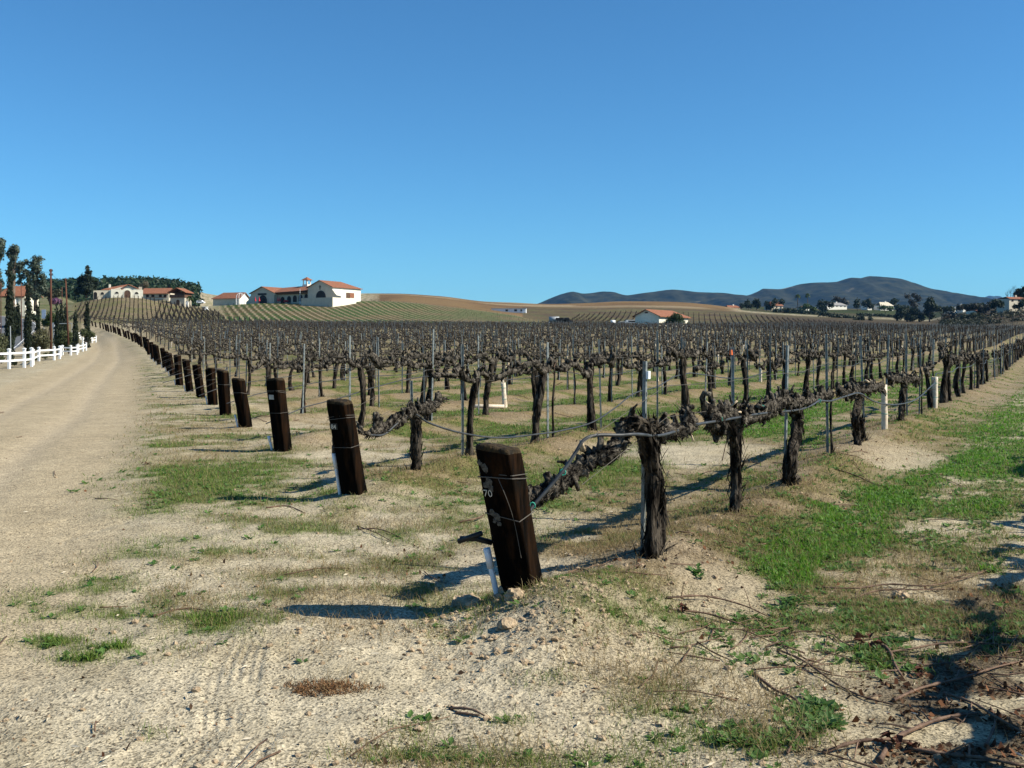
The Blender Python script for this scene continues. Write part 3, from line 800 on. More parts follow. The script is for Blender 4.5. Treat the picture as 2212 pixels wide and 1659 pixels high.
prng = np.random.default_rng(5)
def _far(k): return ORD[k - 30] if k - 30 < 30 else 'last'
for k, p in enumerate(post_xy):
    if k < len(POSTS): _, _, h, lean, side, w, t, num = POSTS[k]
    else:
        h = 0.86 + 0.22 * random.random(); lean = 0.12 + 0.12 * random.random(); side = 0.05 * (random.random() - 0.2); w = 0.21; t = 0.17; num = None
    z0 = hz(*p)
    if k == 0:
        lab = 'nearest black end post, broad leaning railway tie with a mossy top and the number 70'
    elif num == '84': lab = 'dark brown leaning end post with the small number 84 on its face'
    elif num == '81': lab = 'leaning end post third from the camera, with a small white number plate'
    else: lab = f'dark leaning wooden end post, {ORD[k]} from the camera along the dirt road' if k < 30 else f'{_far(k)} dark end post where the line of posts climbs along the dirt road bend'
    root = thing('end_post', lab, 'post', (p[0], p[1], z0), ROW_ANG - math.pi / 2 + (random.random() - .5) * (0.15 if k else 0), 'end posts of the vine rows')
    # lean: local +y runs along the row into the field
    V, Fq, cap, nside = rounded_tie(w, t, h, 0.25, prng, nz=26 if k < 6 else 6, nb=7 if k < 6 else 2)
    fz = np.clip(V[:, 2] / h, -0.3, 1.2)
    V[:, 1] -= lean * fz; V[:, 0] -= side * fz
    me = np_mesh('end_post', V, [Fq, cap], smooth=k < 6)
    me.materials.append(M['tie_wood']); me.materials.append(M['tie_top'])
    mi = np.zeros(len(me.polygons), np.int32)
    mi[nside:] = 1
    me.polygons.foreach_set('material_index', mi)
    link('post', me, None, root)
    if k < 9:
        for q_, zf in enumerate((0.80, 0.52) if k < 3 else (0.7,)):
            pts = np.array(ring_wire(w, t, 0, rng=prng, wob=0.05)); z_ = h * zf
            pts[:, 1] -= lean * zf; pts[:, 0] -= side * zf; pts[:, 2] += z_
            b_ = MB(); b_.tube(pts, 0.0032 if k < 3 else 0.005, 5)
            if q_ == 0 and k < 3:
                b_.tube(pts + np.array([0, 0, 0.022]) + (prng.random(pts.shape) - .5) * 0.012, 0.0028, 5)
                if k == 0: b_.tube(smooth_path([pts[2] * .4 + pts[3] * .6 + [0, -.004, 0], [0.055, -t / 2 - 0.03 - lean * .66, h * .66], [0.065, -t / 2 - .006 - lean * .5, h * .5], [0.075, -t / 2 - .008 - lean * .25, h * .25]], 10), 0.0022, 4)
            b_.build('wire_wrap', M['wire'], root)
    def face_pt(x, zf, out=0.004):
        return Vector((x - side * zf, -t / 2 - out - lean * zf, h * zf))
    if num:
        cu = bpy.data.curves.new('number', 'FONT')
        cu.body = num; cu.size = {'70': 0.060, '84': 0.062, '81': 0.062}[num]; cu.align_x = 'CENTER'; cu.extrude = 0.0012
        cu.offset = -0.0006 if num == '70' else 0.0004
        o = bpy.data.objects.new('number', cu); COL.objects.link(o)
        bpy.context.view_layer.update()
        nme = bpy.data.meshes.new_from_object(o.evaluated_get(bpy.context.evaluated_depsgraph_get()))
        bpy.data.objects.remove(o, do_unlink=True)
        nme.materials.clear()
        o = link('number', nme, M['paint'], root)
        zf = {'70': 0.66, '84': 0.70, '81': 0.72}[num]; xo = {'70': -0.065, '84': -0.055, '81': -0.02}[num]
        o.location = face_pt(xo, zf, 0.0065)
        o.rotation_euler = (math.pi / 2 + math.atan2(lean, h), 0, math.atan2(-side, h) * 0.5)
        if num != '70':
            b_ = MB(); c_ = face_pt(xo, zf + 0.018, 0.004)
            b_.box(-0.045, 0.045, -0.001, 0.001, -0.032, 0.032)
            o = b_.build('number_plate', M['iron'] if num == '84' else M['grey_metal'], root)
            o.location = c_ + Vector((0, 0, 0.006)); o.rotation_euler = (math.atan2(lean, h), 0, 0)
    if k == 0:
        for (x, zf, s) in ((-.085, .89, .018), (-.055, .855, .026), (-.045, .765, .027), (-.07, .735, .018), (-.04, .715, .022), (-.06, .545, .02), (-.035, .52, .026), (-.055, .49, .014), (-.03, .475, .016)):
            b_ = MB(); a_ = np.linspace(0, 2 * np.pi, 9, endpoint=False); rr = s * (0.6 + 0.6 * prng.random(9))
            V2 = [(math.cos(q) * r_, 0, math.sin(q) * r_ * 1.2) for q, r_ in zip(a_, rr)] + [(math.cos(q) * r_ * .8, -0.003, math.sin(q) * r_) for q, r_ in zip(a_, rr)]
            b_.add(V2, [tuple(range(9, 18))] + [(i, (i + 1) % 9, 9 + (i + 1) % 9, 9 + i) for i in range(9)])
            o = b_.build('lichen_patch', M['lichen'], root); o.location = face_pt(x, zf, 0.0045); o.rotation_euler = (math.atan2(lean, h), 0, 0)
    # irrigation riser beside the post
    if k < 16 and k not in (4, 6):
        hr = (0.32, 0.42, 0.22, 0.25, 0.2, 0.25)[min(k, 5)] * (1 if k < 6 else 0.9 + 0.3 * random.random())
        lr = 0.05
        rr = thing('water_riser', ['white plastic water riser with a coupling at the foot of the nearest post', 'white plastic water riser with black elbow beside the post numbered 84', 'short white water riser at the foot of the third post'][k] if k < 3 else f'short white water riser at the foot of the {ORD[k]} end post', 'pipe', (0, 0, 0), 0, 'water risers at the end posts')
        off = -U * 0.06 + NRM * (w / 2 + 0.022)
        q_ = p + off
        rr.location = (q_[0], q_[1], hz(*q_) - 0.03); rr.rotation_euler = (0, 0, ROW_ANG - math.pi / 2)
        ld = np.array([-0.045, -lean * 0.22, 0])
        b_ = MB(); b_.tube([(0, 0, -0.1), (0, 0, 0), ld * .5 + [0, 0, hr * .5], ld + [0, 0, hr]], 0.0165, 10); b_.build('pipe', M['pvc'], rr, True)
        if k < 3:
            b_ = MB(); c0 = ld * .68 + [0, 0, hr * .68]; c1 = ld * 1.04 + [0, 0, hr * 1.04]; b_.tube([c0, c1], 0.0215, 10); b_.build('coupling', M['pvc'], rr, True)
        if k < 2:
            b_ = MB(); c1 = ld * 1.04 + [0, 0, hr * 1.04]
            if k == 0: b_.tube([c1 + [0.02, 0.03, 0.03], c1 + [-0.06, -0.02, 0.055], c1 + [-0.15, -0.05, 0.05]], 0.017, 8); b_.tube([c1 + [-0.16, -0.055, 0.035], c1 + [-0.01, -0.04, 0.095]], 0.016, 8)
            else: b_.tube([c1, c1 + [0, 0, 0.08]], 0.02, 8); b_.tube(smooth_path([c1 + [0, 0, .08], c1 + [-.005, 0, .16], c1 + [.04, 0.02, .22]], 8), 0.013, 8)
            b_.build('elbow', M['black_plastic'], rr, True)

# ---------------------------------------------------------------- vines
def shag(P0, P1, r, n, rng, size=1.0, out=.28):
    """loose bark strips round a limb from P0..P1 (arrays of points on its centre line)"""
    V = []; Fq = []
    for i in range(n):
        f = rng.random(); j = rng.integers(0, len(P0))
        c = P0[j]; ax = P1[j]
        rad = r[j]
        d = rng.normal(size=3); d -= ax * np.dot(d, ax); d /= np.linalg.norm(d) + 1e-9
        b = c + d * rad * (0.92 + 0.1 * rng.random())
        L = (0.04 + 0.11 * rng.random()) * size; wd = (0.0025 + 0.006 * rng.random()) * size
        dirn = ax * rng.choice([-1, 1]) * 0.8 + d * (0.03 + out * rng.random() ** 2) + np.array([0, 0, -0.5 * rng.random()]); dirn /= np.linalg.norm(dirn)
        sd = np.cross(dirn, d); sd /= np.linalg.norm(sd) + 1e-9
        k = len(V)
        V += [b - sd * wd, b + sd * wd, b + dirn * L * .6 + sd * wd * .8 + d * .004, b + dirn * L * .6 - sd * wd * .8 + d * .004, b + dirn * L + d * 0.012]
        Fq += [(k, k + 1, k + 2), (k, k + 2, k + 3), (k + 3, k + 2, k + 4)]
    return V, Fq

def limb(ctrl, n, sides, rng, knob=0.22, shagn=0, shsize=1.0, ridges=3, out=.28):
    """ctrl rows: x,y,z,r -> MB with a gnarled limb"""
    S = smooth_path(ctrl, n)
    pts = S[:, :3].copy(); r = np.maximum(S[:, 3], 0.004)
    r = r * (1 + 0.6 * (vnoise(np.arange(n) * 0.55 + rng.random() * 99, np.zeros(n), 3) - 0.4))
    V, Fq = tube(pts, r, sides, knob=knob, rng=rng, ridges=ridges)
    b = MB(); b.arr(V, Fq)
    T = np.gradient(pts, axis=0); T /= np.linalg.norm(T, axis=1, keepdims=True) + 1e-9
    if shagn:
        sv, sf = shag(pts, T, r, shagn, rng, shsize, out); b.add(sv, sf)
    return b, pts, r

def add_spurs(b, pts, r, rng, step=0.13, sides=6, n=4, size=1.0, down=0.1):
    L = np.concatenate([[0], np.cumsum(np.linalg.norm(np.diff(pts, axis=0), axis=1))])
    cuts = MB()
    s = step * 0.5
    while s < L[-1]:
        j = int(np.searchsorted(L, s)); j = min(j, len(pts) - 1)
        base = pts[j]
        up = np.array([rng.normal() * 0.45, rng.normal() * 0.45, 1.0 if rng.random() > down else -0.8]); up /= np.linalg.norm(up)
        hgt = (0.025 + 0.075 * rng.random() ** 1.5) * size
        rr = (0.013 + 0.014 * rng.random()) * size
        bend = rng.normal(size=3) * 0.025 * size
        p = smooth_path([base, base + up * (r[j] + hgt * .45) + bend, base + up * (r[j] + hgt)], n)
        V, Fq = tube(p, np.linspace(rr * 1.5, rr, n), sides, knob=0.25, rng=rng)
        b.arr(V, Fq)
        for q in range(1 if rng.random() < 0.4 else 0):
            d2 = up * 0.9 + rng.normal(size=3) * 0.5; d2 /= np.linalg.norm(d2)
            l2 = (0.03 + 0.05 * rng.random()) * size
            V, Fq = tube([p[-1] - up * 0.01, p[-1] + d2 * l2 * .5, p[-1] + d2 * l2], [rr * .7, rr * .55, rr * .5], max(4, sides - 1), knob=0.15, rng=rng)
            (cuts if rng.random() < 0.22 else b).arr(V, Fq)
        s += step * (0.6 + 0.8 * rng.random())
    return cuts

def vine_parts(rng, lod):
    """trunk and two cordon arms in a local frame, x along the row, foot at z=0"""
    h = 0.88 + 0.16 * rng.random()
    lean = rng.normal(size=2) * np.array([0.09, 0.05])
    r0 = 0.037 + 0.025 * rng.random()
    kx = rng.normal() * 0.06
    tr = [(0, 0, -0.12, r0 * 1.4), (0.0, 0, 0.03, r0 * 1.2), (kx * .6, rng.normal() * .02, h * .35, r0 * .95), (kx + lean[0] * .5, lean[1] * .6, h * .68, r0 * .9), (lean[0], lean[1], h * .93, r0 * 1.12), (lean[0] + .01, lean[1], h, r0 * .9)]
    a = {0: (26, 14), 1: (12, 8), 2: (5, 4)}[lod]
    bT, tp, trr = limb(tr, a[0], a[1], rng, shagn={0: 60, 1: 34, 2: 0}[lod], shsize=1.5)
    arms = []
    for sg in (-1, 1):
        L = 0.78 + 0.28 * rng.random()
        hd = np.array([lean[0], lean[1], h - 0.03])
        ctrl = [(*hd, r0 * .85)]
        z = hd[2]
        nseg = 5
        for q in range(1, nseg + 1):
            f = q / nseg
            z = h * 0.98 + rng.normal() * 0.065 + 0.04 * math.sin(f * 3)
            ctrl.append((hd[0] * (1 - f) + sg * L * f, hd[1] * (1 - f) + rng.normal() * 0.045, z, (0.046 - 0.012 * f) * (0.7 + 0.75 * rng.random())))
        b_, p_, r_ = limb(ctrl, {0: 26, 1: 15, 2: 6}[lod], {0: 12, 1: 7, 2: 4}[lod], rng, knob=0.3, shagn={0: 90, 1: 60, 2: 0}[lod], shsize=0.5, out=.2)
        cuts = add_spurs(b_, p_, r_, rng, step={0: .12, 1: .15, 2: .22}[lod], sides={0: 7, 1: 5, 2: 3}[lod], n={0: 4, 1: 3, 2: 2}[lod])
        arms.append((b_, cuts))
    return bT, arms

def to_post(px): return 0.42 * max(0.0, min(1.0, (1372 - px) / 229.0))     # the near arm swings back to the post
VINE_STATIC = []     # positions already taken along the rows: (row, s)
def custom_vine(row, label, trunks, arms, rng, radj=1.0, category='grapevine'):
    """built from points given in the row's own vertical plane"""
    c = row_off(row)
    def pt(px, py, off=0.0):
        t = (px - CX) / F
        Y = (c + off) / (NRM[0] * t + NRM[1])
        return np.array([t * Y, Y, EYE - (py - H0) * Y / F])
    foot = pt(*trunks[0][0][:2])
    g = np.array([foot[0], foot[1], hz(foot[0], foot[1])])
    root = thing('grapevine', label, category, g, 0, 'pruned grapevines standing in rows')
    for tk in trunks:
        ctrl = []
        for i, (x, y, r) in enumerate(tk):
            q = pt(x, y, rng.normal() * 0.015) - g
            r = r * .76
            if i == 0: ctrl.append((q[0], q[1], -0.15, r * 1.25)); q[2] = 0.0
            ctrl.append((*q, r))
        b_, p_, r_ = limb(ctrl, 40, 20, rng, knob=0.12, shagn=170, shsize=1.5, ridges=4)
        b_.build('trunk', M['bark'], root, True)
    for ak in arms:
        ctrl = [(*(pt(x, y, rng.normal() * 0.02 + (to_post(x) if row == 1 else 0)) - g), r * (.85 + .12 * (to_post(x) > .1))) for (x, y, r) in ak]
        n = max(14, int(8 * len(ak)))
        b_, p_, r_ = limb(ctrl, n, 14, rng, knob=0.34, shagn=int(80 * len(ak)), shsize=.6, out=.2)
        cuts = add_spurs(b_, p_, r_, rng, step=.10, sides=7, n=4, down=0.25)
        nb = len(b_.F)
        if cuts.n: b_.add(cuts.V, cuts.F)
        arm = b_.build('cordon', M['cordon'], root, True)
        arm.data.materials.append(M['cut'])
        mi = np.zeros(len(arm.data.polygons), np.int32); mi[nb:] = 1
        arm.data.polygons.foreach_set('material_index', mi)
    return root

vr = np.random.default_rng(11)
custom_vine(1, 'thick shaggy grapevine just behind the post numbered 70, its arm sloping down to that post',
    [[(1406, 1203, .088), (1416, 1150, .078), (1421, 1080, .072), (1408, 1010, .070), (1396, 950, .064), (1385, 915, .056), (1366, 908, .046)], [(1408, 1060, .05), (1410, 1000, .048), (1412, 950, .047), (1408, 912, .05)]],
    [[(1372, 912, .05), (1352, 925, .058), (1342, 955, .055), (1318, 975, .05), (1288, 990, .056), (1258, 1008, .05), (1222, 1032, .055), (1195, 1052, .046), (1165, 1068, .048), (1140, 1082, .042), (1115, 1092, .03)],
     [(1404, 918, .05), (1424, 935, .052), (1450, 932, .05), (1478, 928, .055), (1498, 912, .045)], [(1478, 925, .045), (1488, 905, .042), (1478, 884, .045)]], vr)
custom_vine(1, 'slim grapevine second behind the post numbered 70, bark hooked over at its head',
    [[(1586, 1112, .045), (1590, 1050, .048), (1588, 980, .048), (1580, 930, .048), (1570, 900, .045), (1555, 896, .038)], [(1590, 950, .03), (1598, 915, .034), (1603, 892, .03)]],
    [[(1562, 898, .042), (1545, 900, .05), (1535, 912, .05), (1546, 932, .045), (1562, 930, .03)], [(1590, 892, .045), (1560, 890, .045), (1522, 884, .045)], [(1596, 905, .045), (1630, 900, .05), (1660, 894, .045), (1680, 880, .04)]], vr)
custom_vine(1, 'stout grapevine third behind the post numbered 70, trunk curving over to a bushy head',
    [[(1711, 1066, .09), (1704, 1030, .076), (1710, 980, .072), (1722, 930, .075), (1718, 890, .07), (1700, 866, .06), (1686, 860, .05)]],
    [[(1692, 862, .06), (1672, 874, .062), (1650, 888, .06), (1632, 890, .045)], [(1705, 862, .06), (1735, 868, .055), (1765, 862, .05), (1795, 850, .045)], [(1700, 866, .04), (1725, 880, .035), (1732, 900, .022)]], vr)
custom_vine(1, 'old grapevine with a split double trunk beside the bare stretch of sand',
    [[(1853, 980, .052), (1850, 940, .055), (1848, 900, .056), (1856, 860, .056), (1858, 842, .05)], [(1866, 978, .05), (1864, 945, .052), (1860, 905, .045)]],
    [[(1858, 842, .055), (1836, 846, .055), (1812, 848, .05)], [(1862, 842, .055), (1885, 838, .055), (1905, 832, .05)]], vr)
custom_vine(1, 'dark slanting grapevine with a wide flat head right of the first white grow tube',
    [[(1945, 928, .07), (1948, 890, .06), (1950, 850, .058), (1955, 820, .055)]],
    [[(1955, 822, .055), (1938, 820, .06), (1920, 818, .045)], [(1957, 820, .06), (1975, 818, .06), (1985, 828, .04)]], vr)
custom_vine(2, 'mossy grapevine just behind the post numbered 84, low arm reaching toward that post',
    [[(899, 1014, .07), (898, 965, .062), (899, 915, .06), (895, 888, .062)]],
    [[(892, 888, .06), (872, 898, .055), (850, 912, .06), (830, 924, .055), (812, 931, .042), (796, 936, .022), (778, 932, .012)], [(902, 885, .055), (922, 884, .06), (938, 876, .05), (950, 864, .026), (962, 860, .012)], [(815, 930, .04), (812, 912, .03), (815, 900, .014)]], vr)
taken = {1: [], 2: []}
def s_along(row, px):
    t = (px - CX) / F; c = row_off(row); Y = c / (NRM[0] * t + NRM[1])
    return float(U @ np.array([t * Y, Y]))
S1_END = s_along(1, 1985); S2_END = s_along(2, 1010)

# ---- everything that stands along the rows
protos = [vine_parts(np.random.default_rng(100 + i), 1) for i in range(12)]
proto_me = []
for bT, arms in protos:
    def mk(b, nm, sm=True):
        me = bpy.data.meshes.new(nm); me.from_pydata(b.V, [], b.F); me.polygons.foreach_set('use_smooth', [sm] * len(me.polygons)); me.update()
        return me
    t_ = mk(bT, 'trunk'); t_.materials.append(M['bark'])
    aa = []
    for b_, cuts in arms:
        nb = len(b_.F); b_.add(cuts.V, cuts.F) if cuts.n else None
        m_ = mk(b_, 'cordon'); m_.materials.append(M['cordon']); m_.materials.append(M['cut'])
        mi = np.zeros(len(m_.polygons), np.int32); mi[nb:] = 1; m_.polygons.foreach_set('material_index', mi)
        aa.append(m_)
    proto_me.append((t_, aa))
low = [vine_parts(np.random.default_rng(300 + i), 2) for i in range(10)]
low_arr = []
for bT, arms in low:
    b_ = MB(); b_.add(bT.V, bT.F)
    for a_, c_ in arms:
        b_.add(a_.V, a_.F)
        if c_.n: b_.add(c_.V, c_.F)
    low_arr.append((np.array(b_.V), [np.array([f for f in b_.F if len(f) == k]) for k in (3, 4)]))

spots = []    # (dist2, row, x, y, kind)
frng = np.random.default_rng(21)
stakes = []
def in_view(x, y, m=0.02): return y > 3 and -0.53 - m < x / y < 0.53 + m
for row in range(0, 64):
    c = row_off(row)
    base = NRM * c
    p0 = post_xy[row - 1] if 1 <= row <= len(post_xy) else row_post(row)
    s0 = float(U @ p0) + (2.2 if row > 2 else 1.9)
    if row == 0: s0 = -6.0
    ph = frng.random() * 0.6
    smax = 330
    s = s0 + ph
    while s < smax:
        q = base + U * s
        yb_lim = 212 - 6 * math.sin(q[0] * 0.05)
        if q[1] > yb_lim: break
        pc_ = CX + F * q[0] / max(q[1], 1)
        knoll_edge = float(np.interp(pc_, [300, 480, 620, 760], [186, 187, 204, 220]))
        if q[1] > knoll_edge: break
        sj = s + frng.normal() * 0.1
        q = base + U * sj + NRM * frng.normal() * 0.05
        vis = in_view(*q)
        if vis or row == 0:
            if row == 1 and sj < S1_END + 0.9: pass
            elif row == 2 and sj < S2_END: pass
            elif row == 0 and q[1] > 16: break
            else:
                u_ = frng.random()
                kind = 'vine' if u_ < 0.88 else ('sapling' if u_ < 0.94 else ('tube' if u_ < 0.97 else 'gap'))
                spots.append((q[0] ** 2 + q[1] ** 2, row, q[0], q[1], kind))
                if frng.random() < 0.72 or kind != 'vine':
                    e = q + U * frng.normal() * 0.12 + NRM * 0.09 * frng.choice([-1, 1])
                    stakes.append((e[0], e[1], 1.35 + 0.28 * frng.random(), row))
        s += 1.98
spots.sort()
def row_label(row): return 'the row outside the picture' if row == 0 else (f'the {ORD[row - 1]} row from the camera' if row <= 30 else 'the far rows')
_cnt = {}
EXTRA = {1: 5, 2: 1}
_order = {}
for d2, row, x, y, kind in spots:
    if kind == 'vine' or (kind == 'sapling' and y >= 60): _order.setdefault(row, []).append(float(U @ np.array([x, y])))
for v in _order.values(): v.sort()
LOOK = ['dark gnarled', 'shaggy barked', 'grey knotted', 'crooked bare', 'stubby pruned']
def nth(i): return ORD[i] if i < 59 else f'number {i + 1}'
def vine_label(row, x, y):
    i = _order[row].index(float(U @ np.array([x, y]))) + EXTRA.get(row, 0)
    if row == 0: return f'{nth(i)} bare grapevine of the row outside the picture, shading the bottom right corner'
    return f'{nth(i)} grapevine along {row_label(row)}, counted from its end post'
n_v = 0; far_V = []; far_F3 = []; far_F4 = []; nfv = 0; tubes_list = []; sap_list = []
ri = np.random.default_rng(31)
for d2, row, x, y, kind in spots:
    z = hz(x, y)
    if kind == 'gap': continue
    if kind == 'tube': tubes_list.append((x, y, z, row)); continue
    if kind == 'sapling' and y < 60: sap_list.append((x, y, z, row)); continue
    if (n_v < 290) and y < 70:
        n_v += 1
        t_, aa = proto_me[ri.integers(0, len(proto_me))]
        root = thing('grapevine', vine_label(row, x, y), 'grapevine', (x, y, z - 0.01), ROW_ANG + ri.normal() * 0.05 + (math.pi if ri.random() < .5 else 0), f'bare grapevines of {row_label(row)}')
        sc = 0.92 + 0.2 * ri.random()
        root.scale = (sc, sc * (1 if ri.random() < .5 else 1), sc)
        for nm, me in (('trunk', t_), ('cordon', aa[0]), ('cordon', aa[1])):
            link(nm, me, None, root)
    else:
        V, (F3, F4) = low_arr[ri.integers(0, len(low_arr))]
        a = ROW_ANG + ri.normal() * 0.06 + (math.pi if ri.random() < .5 else 0)
        ca, sa = math.cos(a), math.sin(a); sc = 0.92 + 0.22 * ri.random()
        W = np.empty_like(V); W[:, 0] = (V[:, 0] * ca - V[:, 1] * sa) * sc + x; W[:, 1] = (V[:, 0] * sa + V[:, 1] * ca) * sc + y; W[:, 2] = V[:, 2] * sc + z - .01
        far_V.append(W)
        if len(F3): far_F3.append(F3 + nfv)
        if len(F4): far_F4.append(F4 + nfv)
        nfv += len(V)
me = np_mesh('distant_vines', np.concatenate(far_V), [np.concatenate(f) for f in (far_F3, far_F4) if f])
tag(link('distant_vines', me, M['bark_far']), 'far rows of bare dark grapevines filling the back of the vineyard', kind='stuff')

# saplings and grow tubes
def sapling(x, y, z, label, seed, group='young vines between the old ones'):
    rg = np.random.default_rng(seed)
    root = thing('young_vine', label, 'young vine', (x, y, z), rg.random() * 6, group)
    c = [(0, 0, -.08, .02), (.01, 0, .1, .017), (rg.normal() * .03, rg.normal() * .02, .45, .015), (rg.normal() * .03, 0, .8, .014), (rg.normal() * .03, 0, 1.0, .011)]
    b_, p_, r_ = limb(c, 14, 7, rg, knob=.15, shagn=8, ridges=0); b_.build('stem', M['bark'], root, True)
    b_ = MB()
    for j in (7, 9, 11, 13):
        d = rg.normal(size=3) * .6; d[2] = abs(d[2])
        b_.tube([p_[j], p_[j] + d * .06, p_[j] + d * .12], [.008, .006, .005], 4)
    b_.build('twig', M['cane'], root)
_sn = {}
for i, (x, y, z, row) in enumerate(sap_list):
    _sn[row] = _sn.get(row, 0) + 1
    sapling(x, y, z, f'{nth(_sn[row] - 1)} thin young vine along {row_label(row)}, tied to a stake', 500 + i, f'young vines of {row_label(row)}')
def grow_tube(x, y, z, label, h=0.62, r=0.05, tilt=0.05, group=None, seed=0):
    rg = np.random.default_rng(seed)
    root = thing('grow_tube', label, 'grow tube', (x, y, z), rg.random() * 6, group or 'white grow tubes on young vines')
    b_ = MB()
    n = 12; ht = np.linspace(-.03, h, 7)
    tl = rg.normal(size=2) * tilt
    out = []
    for zz_ in ht:
        k = 1 + 0.06 * rg.normal(size=n)
        out += [(math.cos(2 * math.pi * i / n) * r * k[i] + tl[0] * zz_, math.sin(2 * math.pi * i / n) * r * k[i] * .85 + tl[1] * zz_, zz_ + (0.012 * rg.normal() if zz_ == ht[-1] else 0)) for i in range(n)]
    inn = [((math.cos(2 * math.pi * i / n) * (r - .006) + tl[0] * zz_), math.sin(2 * math.pi * i / n) * (r - .006) * .85 + tl[1] * zz_, zz_) for zz_ in (ht[-1], 0) for i in range(n)]
    m = len(ht)
    Fq = [(i * n + j, i * n + (j + 1) % n, (i + 1) * n + (j + 1) % n, (i + 1) * n + j) for i in range(m - 1) for j in range(n)]
    Fq += [((m - 1) * n + j, (m - 1) * n + (j + 1) % n, m * n + (j + 1) % n, m * n + j) for j in range(n)]
    Fq += [(m * n + j, m * n + (j + 1) % n, (m + 1) * n + (j + 1) % n, (m + 1) * n + j) for j in range(n)]
    b_.add(out + inn, Fq); b_.build('sleeve', M['tube'], root, True)
    b_ = MB(); b_.tube(smooth_path([(0, 0, 0), (.01, 0, h * .8), (.03, .01, h + .12)], 6), .011, 5); b_.build('shoot', M['bark'], root)
    for zz_ in (h * .35, h * .8):
        a = np.linspace(0, 2 * np.pi, 13); pts = np.c_[np.cos(a) * (r + .004) + tl[0] * zz_, np.sin(a) * (r * .85 + .004) + tl[1] * zz_, np.full(13, zz_)]
        b_ = MB(); b_.tube(pts, .004, 4, closed=False); b_.build('tie', M['teal'], root)
_tn = {1: 2}
for i, (x, y, z, row) in enumerate(tubes_list):
    if y > 120: continue
    _tn[row] = _tn.get(row, 0) + 1
    grow_tube(x, y, z, f'{nth(_tn[row] - 1)} pale grow tube along {row_label(row)}, round a young vine', .5 + .15 * ri.random(), .045, .08, f'grow tubes of {row_label(row)}', 700 + i)
def on_row(row, px, off=0.0):
    t = (px - CX) / F; c = row_off(row) + off; Y = c / (NRM[0] * t + NRM[1]); return np.array([t * Y, Y])
q = on_row(1, 1911); grow_tube(*q, hz(*q), 'tall split white grow tube between two old vines of the nearest row', .70, .048, .02, seed=1)
q = on_row(1, 2018); grow_tube(*q, hz(*q), 'wide white grow tube in the nearest row, farther of its pair', .68, .075, .03, seed=2)
q = g_of(1091, 878); q *= 0.985; grow_tube(*q, hz(*q), 'white grow tube standing upright over a fallen white tube', .62, .06, .03, seed=3)
b_ = MB(); b_.tube([(-.48, 0, 0.05), (-.2, .02, .055), (.35, -.02, .05)], .045, 9); 
o = b_.build('fallen_tube', M['tube'], None, True); q = g_of(1058, 880) * 0.985; o.location = (q[0], q[1], hz(*q)); tag(o, 'white grow tube lying flat on the brown grass', 'grow tube')
q = g_of(1168, 868) * .99; grow_tube(*q, hz(*q), 'white grow tube beside the stake right of the fallen tube', .64, .05, .05, seed=4)
for i, (px, lab) in enumerate(((1797, 'thin bare young vine with a teal tie beside the tall stake at the bare sand'), (1990, 'thin young vine with teal ties, between the two grow tubes of the nearest row'))):
    q = on_row(1, px); sapling(q[0], q[1], hz(*q), lab, 40 + i)
q = on_row(2, 1194); sapling(q[0], q[1], hz(*q), 'curved thin young vine beside a stake over the sagging hose', 44)

# ---- stakes
def stake_mesh(h):
    b_ = MB(); w = 0.017; t = 0.004
    b_.box(-w, w, -t / 2, t / 2, -.2, h); b_.box(-t / 2, t / 2, t / 2, w * 1.5, -.2, h)
    for k in range(int(h / .15)): b_.box(-.004, .004, -.008, -t / 2, .15 * k + .08, .15 * k + .11)
    me = bpy.data.meshes.new('stake'); me.from_pydata(b_.V, [], b_.F); me.materials.append(M['stake']); return me
smesh = [stake_mesh(h) for h in (1.38, 1.46, 1.54, 1.62)]
custom = []
for px, h in ((1391, 1.33), (1583, 1.42), (1697, 1.42), (1786, 1.46), (1866, 1.46), (1912, 1.5), (1958, 1.5), (1987, 1.52), (2014, 1.5)):
    q = on_row(1, px, 0.06); custom.append((q[0], q[1], h, 1))
for px, h in ((893, 1.0), (998, 1.36), (1184, 1.36), (1297, 1.42)):
    q = on_row(2, px, 0.05); custom.append((q[0], q[1], h, 2))
stakes = [s for s in stakes if not (s[3] == 1 and s[1] < 24) and not (s[3] == 2 and s[1] < 17)]
SL = ['grey steel stake against the thick shaggy vine nearest the front post', 'steel stake on the near side of the slim second vine', 'steel stake behind the stout curving third vine', 'tall steel stake beside the thin young vine on the bare sand',
      'steel stake behind the double trunked old vine', 'steel stake rising out of the split white grow tube', 'steel stake at the slanting vine with the wide flat head', 'steel stake with teal ties between the two grow tubes', 'steel stake leaning out of the wide white grow tube',
      'short steel stake at the mossy vine behind the post numbered 84', 'lone steel stake where the hose begins to sag', 'steel stake beside the curved thin young vine', 'steel stake at the far end of the sagging hose']
allst = [(x, y, h, row, SL[i]) for i, (x, y, h, row) in enumerate(custom)]
rest = sorted(stakes, key=lambda s: s[0] ** 2 + s[1] ** 2)
_so = {}
for (x, y, h, row) in rest[:270]: _so.setdefault(row, []).append(float(U @ np.array([x, y])))
for v in _so.values(): v.sort()
for (x, y, h, row) in rest[:270]:
    i = _so[row].index(float(U @ np.array([x, y]))) + {1: 9, 2: 4}.get(row, 0)
    allst.append((x, y, h, row, f'{nth(i)} steel stake along {row_label(row)}, counted from its end post'))
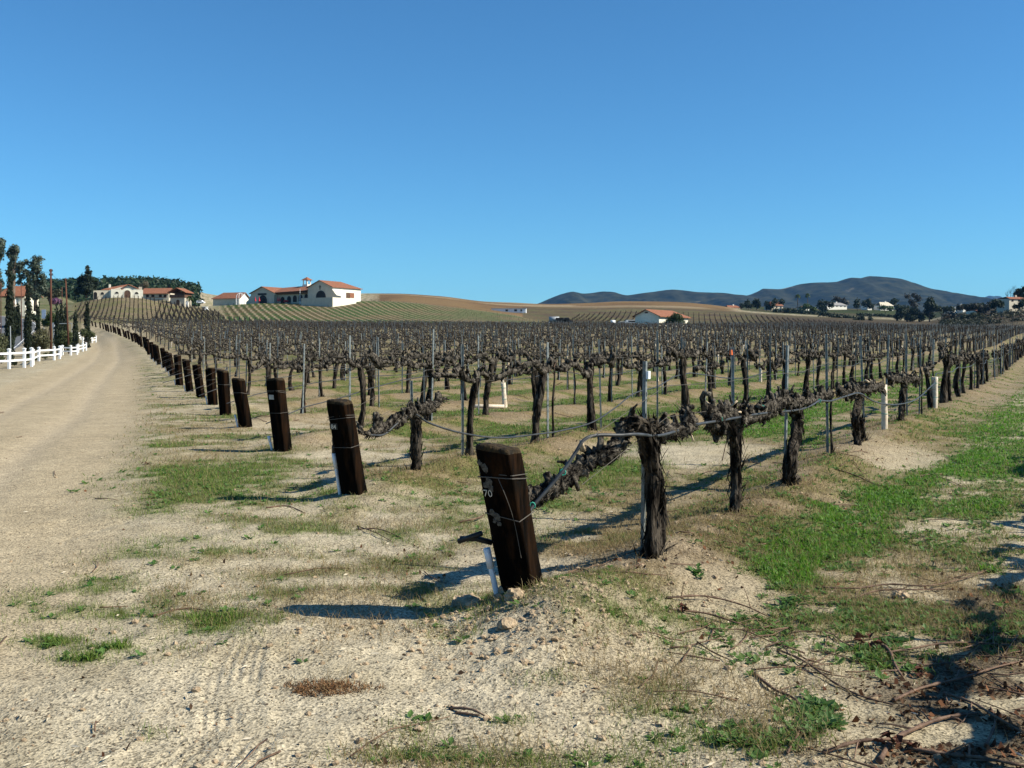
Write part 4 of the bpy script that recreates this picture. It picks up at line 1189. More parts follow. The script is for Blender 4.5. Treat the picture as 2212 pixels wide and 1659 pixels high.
for i, (x, y, h, row, lab) in enumerate(allst):
    me = smesh[min(3, max(0, int(round((h - 1.38) / .08))))]
    o = link('vine_stake', me)
    o.location = (x, y, hz(x, y)); o.rotation_euler = (ri.normal() * .02, ri.normal() * .02, ROW_ANG + ri.choice([0, math.pi]) + ri.normal() * .2)
    if i < len(custom):
        o.scale = (1, 1, h / me.vertices[4].co.z)
    if i == 0:
        b_ = MB(); b_.box(-.022, .022, -.024, -.006, h - .075, h - .02); t_ = b_.build('reflector', M['white_metal'], o)
    if i == 1:
        b_ = MB(); b_.tube([(0, 0, h - .03), (0, 0, h + .015)], [.016, .012], 8); t_ = b_.build('cap', M['orange'], o)
    tag(o, lab, 'stake', 'steel stakes along the vine rows' if i < len(custom) else f'steel stakes of {row_label(row)}')
V = []; Fq = []
for (x, y, h, row) in rest[270:]:
    k = len(V); z = hz(x, y); w = .02
    V += [(x - w, y, z - .1), (x + w, y, z - .1), (x, y + w * 1.5, z - .1), (x - w, y, z + h), (x + w, y, z + h), (x, y + w * 1.5, z + h)]
    Fq += [(k, k + 1, k + 4, k + 3), (k + 1, k + 2, k + 5, k + 4), (k + 2, k, k + 3, k + 5)]
tag(link('distant_stakes', np_mesh('distant_stakes', V, np.array(Fq)), M['stake']), 'far thin steel stakes among the back rows', kind='stuff')
# ---- drip hoses and wires
def row_pts(row, s0, s1, step, zf, rng, wander=.03):
    S = np.arange(s0, s1, step)
    b0 = NRM * row_off(row)
    P = b0[None] + U[None] * S[:, None] + NRM[None] * (rng.normal(size=len(S)) * wander)[:, None]
    z = height(P[:, 0], P[:, 1])
    return np.c_[P, z + np.array([zf(s) for s in S])]
def pl_pt(row, px, py, off=0.0):
    c = row_off(row) + off; t = (px - CX) / F; Y = c / (NRM[0] * t + NRM[1])
    return np.array([t * Y, Y, EYE - (py - H0) * Y / F])
hr_ = np.random.default_rng(77)
H1 = [pl_pt(1, x, y, to_post(x) - .05) for x, y in ((1132, 1128), (1150, 1095), (1185, 1055), (1222, 1010), (1245, 975), (1262, 950), (1290, 940), (1340, 940), (1375, 938), (1430, 940), (1500, 918), (1560, 908), (1640, 894), (1720, 886), (1752, 876), (1770, 866), (1795, 866), (1830, 855), (1858, 850), (1890, 868), (1935, 874), (1980, 862), (2018, 828))]
s_e = float(U @ H1[-1][:2])
tail = row_pts(1, s_e + 1, 120, 1.0, lambda s: 0.82 - .10 * abs(math.sin(s * .55)), hr_)
P = np.concatenate([smooth_path(H1, 140), tail])
b_ = MB(); b_.tube(P, .0115, 7); o = b_.build('drip_hose', M['hose'], None, True); tag(o, 'grey drip hose looping from the front post along the nearest row', 'hose', 'drip hoses along the rows')
for x, y in ((1216, 1020), (1150, 1092), (1556, 905), (1770, 866), (1647, 880)):
    c_ = pl_pt(1, x, y, to_post(x) - .05); a = np.linspace(0, 2 * np.pi, 9); b_ = MB(); b_.tube(np.c_[np.cos(a) * .016, np.zeros(9), np.sin(a) * .018] + c_, .0055, 5, closed=False); b_.build('tie', M['teal'], o)
H2 = [pl_pt(2, x, y, -.05) for x, y in ((800, 940), (830, 938), (862, 912), (895, 895), (930, 915), (1000, 936), (1080, 946), (1160, 938), (1215, 930), (1280, 912), (1330, 880), (1370, 850), (1420, 836))]
s_e = float(U @ H2[-1][:2])
P = np.concatenate([smooth_path(H2, 90), row_pts(2, s_e + 1, 110, 1.0, lambda s: 0.80 - .16 * abs(math.sin(s * .5)), hr_)])
b_ = MB(); b_.tube(P, .0115, 7); tag(b_.build('drip_hose', M['hose'], None, True), 'grey drip hose sagging low between stakes behind the post numbered 84', 'hose', 'drip hoses along the rows')
H3 = [pl_pt(3, x, y, -.05) for x, y in ((628, 930), (680, 928), (720, 920), (760, 890))]
for row in range(3, 21):
    p0 = post_xy[row - 1]; s0 = float(U @ p0) + .1
    a_, b2 = hr_.random() * 6, .35 + .3 * hr_.random()
    P = row_pts(row, s0, s0 + (90 if row < 12 else 60), .8, lambda s: (0.45 + .35 * min(1, (s - s0) / 3)) - .15 * abs(math.sin(s * b2 + a_)), hr_)
    b_ = MB(); b_.tube(P, .0085, 5); tag(b_.build('drip_hose', M['hose'], None, True), f'grey drip hose hung along {row_label(row)}', 'hose', 'drip hoses along the rows')
for row in range(1, 11):
    p0 = post_xy[row - 1]; s0 = float(U @ p0)
    hh = 1.12
    P = row_pts(row, s0 + .15, s0 + 70, 1.4, lambda s: min(hh, .75 + (s - s0) * .25), hr_, .004)
    b_ = MB(); b_.tube(P, .0022, 4)
    P2 = row_pts(row, s0 + .15, s0 + 70, 1.4, lambda s: min(.9, .5 + (s - s0) * .3), hr_, .004)
    b_.tube(P2, .002, 4)
    tag(b_.build('trellis_wire', M['wire'], None), f'thin double trellis wire strung along {row_label(row)}', 'wire', 'trellis wires along the rows')
# ---------------------------------------------------------------- trees and shrubs
def leaves(blobs_, n, size, cols, rng, flat=0.0, upright=0.0, core=0.35):
    """small leaf quads through a set of ellipsoids (cx,cy,cz,rx,ry,rz); returns mesh arrays"""
    B = np.array(blobs_, float)
    w = (B[:, 3] * B[:, 4] * B[:, 5]) ** 0.7; w /= w.sum()
    k = rng.choice(len(B), n, p=w)
    d = rng.normal(size=(n, 3)); d /= np.linalg.norm(d, axis=1, keepdims=True)
    rad = (core + (1 - core) * rng.random(n) ** 0.6)[:, None]
    c = B[k, :3] + d * rad * B[k, 3:6]
    c += rng.normal(size=(n, 3)) * size * 0.6
    nrm = d + rng.normal(size=(n, 3)) * 0.8
    nrm[:, 2] += flat
    nrm /= np.linalg.norm(nrm, axis=1, keepdims=True)
    t = np.cross(nrm, rng.normal(size=(n, 3)));
    if upright: t = t * (1 - upright) + np.array([0, 0, upright])
    t /= np.linalg.norm(t, axis=1, keepdims=True) + 1e-9
    b = np.cross(nrm, t)
    s = size * (0.6 + 0.8 * rng.random(n))[:, None]
    V = np.stack([c - t * s - b * s * .25, c - t * s * .1 - b * s * .55, c + t * s, c + b * s * .55 - t * s * .1], 1).reshape(-1, 3)
    Fq = np.arange(n * 4).reshape(-1, 4)
    clump = vnoise(c[:, 0] / (size * 5), c[:, 1] / (size * 5) + c[:, 2] / (size * 4), 7)
    ca = np.array(cols[0]); cb = np.array(cols[1])
    f = np.clip(clump * 0.6 + rng.random(n) * 0.5, 0, 1)[:, None]
    col = ca * (1 - f) + cb * f
    return V, Fq, np.repeat(col, 4, axis=0)
def crown(name, blobs_, n, size, cols, rng, parent, **k):
    V, Fq, c = leaves(blobs_, n, size, cols, rng, **k)
    me = np_mesh(name, V, Fq); set_col(me, c)
    return link(name, me, M['leaf'], parent)
def gpos(px, Z):
    X = (px - CX) / F * Z
    return np.array([X, Z, hz(X, Z)])
def m_of(dpx, Z): return dpx * Z / F
def tree_trunk(parent, pts, r, mat='trunk'):
    b_ = MB(); b_.tube(pts, r, 7, knob=.08, rng=trg); b_.build('trunk', M[mat], parent, True)
trg = np.random.default_rng(91)
G_CYP = ((.006, .011, .005), (.022, .032, .012)); G_EUC = ((.022, .036, .024), (.125, .155, .110)); G_PINE = ((.012, .020, .012), (.035, .050, .028))
G_BUSH = ((.035, .045, .016), (.10, .12, .045)); G_GREEN = ((.03, .055, .012), (.07, .12, .03)); G_DARK = ((.010, .020, .010), (.030, .048, .020)); G_DRYB = ((.09, .075, .045), (.15, .13, .08))

def cypress(px, y0, y1, wpx, Z, label):
    p = gpos(px, Z); h = p[2] * 0 + m_of(y1 - y0, Z); w = m_of(wpx, Z) / 2
    base = EYE - (y1 - H0) * Z / F
    p[2] = min(p[2], base)
    h = EYE - (y0 - H0) * Z / F - p[2]
    root = thing('cypress_tree', label, 'cypress', p, trg.random() * 6, 'slim cypresses beside the paved road')
    tree_trunk(root, [(0, 0, -.2), (0, 0, h * .3), (0, 0, h * .85)], [w * .25, w * .2, .03])
    n = 14
    bl = []
    for i in range(n):
        f = i / (n - 1)
        prof = (0.55 + 0.45 * math.sin(min(1, f * 2.2) * math.pi / 2)) * (1 - max(0, f - .25) / .75) ** 0.95 + 0.03
        bl.append((trg.normal() * w * .08, trg.normal() * w * .08, h * (.04 + .94 * f), w * prof, w * prof, h / n * 1.1))
    crown('foliage', bl, int(1500 + 90 * wpx), max(0.10, m_of(2.6, Z)), G_CYP, trg, root, upright=.75, core=.5)
for i, (px, y0, y1, w, Z, lab) in enumerate((
    (21.5, 561, 758, 23, 72, 'broadest tall dark cypress behind the white fence'), (60.5, 582, 752, 16, 78, 'second tall dark cypress, between the road and the grey green bush'),
    (35, 654, 682, 3.2, 150, 'tiny cypress left of a matching tiny one beyond the paved road'), (39.8, 654, 682, 3.2, 150, 'tiny cypress right of a matching tiny one beyond the paved road'), (82, 652, 697, 5, 128, 'small cypress just left of the blue sign'),
    (123.5, 656, 722, 8, 104, 'first of three small cypresses behind the gate arm'), (132, 650, 722, 8.5, 108, 'middle and tallest of three small cypresses behind the gate arm'), (142, 656, 719, 8, 112, 'third of three small cypresses behind the gate arm'),
    (163, 665, 738, 9, 100, 'narrow cypress at the right end of the gate arm'), (188.5, 646, 728, 9.5, 112, 'lone pointed cypress by the far bend of the dirt road'))):
    cypress(px, y0, y1, w, Z, lab)

def tree(name, label, px, ybase, Z, blobs_px, n, leaf_px, cols, group=None, trunk=None, cat='tree', flat=0.2, core=.3, deep=0.8):
    """blobs given as (px,row,rx,ry) of the frame at distance Z, turned into metres round the trunk foot"""
    p = gpos(px, Z)
    zb = EYE - (ybase - H0) * Z / F
    p[2] = min(p[2], zb) if abs(p[2] - zb) < 3 else zb
    root = thing(name, label, cat, p, 0, group)
    bl = []
    for (bx, by, rx, ry) in blobs_px:
        x = (bx - px) * Z / F; z = EYE - (by - H0) * Z / F - p[2]
        rxm = rx * Z / F; rym = ry * Z / F
        bl.append((x, trg.normal() * rxm * .5, z, rxm, rxm * deep, rym))
    crown('crown' if cat == 'tree' else 'foliage', bl, n, m_of(leaf_px, Z), cols, trg, root, flat=flat, core=core)
    if trunk is None:
        top = max(b[2] for b in bl); r = max(.12, top * .03) if cat == 'tree' else .05
        hi = sorted(bl, key=lambda b: -b[2])[:3]
        b_ = MB(); b_.tube([(0, 0, -.3), (trg.normal() * .1, 0, top * .35), (hi[0][0] * .6, hi[0][1] * .5, top * .75)], [r * 1.2, r, r * .5], 7, knob=.1, rng=trg)
        for b in bl[:5]: b_.tube([(trg.normal() * .05, 0, top * .3), ((b[0]) * .5, b[1] * .5, (b[2] + top * .3) * .5), (b[0], b[1], b[2])], [r * .55, r * .4, r * .15], 5)
        b_.build('trunk', M['trunk'], root, True)
    return root
E = 'eucalyptus trees behind the paved road'
tree('eucalyptus_tree', 'tall airy eucalyptus cut by the left edge of the photo', -14, 690, 150, [(-6, 545, 13, 22), (-2, 590, 12, 18), (0, 525, 7, 12), (-10, 620, 12, 15), (2, 612, 7, 10)], 1900, 3.0, G_EUC, E)
tree('eucalyptus_tree', 'tall eucalyptus with a rounded top tuft above the broadest cypress', 26, 680, 155, [(27, 540, 11, 12), (36, 538, 7, 9), (20, 548, 8, 9), (30, 556, 10, 8), (26, 572, 9, 11), (34, 574, 8, 8), (20, 590, 8, 10), (30, 598, 8, 7)], 1700, 2.6, G_EUC, E)
tree('eucalyptus_tree', 'dense eucalyptus left of the first utility pole, dark with gaps of sky', 76, 668, 145, [(76, 562, 8, 11), (84, 560, 7, 8), (68, 572, 8, 9), (80, 580, 12, 12), (92, 600, 8, 14), (72, 598, 12, 14), (84, 618, 14, 16), (94, 622, 6, 8), (66, 622, 9, 12), (78, 638, 12, 10), (48, 574, 9, 9), (40, 586, 7, 7), (54, 566, 7, 6), (46, 598, 9, 7), (42, 610, 7, 5), (58, 588, 7, 8)], 3600, 2.6, G_EUC, E)
tree('eucalyptus_tree', 'low leafy eucalyptus in front of the grove hill, left of the thin bare pole', 108, 656, 190, [(104, 632, 10, 10), (116, 638, 10, 9), (124, 634, 8, 9), (110, 646, 10, 6)], 1500, 2.4, ((.03, .035, .018), (.07, .075, .04)), E)
tree('pine_tree', 'big dark spreading pine left of the white arched house', 187, 641, 235, [(189, 580, 4, 6), (193, 588, 6, 5), (186, 590, 4, 4), (190, 598, 9, 6), (178, 598, 3, 6), (182, 606, 11, 5), (198, 606, 7, 6), (172, 604, 5, 8), (174, 612, 9, 6), (190, 615, 14, 6), (204, 618, 6, 8), (176, 622, 13, 7), (198, 626, 12, 7), (168, 630, 8, 6), (186, 632, 12, 5), (208, 610, 5, 3)], 5200, 2.1, G_PINE, None, flat=.5)
tree('redbud_tree', 'small rounded tree in purple blossom left of the knoll', 121, 658, 175, [(121, 650, 7, 6), (115, 652, 5, 5), (127, 651, 5, 5)], 900, 2.0, ((.16, .07, .14), (.30, .15, .26)), None)
tree('bare_tree', 'pale leafless tree behind the low red roofed building', 314, 622, 330, [(313, 612, 7, 7), (310, 618, 9, 6), (318, 616, 6, 6)], 500, 1.6, G_DRYB, None, core=.1)
tree('roadside_bush', 'grey green twiggy bush behind the white fence, below the first utility pole', 88, 756, 82, [(88, 732, 17, 16), (76, 738, 12, 14), (99, 738, 12, 14), (86, 718, 11, 10), (96, 722, 8, 9), (82, 748, 18, 9)], 3600, 2.0, ((.05, .045, .02), (.125, .125, .06)), 'bushes behind the white fence', cat='bush')
tree('roadside_bush', 'bushy yellow green shrub under the gate arm behind the white fence', 140, 748, 103, [(138, 733, 16, 13), (128, 738, 10, 11), (152, 736, 11, 12), (142, 722, 11, 8), (150, 724, 7, 7), (138, 744, 18, 7)], 3600, 1.9, G_BUSH, 'bushes behind the white fence', cat='bush')
tree('roadside_bush', 'pale green bush cut by the left edge of the photo behind the fence', -8, 772, 62, [(-4, 740, 16, 20), (4, 756, 12, 16), (-10, 725, 10, 12)], 2200, 2.2, ((.06, .06, .03), (.14, .15, .07)), 'bushes behind the white fence', cat='bush')
tree('roadside_bush', 'dark bush behind the blue sign beside the first utility pole', 104, 705, 118, [(104, 692, 12, 12), (112, 684, 10, 10), (97, 698, 8, 8), (110, 697, 12, 9)], 2000, 1.9, ((.015, .03, .01), (.06, .10, .025)), 'bushes behind the white fence', cat='bush')
tree('roadside_bush', 'low green bush round the foot of the lone cypress by the road bend', 184, 730, 106, [(182, 718, 8, 9), (194, 722, 8, 7), (200, 724, 5, 5)], 1100, 1.6, G_BUSH, 'bushes behind the white fence', cat='bush')
tree('roadside_bush', 'small dark bush right of the second tall cypress across the road', 72, 690, 125, [(72, 684, 7, 7), (78, 688, 6, 5)], 600, 1.8, G_DARK, 'bushes behind the white fence', cat='bush')
for i, (px, py, Z, w) in enumerate(((2, 784, 58, 7), (30, 790, 57, 7), (58, 783, 60, 7), (75, 782, 72, 6), (98, 775, 74, 7), (112, 770, 76, 6), (128, 768, 88, 5), (150, 760, 92, 5))):
    tree('rose_bush', ['low rose bush by the nearest fence post', 'low leafy plant under the nearest fence rails', 'low dark plant at the second near fence post', 'weedy tuft at the joint of the first two fence runs', 'weedy bush under the rails of the second fence run', 'green weeds under the end of the second fence run', 'weeds below the third fence run', 'weeds at the far end of the third fence run'][i], px, py, Z, [(px, py - 6, w, 6), (px + 3, py - 9, w * .6, 5)], 350, 1.6, G_BUSH, 'plants along the white fence', trunk=0, cat='plant')
# the citrus grove on the far hill reads as one mass
bl = []
for i in range(420):
    px = trg.uniform(60, 424); Z = trg.uniform(425, 600)
    X = (px - CX) / F * Z; z = float(macro(X, Z))
    bl.append((X, Z, z + 1.6, 3.0, 3.0, 2.6))
V, Fq, c = leaves(bl, 16000, 1.0, ((.008, .020, .006), (.022, .048, .014)), trg, flat=.3, core=.6)
me = np_mesh('citrus_grove', V, Fq); set_col(me, c); tag(link('citrus_grove', me, M['leaf']), 'dark green citrus grove covering the hill behind the houses', kind='stuff')

# ---------------------------------------------------------------- white rail fence beside the dirt road
def fence_run(label, feet, h, rails, rail_end=None):
    p0 = feet[0]
    root = thing('rail_fence', label, 'fence', (p0[0], p0[1], hz(*p0)), 0, 'white rail fence along the dirt road')
    tops = []
    for p in feet:
        z = hz(*p) - hz(*p0); x, y = p - p0
        b_ = MB(); b_.box(x - .065, x + .065, y - .065, y + .065, z - .2, z + h)
        b_.build('post', M['white_paint'], root)
        b_ = MB(); b_.box(x - .085, x + .085, y - .085, y + .085, z + h, z + h + .03); b_.add([(x - .085, y - .085, z + h + .03), (x + .085, y - .085, z + h + .03), (x + .085, y + .085, z + h + .03), (x - .085, y + .085, z + h + .03), (x, y, z + h + .08)], [(0, 1, 4), (1, 2, 4), (2, 3, 4), (3, 0, 4)])
        b_.build('post_cap', M['white_paint'], root)
        tops.append(np.array([x, y, z]))
    for a, b in zip(tops[:-1], tops[1:]):
        d = b - a; d /= np.linalg.norm(d); nn = np.array([-d[1], d[0], 0])
        for zf in rails:
            q0 = a + d * .067 + [0, 0, zf * h]; q1 = b - d * .067 + [0, 0, zf * h]
            V = []
            for q in (q0, q1):
                V += [q - nn * .02 + [0, 0, -.055], q + nn * .02 + [0, 0, -.055], q + nn * .02 + [0, 0, .055], q - nn * .02 + [0, 0, .055]]
            b_ = MB(); b_.add(V, [(0, 1, 5, 4), (1, 2, 6, 5), (2, 3, 7, 6), (3, 0, 4, 7), (3, 2, 1, 0), (4, 5, 6, 7)])
            b_.build('rail', M['white_paint'], root)
def fence_px(label, pts, hpx, rails=(.42, .80)):
    feet = [ground_at(x, y) for x, y in pts]
    fence_run(label, feet, hpx * np.mean([f[1] for f in feet]) / F, rails)
fence_px('nearest run of white rail fence, cut by the left edge of the photo', [(-22, 799), (19.5, 797), (52.5, 794.3), (68, 792.3)], 41)
fence_px('second run of white rail fence, in front of the grey green bush', [(71, 789), (84, 780.4), (117, 778.4), (129, 775.3)], 29)
fence_px('third run of white rail fence, below the yellow green shrub', [(131, 770), (135, 767.3), (153, 767.8), (166.5, 766.5)], 20.5)
fence_px('short fourth run of white rail fence, at the foot of the narrow cypress', [(169, 762), (179, 759.3), (186, 757.5)], 17)
fence_px('far run of white rail fence, at the bend of the dirt road', [(179, 744), (189, 741), (199.5, 740.3), (207.5, 738.5)], 14)
fence_px('farthest short run of white rail fence, left of the bend', [(167, 735), (174, 734.5)], 17, (.3, .6, .9))

# ---------------------------------------------------------------- poles, gate arm, signs on the left
def pole(label, px, y0, y1, wpx, Z, lean=0.0, arms=()):
    p = gpos(px, Z); zt = EYE - (y0 - H0) * Z / F; zb = EYE - (y1 - H0) * Z / F
    p[2] = min(p[2], zb); h = zt - p[2]; r = wpx * Z / F / 2
    root = thing('utility_pole', label, 'utility pole', p, 0, 'wooden poles along the road')
    b_ = MB(); b_.tube([(0, 0, -.3), (-lean * h * .5, 0, h * .5), (-lean * h, 0, h)], [r * 1.1, r, r * .8], 9); b_.build('pole', M['pole_wood'], root, True)
    for (f, w) in arms:
        b_ = MB(); x0 = -lean * h * f; b_.box(x0 - w, x0 + w, -.05, .05, h * f - .04, h * f + .04)
        for q in (-w, w): b_.tube([(x0 + q * .93, 0, h * f), (x0 + q * .93, 0, h * f + .14)], .04, 6)
        b_.build('insulator', M['iron'], root)
    return np.array([p[0] - lean * h, p[1], p[2] + h])
pA = pole('tall rusty brown utility pole, nearest, rising from the grey green bush', 110, 581, 742, 4.6, 90, 0.0, ((.975, .14), (.93, .16)))
pB = pole('leaning reddish utility pole behind the yellow green shrub', 149, 601, 730, 3.6, 92, 0.045, ((.97, .10),))
pC = pole('thin pale bare pole left of the leaning reddish pole', 134, 620, 668, 1.8, 170)
pD = pole('thin brown pole between the two tall dark cypresses', 46, 612, 684, 2.0, 135)
pE = pole('thin brown pole at the left edge beside the broadest cypress', 2, 610, 690, 2.0, 120)
b_ = MB()
for q0, q1, sag in ((pA + [0, 0, -.3], pB + [0, 0, -.1], .35), (pA + [0, 0, -.3], np.array([-85, 60, 11.0]), .8)):
    t_ = np.linspace(0, 1, 14)[:, None]; P = q0 * (1 - t_) + q1 * t_; P[:, 2] -= (sag * 4 * t_ * (1 - t_))[:, 0]
    b_.tube(P, .011, 4)
tag(b_.build('power_line', M['iron']), 'thin power line strung between the two tall brown poles', 'cable')
p = gpos(116, 106); root = thing('gate_arm', 'raised grey barrier arm with a pale control box behind the white fence', 'barrier', p)
zt = EYE - (698 - H0) * 106 / F - p[2]
b_ = MB(); b_.box(-.06, .06, -.06, .06, -.2, zt - .55); b_.build('stand', M['grey_metal'], root)
b_ = MB(); b_.box(-.2, .14, -.16, .16, zt - .55, zt + .05); b_.build('control_box', M['grey_metal'], root)
b_ = MB(); b_.tube([(.1, -.05, zt - .08), (1.95, -.05, zt - .02)], .04, 6); b_.build('arm', M['grey_metal'], root)
b_ = MB(); b_.tube([(1.95, -.05, -.5), (1.95, -.05, zt + .02)], .03, 6); b_.build('rest_post', M['grey_metal'], root)
p = gpos(94.5, 120); root = thing('road_sign', 'blue grey blank backed sign board before the dark bush', 'sign', p)
zt = EYE - (669 - H0) * 120 / F - p[2]; zb = EYE - (688 - H0) * 120 / F - p[2]
b_ = MB(); b_.box(-.25, .25, -.02, .02, max(.2, zb), zt); b_.build('board', M['blue_sign'], root)
b_ = MB(); b_.box(-.03, .03, .02, .07, -.3, zt); b_.build('leg', M['grey_metal'], root)
p = gpos(24, 60); root = thing('marker_pole', 'thin pale marker pole in front of the broadest cypress', 'pole', p)
b_ = MB(); b_.tube([(0, 0, -.2), (-.05, 0, 2.4)], .028, 6); b_.build('pole', M['grey_metal'], root)

# ---------------------------------------------------------------- buildings
def arch_poly(cx, w, z0, z1, n=12):
    """door or window shape: straight sides to z1 - w/2, round head"""
    r = w / 2; sp = max(z0, z1 - r)
    return [(cx - r, z0), (cx + r, z0)] + [(cx + r * math.cos(a), sp + (z1 - sp) * math.sin(a)) for a in np.linspace(0, math.pi, n)]
def put(root, name, mat, fn, smooth=False):
    b_ = MB(); fn(b_); return b_.build(name, M[mat], root, smooth)
def ring_prism(b_, outer, inner, y0, y1):
    n = len(outer)
    V = [(p[0], y0, p[1]) for p in outer] + [(p[0], y0, p[1]) for p in inner] + [(p[0], y1, p[1]) for p in outer] + [(p[0], y1, p[1]) for p in inner]
    Fq = []
    for i in range(n):
        j = (i + 1) % n
        Fq += [(i, j, n + j, n + i), (2 * n + i, 3 * n + i, 3 * n + j, 2 * n + j), (i, 2 * n + i, 2 * n + j, j), (n + i, n + j, 3 * n + j, 3 * n + i)]
    b_.add(V, Fq)
def arch_window(root, y, cx, w, z0, z1, frame='iron', pane='dark_glass', out=.06, fw=.12):
    """an arched opening on a wall whose outer face is at y (facing -y)"""
    o = put(root, 'window', frame, lambda b: ring_prism(b, arch_poly(cx, w + 2 * fw, z0 - fw, z1 + fw), arch_poly(cx, w, z0, z1), y - out, y + .02))
    put(o, 'pane', pane, lambda b: b.prism(arch_poly(cx, w, z0, z1), y - out * .4, y + .01))
    return o
def rect_window(root, y, x0, x1, z0, z1, frame='wood_brown', pane='dark_glass', name='window', fw=.1):
    o = put(root, name, frame, lambda b: ring_prism(b, [(x0 - fw, z0 - fw), (x1 + fw, z0 - fw), (x1 + fw, z1 + fw), (x0 - fw, z1 + fw)], [(x0, z0), (x1, z0), (x1, z1), (x0, z1)], y - .06, y + .02))
    put(o, 'pane' if name == 'window' else 'leaf', pane, lambda b: b.box(x0, x1, y - .025, y + .01, z0, z1))
    return o
def gable_roof(root, x0, x1, y0, y1, ze, zr, over=.35, th=.16, mat='tiles', hip=0.0):
    """ridge along y"""
    xm = (x0 + x1) / 2; k = (zr - ze) / (xm - x0); e = ze - over * k
    def f(b):
        b.slab((x0 - over, y0 - over, e), (xm, y0 - over, zr), (xm, y1 + over - hip, zr), (x0 - over, y1 + over, e), th)
        b.slab((xm + .001, y0 - over, zr), (x1 + over, y0 - over, e), (x1 + over, y1 + over, e), (xm + .001, y1 + over - hip, zr), th)
        if hip: b.add([(x0 - over, y1 + over, e), (x1 + over, y1 + over, e), (xm, y1 + over - hip, zr)], [(1, 0, 2)])
    return put(root, 'roof', mat, f)

# the winery on the green hill
O = np.array([-86.5, 330.0]); A_E = math.atan2(-.5, .86)
zf = min(hz(*(O + a * np.array([.86, -.5]) + b * np.array([.5, .86]))) for a in (0, 15, 34) for b in (0, 12))
ZW = EYE - (655.5 - H0) * 330 / F
root = thing('winery', 'long winery with red tiled roofs, two gables and a bell cupola on the green hill', 'winery', (O[0], O[1], ZW), A_E)
s_ = 10.3
put(root, 'wall', 'stucco_grey_and_shaded', lambda b: b.prism([(0, -2.5), (s_, -2.5), (s_, 3.5), (s_ / 2, 5.45), (0, 3.5)], 0, 14))  # cream wing; the front's shade is put into the grey
put(root, 'wall', 'stucco_cream', lambda b: b.box(s_ + .01, s_ + .16, -.02, 4, 2.6, 3.45))  # sunlit strip of the wing's side, left cream against the greyed front
gable_roof(root, 0, s_, 0, 14, 3.5, 5.5, .5)
arch_window(root, 0, 5.4, 3.0, .1, 2.3, fw=.32, out=.1)
put(root, 'sign_board', 'iron', lambda b: b.box(3.2, 7.0, -.14, -.01, 2.62, 3.25))
put(root, 'wall', 'stucco_grey_and_shaded', lambda b: b.prism([(s_ + .02, -2.5), (24.7, -2.5), (24.7, 3.2), (s_ + .02, 3.2)], 1.6, 13))  # recessed arcade wall, its shade painted in as grey
put(root, 'eave_band', 'wood_brown', lambda b: b.box(s_ + .3, 24.6, .6, 1.55, 2.75, 3.35))  # dark beam carries the eave's shadow band in its colour
def midroof(b):
    b.slab((s_ - .2, -.2, 3.35), (24.9, -.2, 3.75), (24.9, 7, 5.9), (s_ - 3, 7, 5.3), .16)
    b.slab((s_ - 3, 7.001, 5.3), (24.9, 7.001, 5.9), (24.9, 14, 3.6), (s_ - .2, 14, 3.4), .16)
put(root, 'roof', 'tiles', midroof)
for i, cx in enumerate((12.6, 15.4, 17.9, 20.3, 22.8)):
    arch_window(root, 1.6, cx, 1.75, -.3 + .22 * i, 2.0 + .16 * i, frame='stucco_grey_and_shaded', out=.08, fw=.12)
W0, W1 = 24.75, 34.9
put(root, 'wall', 'stucco_grey_and_shaded', lambda b: (b.prism([(W0, -2.5), (W1 - .05, -2.5), (W1 - .05, 4.6), ((W0 + W1) / 2, 6.65), (W0, 4.6)], 0, 9), b.box(W0, W1 - .05, 9.001, 14, -2.5, 4.55)))  # right wing's shaded faces, greyed by colour
put(root, 'wall', 'stucco_white', lambda b: b.box(W1 - .04, W1 + .02, .02, 14, -2.5, 4.65))  # lit face of the same wing, brightened by a paler stucco skin
gable_roof(root, W0, W1, 0, 14, 4.7, 6.8, .5, hip=4.5)
arch_window(root, 0, 30.2, 3.2, .7, 3.1, fw=.4, out=.1)
put(root, 'cross', 'iron', lambda b: (b.box(29.75, 29.95, -.12, -.01, 3.75, 5.2), b.box(29.4, 30.3, -.115, -.012, 4.55, 4.75)))
o = put(root, 'door', 'wood_brown', lambda b: b.box(W1 + .03, W1 + .12, 6.6, 8.4, .9, 3.0))
put(root, 'window', 'tiles', lambda b: b.box(W1 + .03, W1 + .10, 8.5, 10.6, 1.4, 3.0))
cup = put(root, 'cupola', 'stucco_white', lambda b: [b.box(17.1 + dx, 17.35 + dx, 6.2 + dy, 6.45 + dy, 5.4, 7.5) for dx in (0, 1.6) for dy in (0, 1.6)] and b.box(17.0, 19.1, 6.1, 8.2, 5.0, 6.1))
put(cup, 'roof', 'tiles', lambda b: b.add([(16.6, 5.7, 7.5), (19.5, 5.7, 7.5), (19.5, 8.6, 7.5), (16.6, 8.6, 7.5), (18.05, 7.15, 8.6)], [(0, 1, 4), (1, 2, 4), (2, 3, 4), (3, 0, 4), (3, 2, 1, 0)]))
put(cup, 'bell', 'iron', lambda b: b.tube([(18.05, 7.2, 6.2), (18.05, 7.2, 6.6), (18.05, 7.2, 6.9)], [.35, .28, .1], 8))
put(root, 'terrace_wall', 'stucco_grey_and_shaded', lambda b: (b.box(26.5, 39.2, -5, -4.8, -3.5, .95), b.box(26.5, 39.0, -4.79, 6.4, -3.5, .3)))  # terrace front: shade painted in with grey stucco
put(root, 'terrace_wall', 'stucco_cream', lambda b: b.box(39.0, 39.21, -4.799, 6.4, -3.5, .95))  # sunlit end of the same terrace, coloured lighter than its front
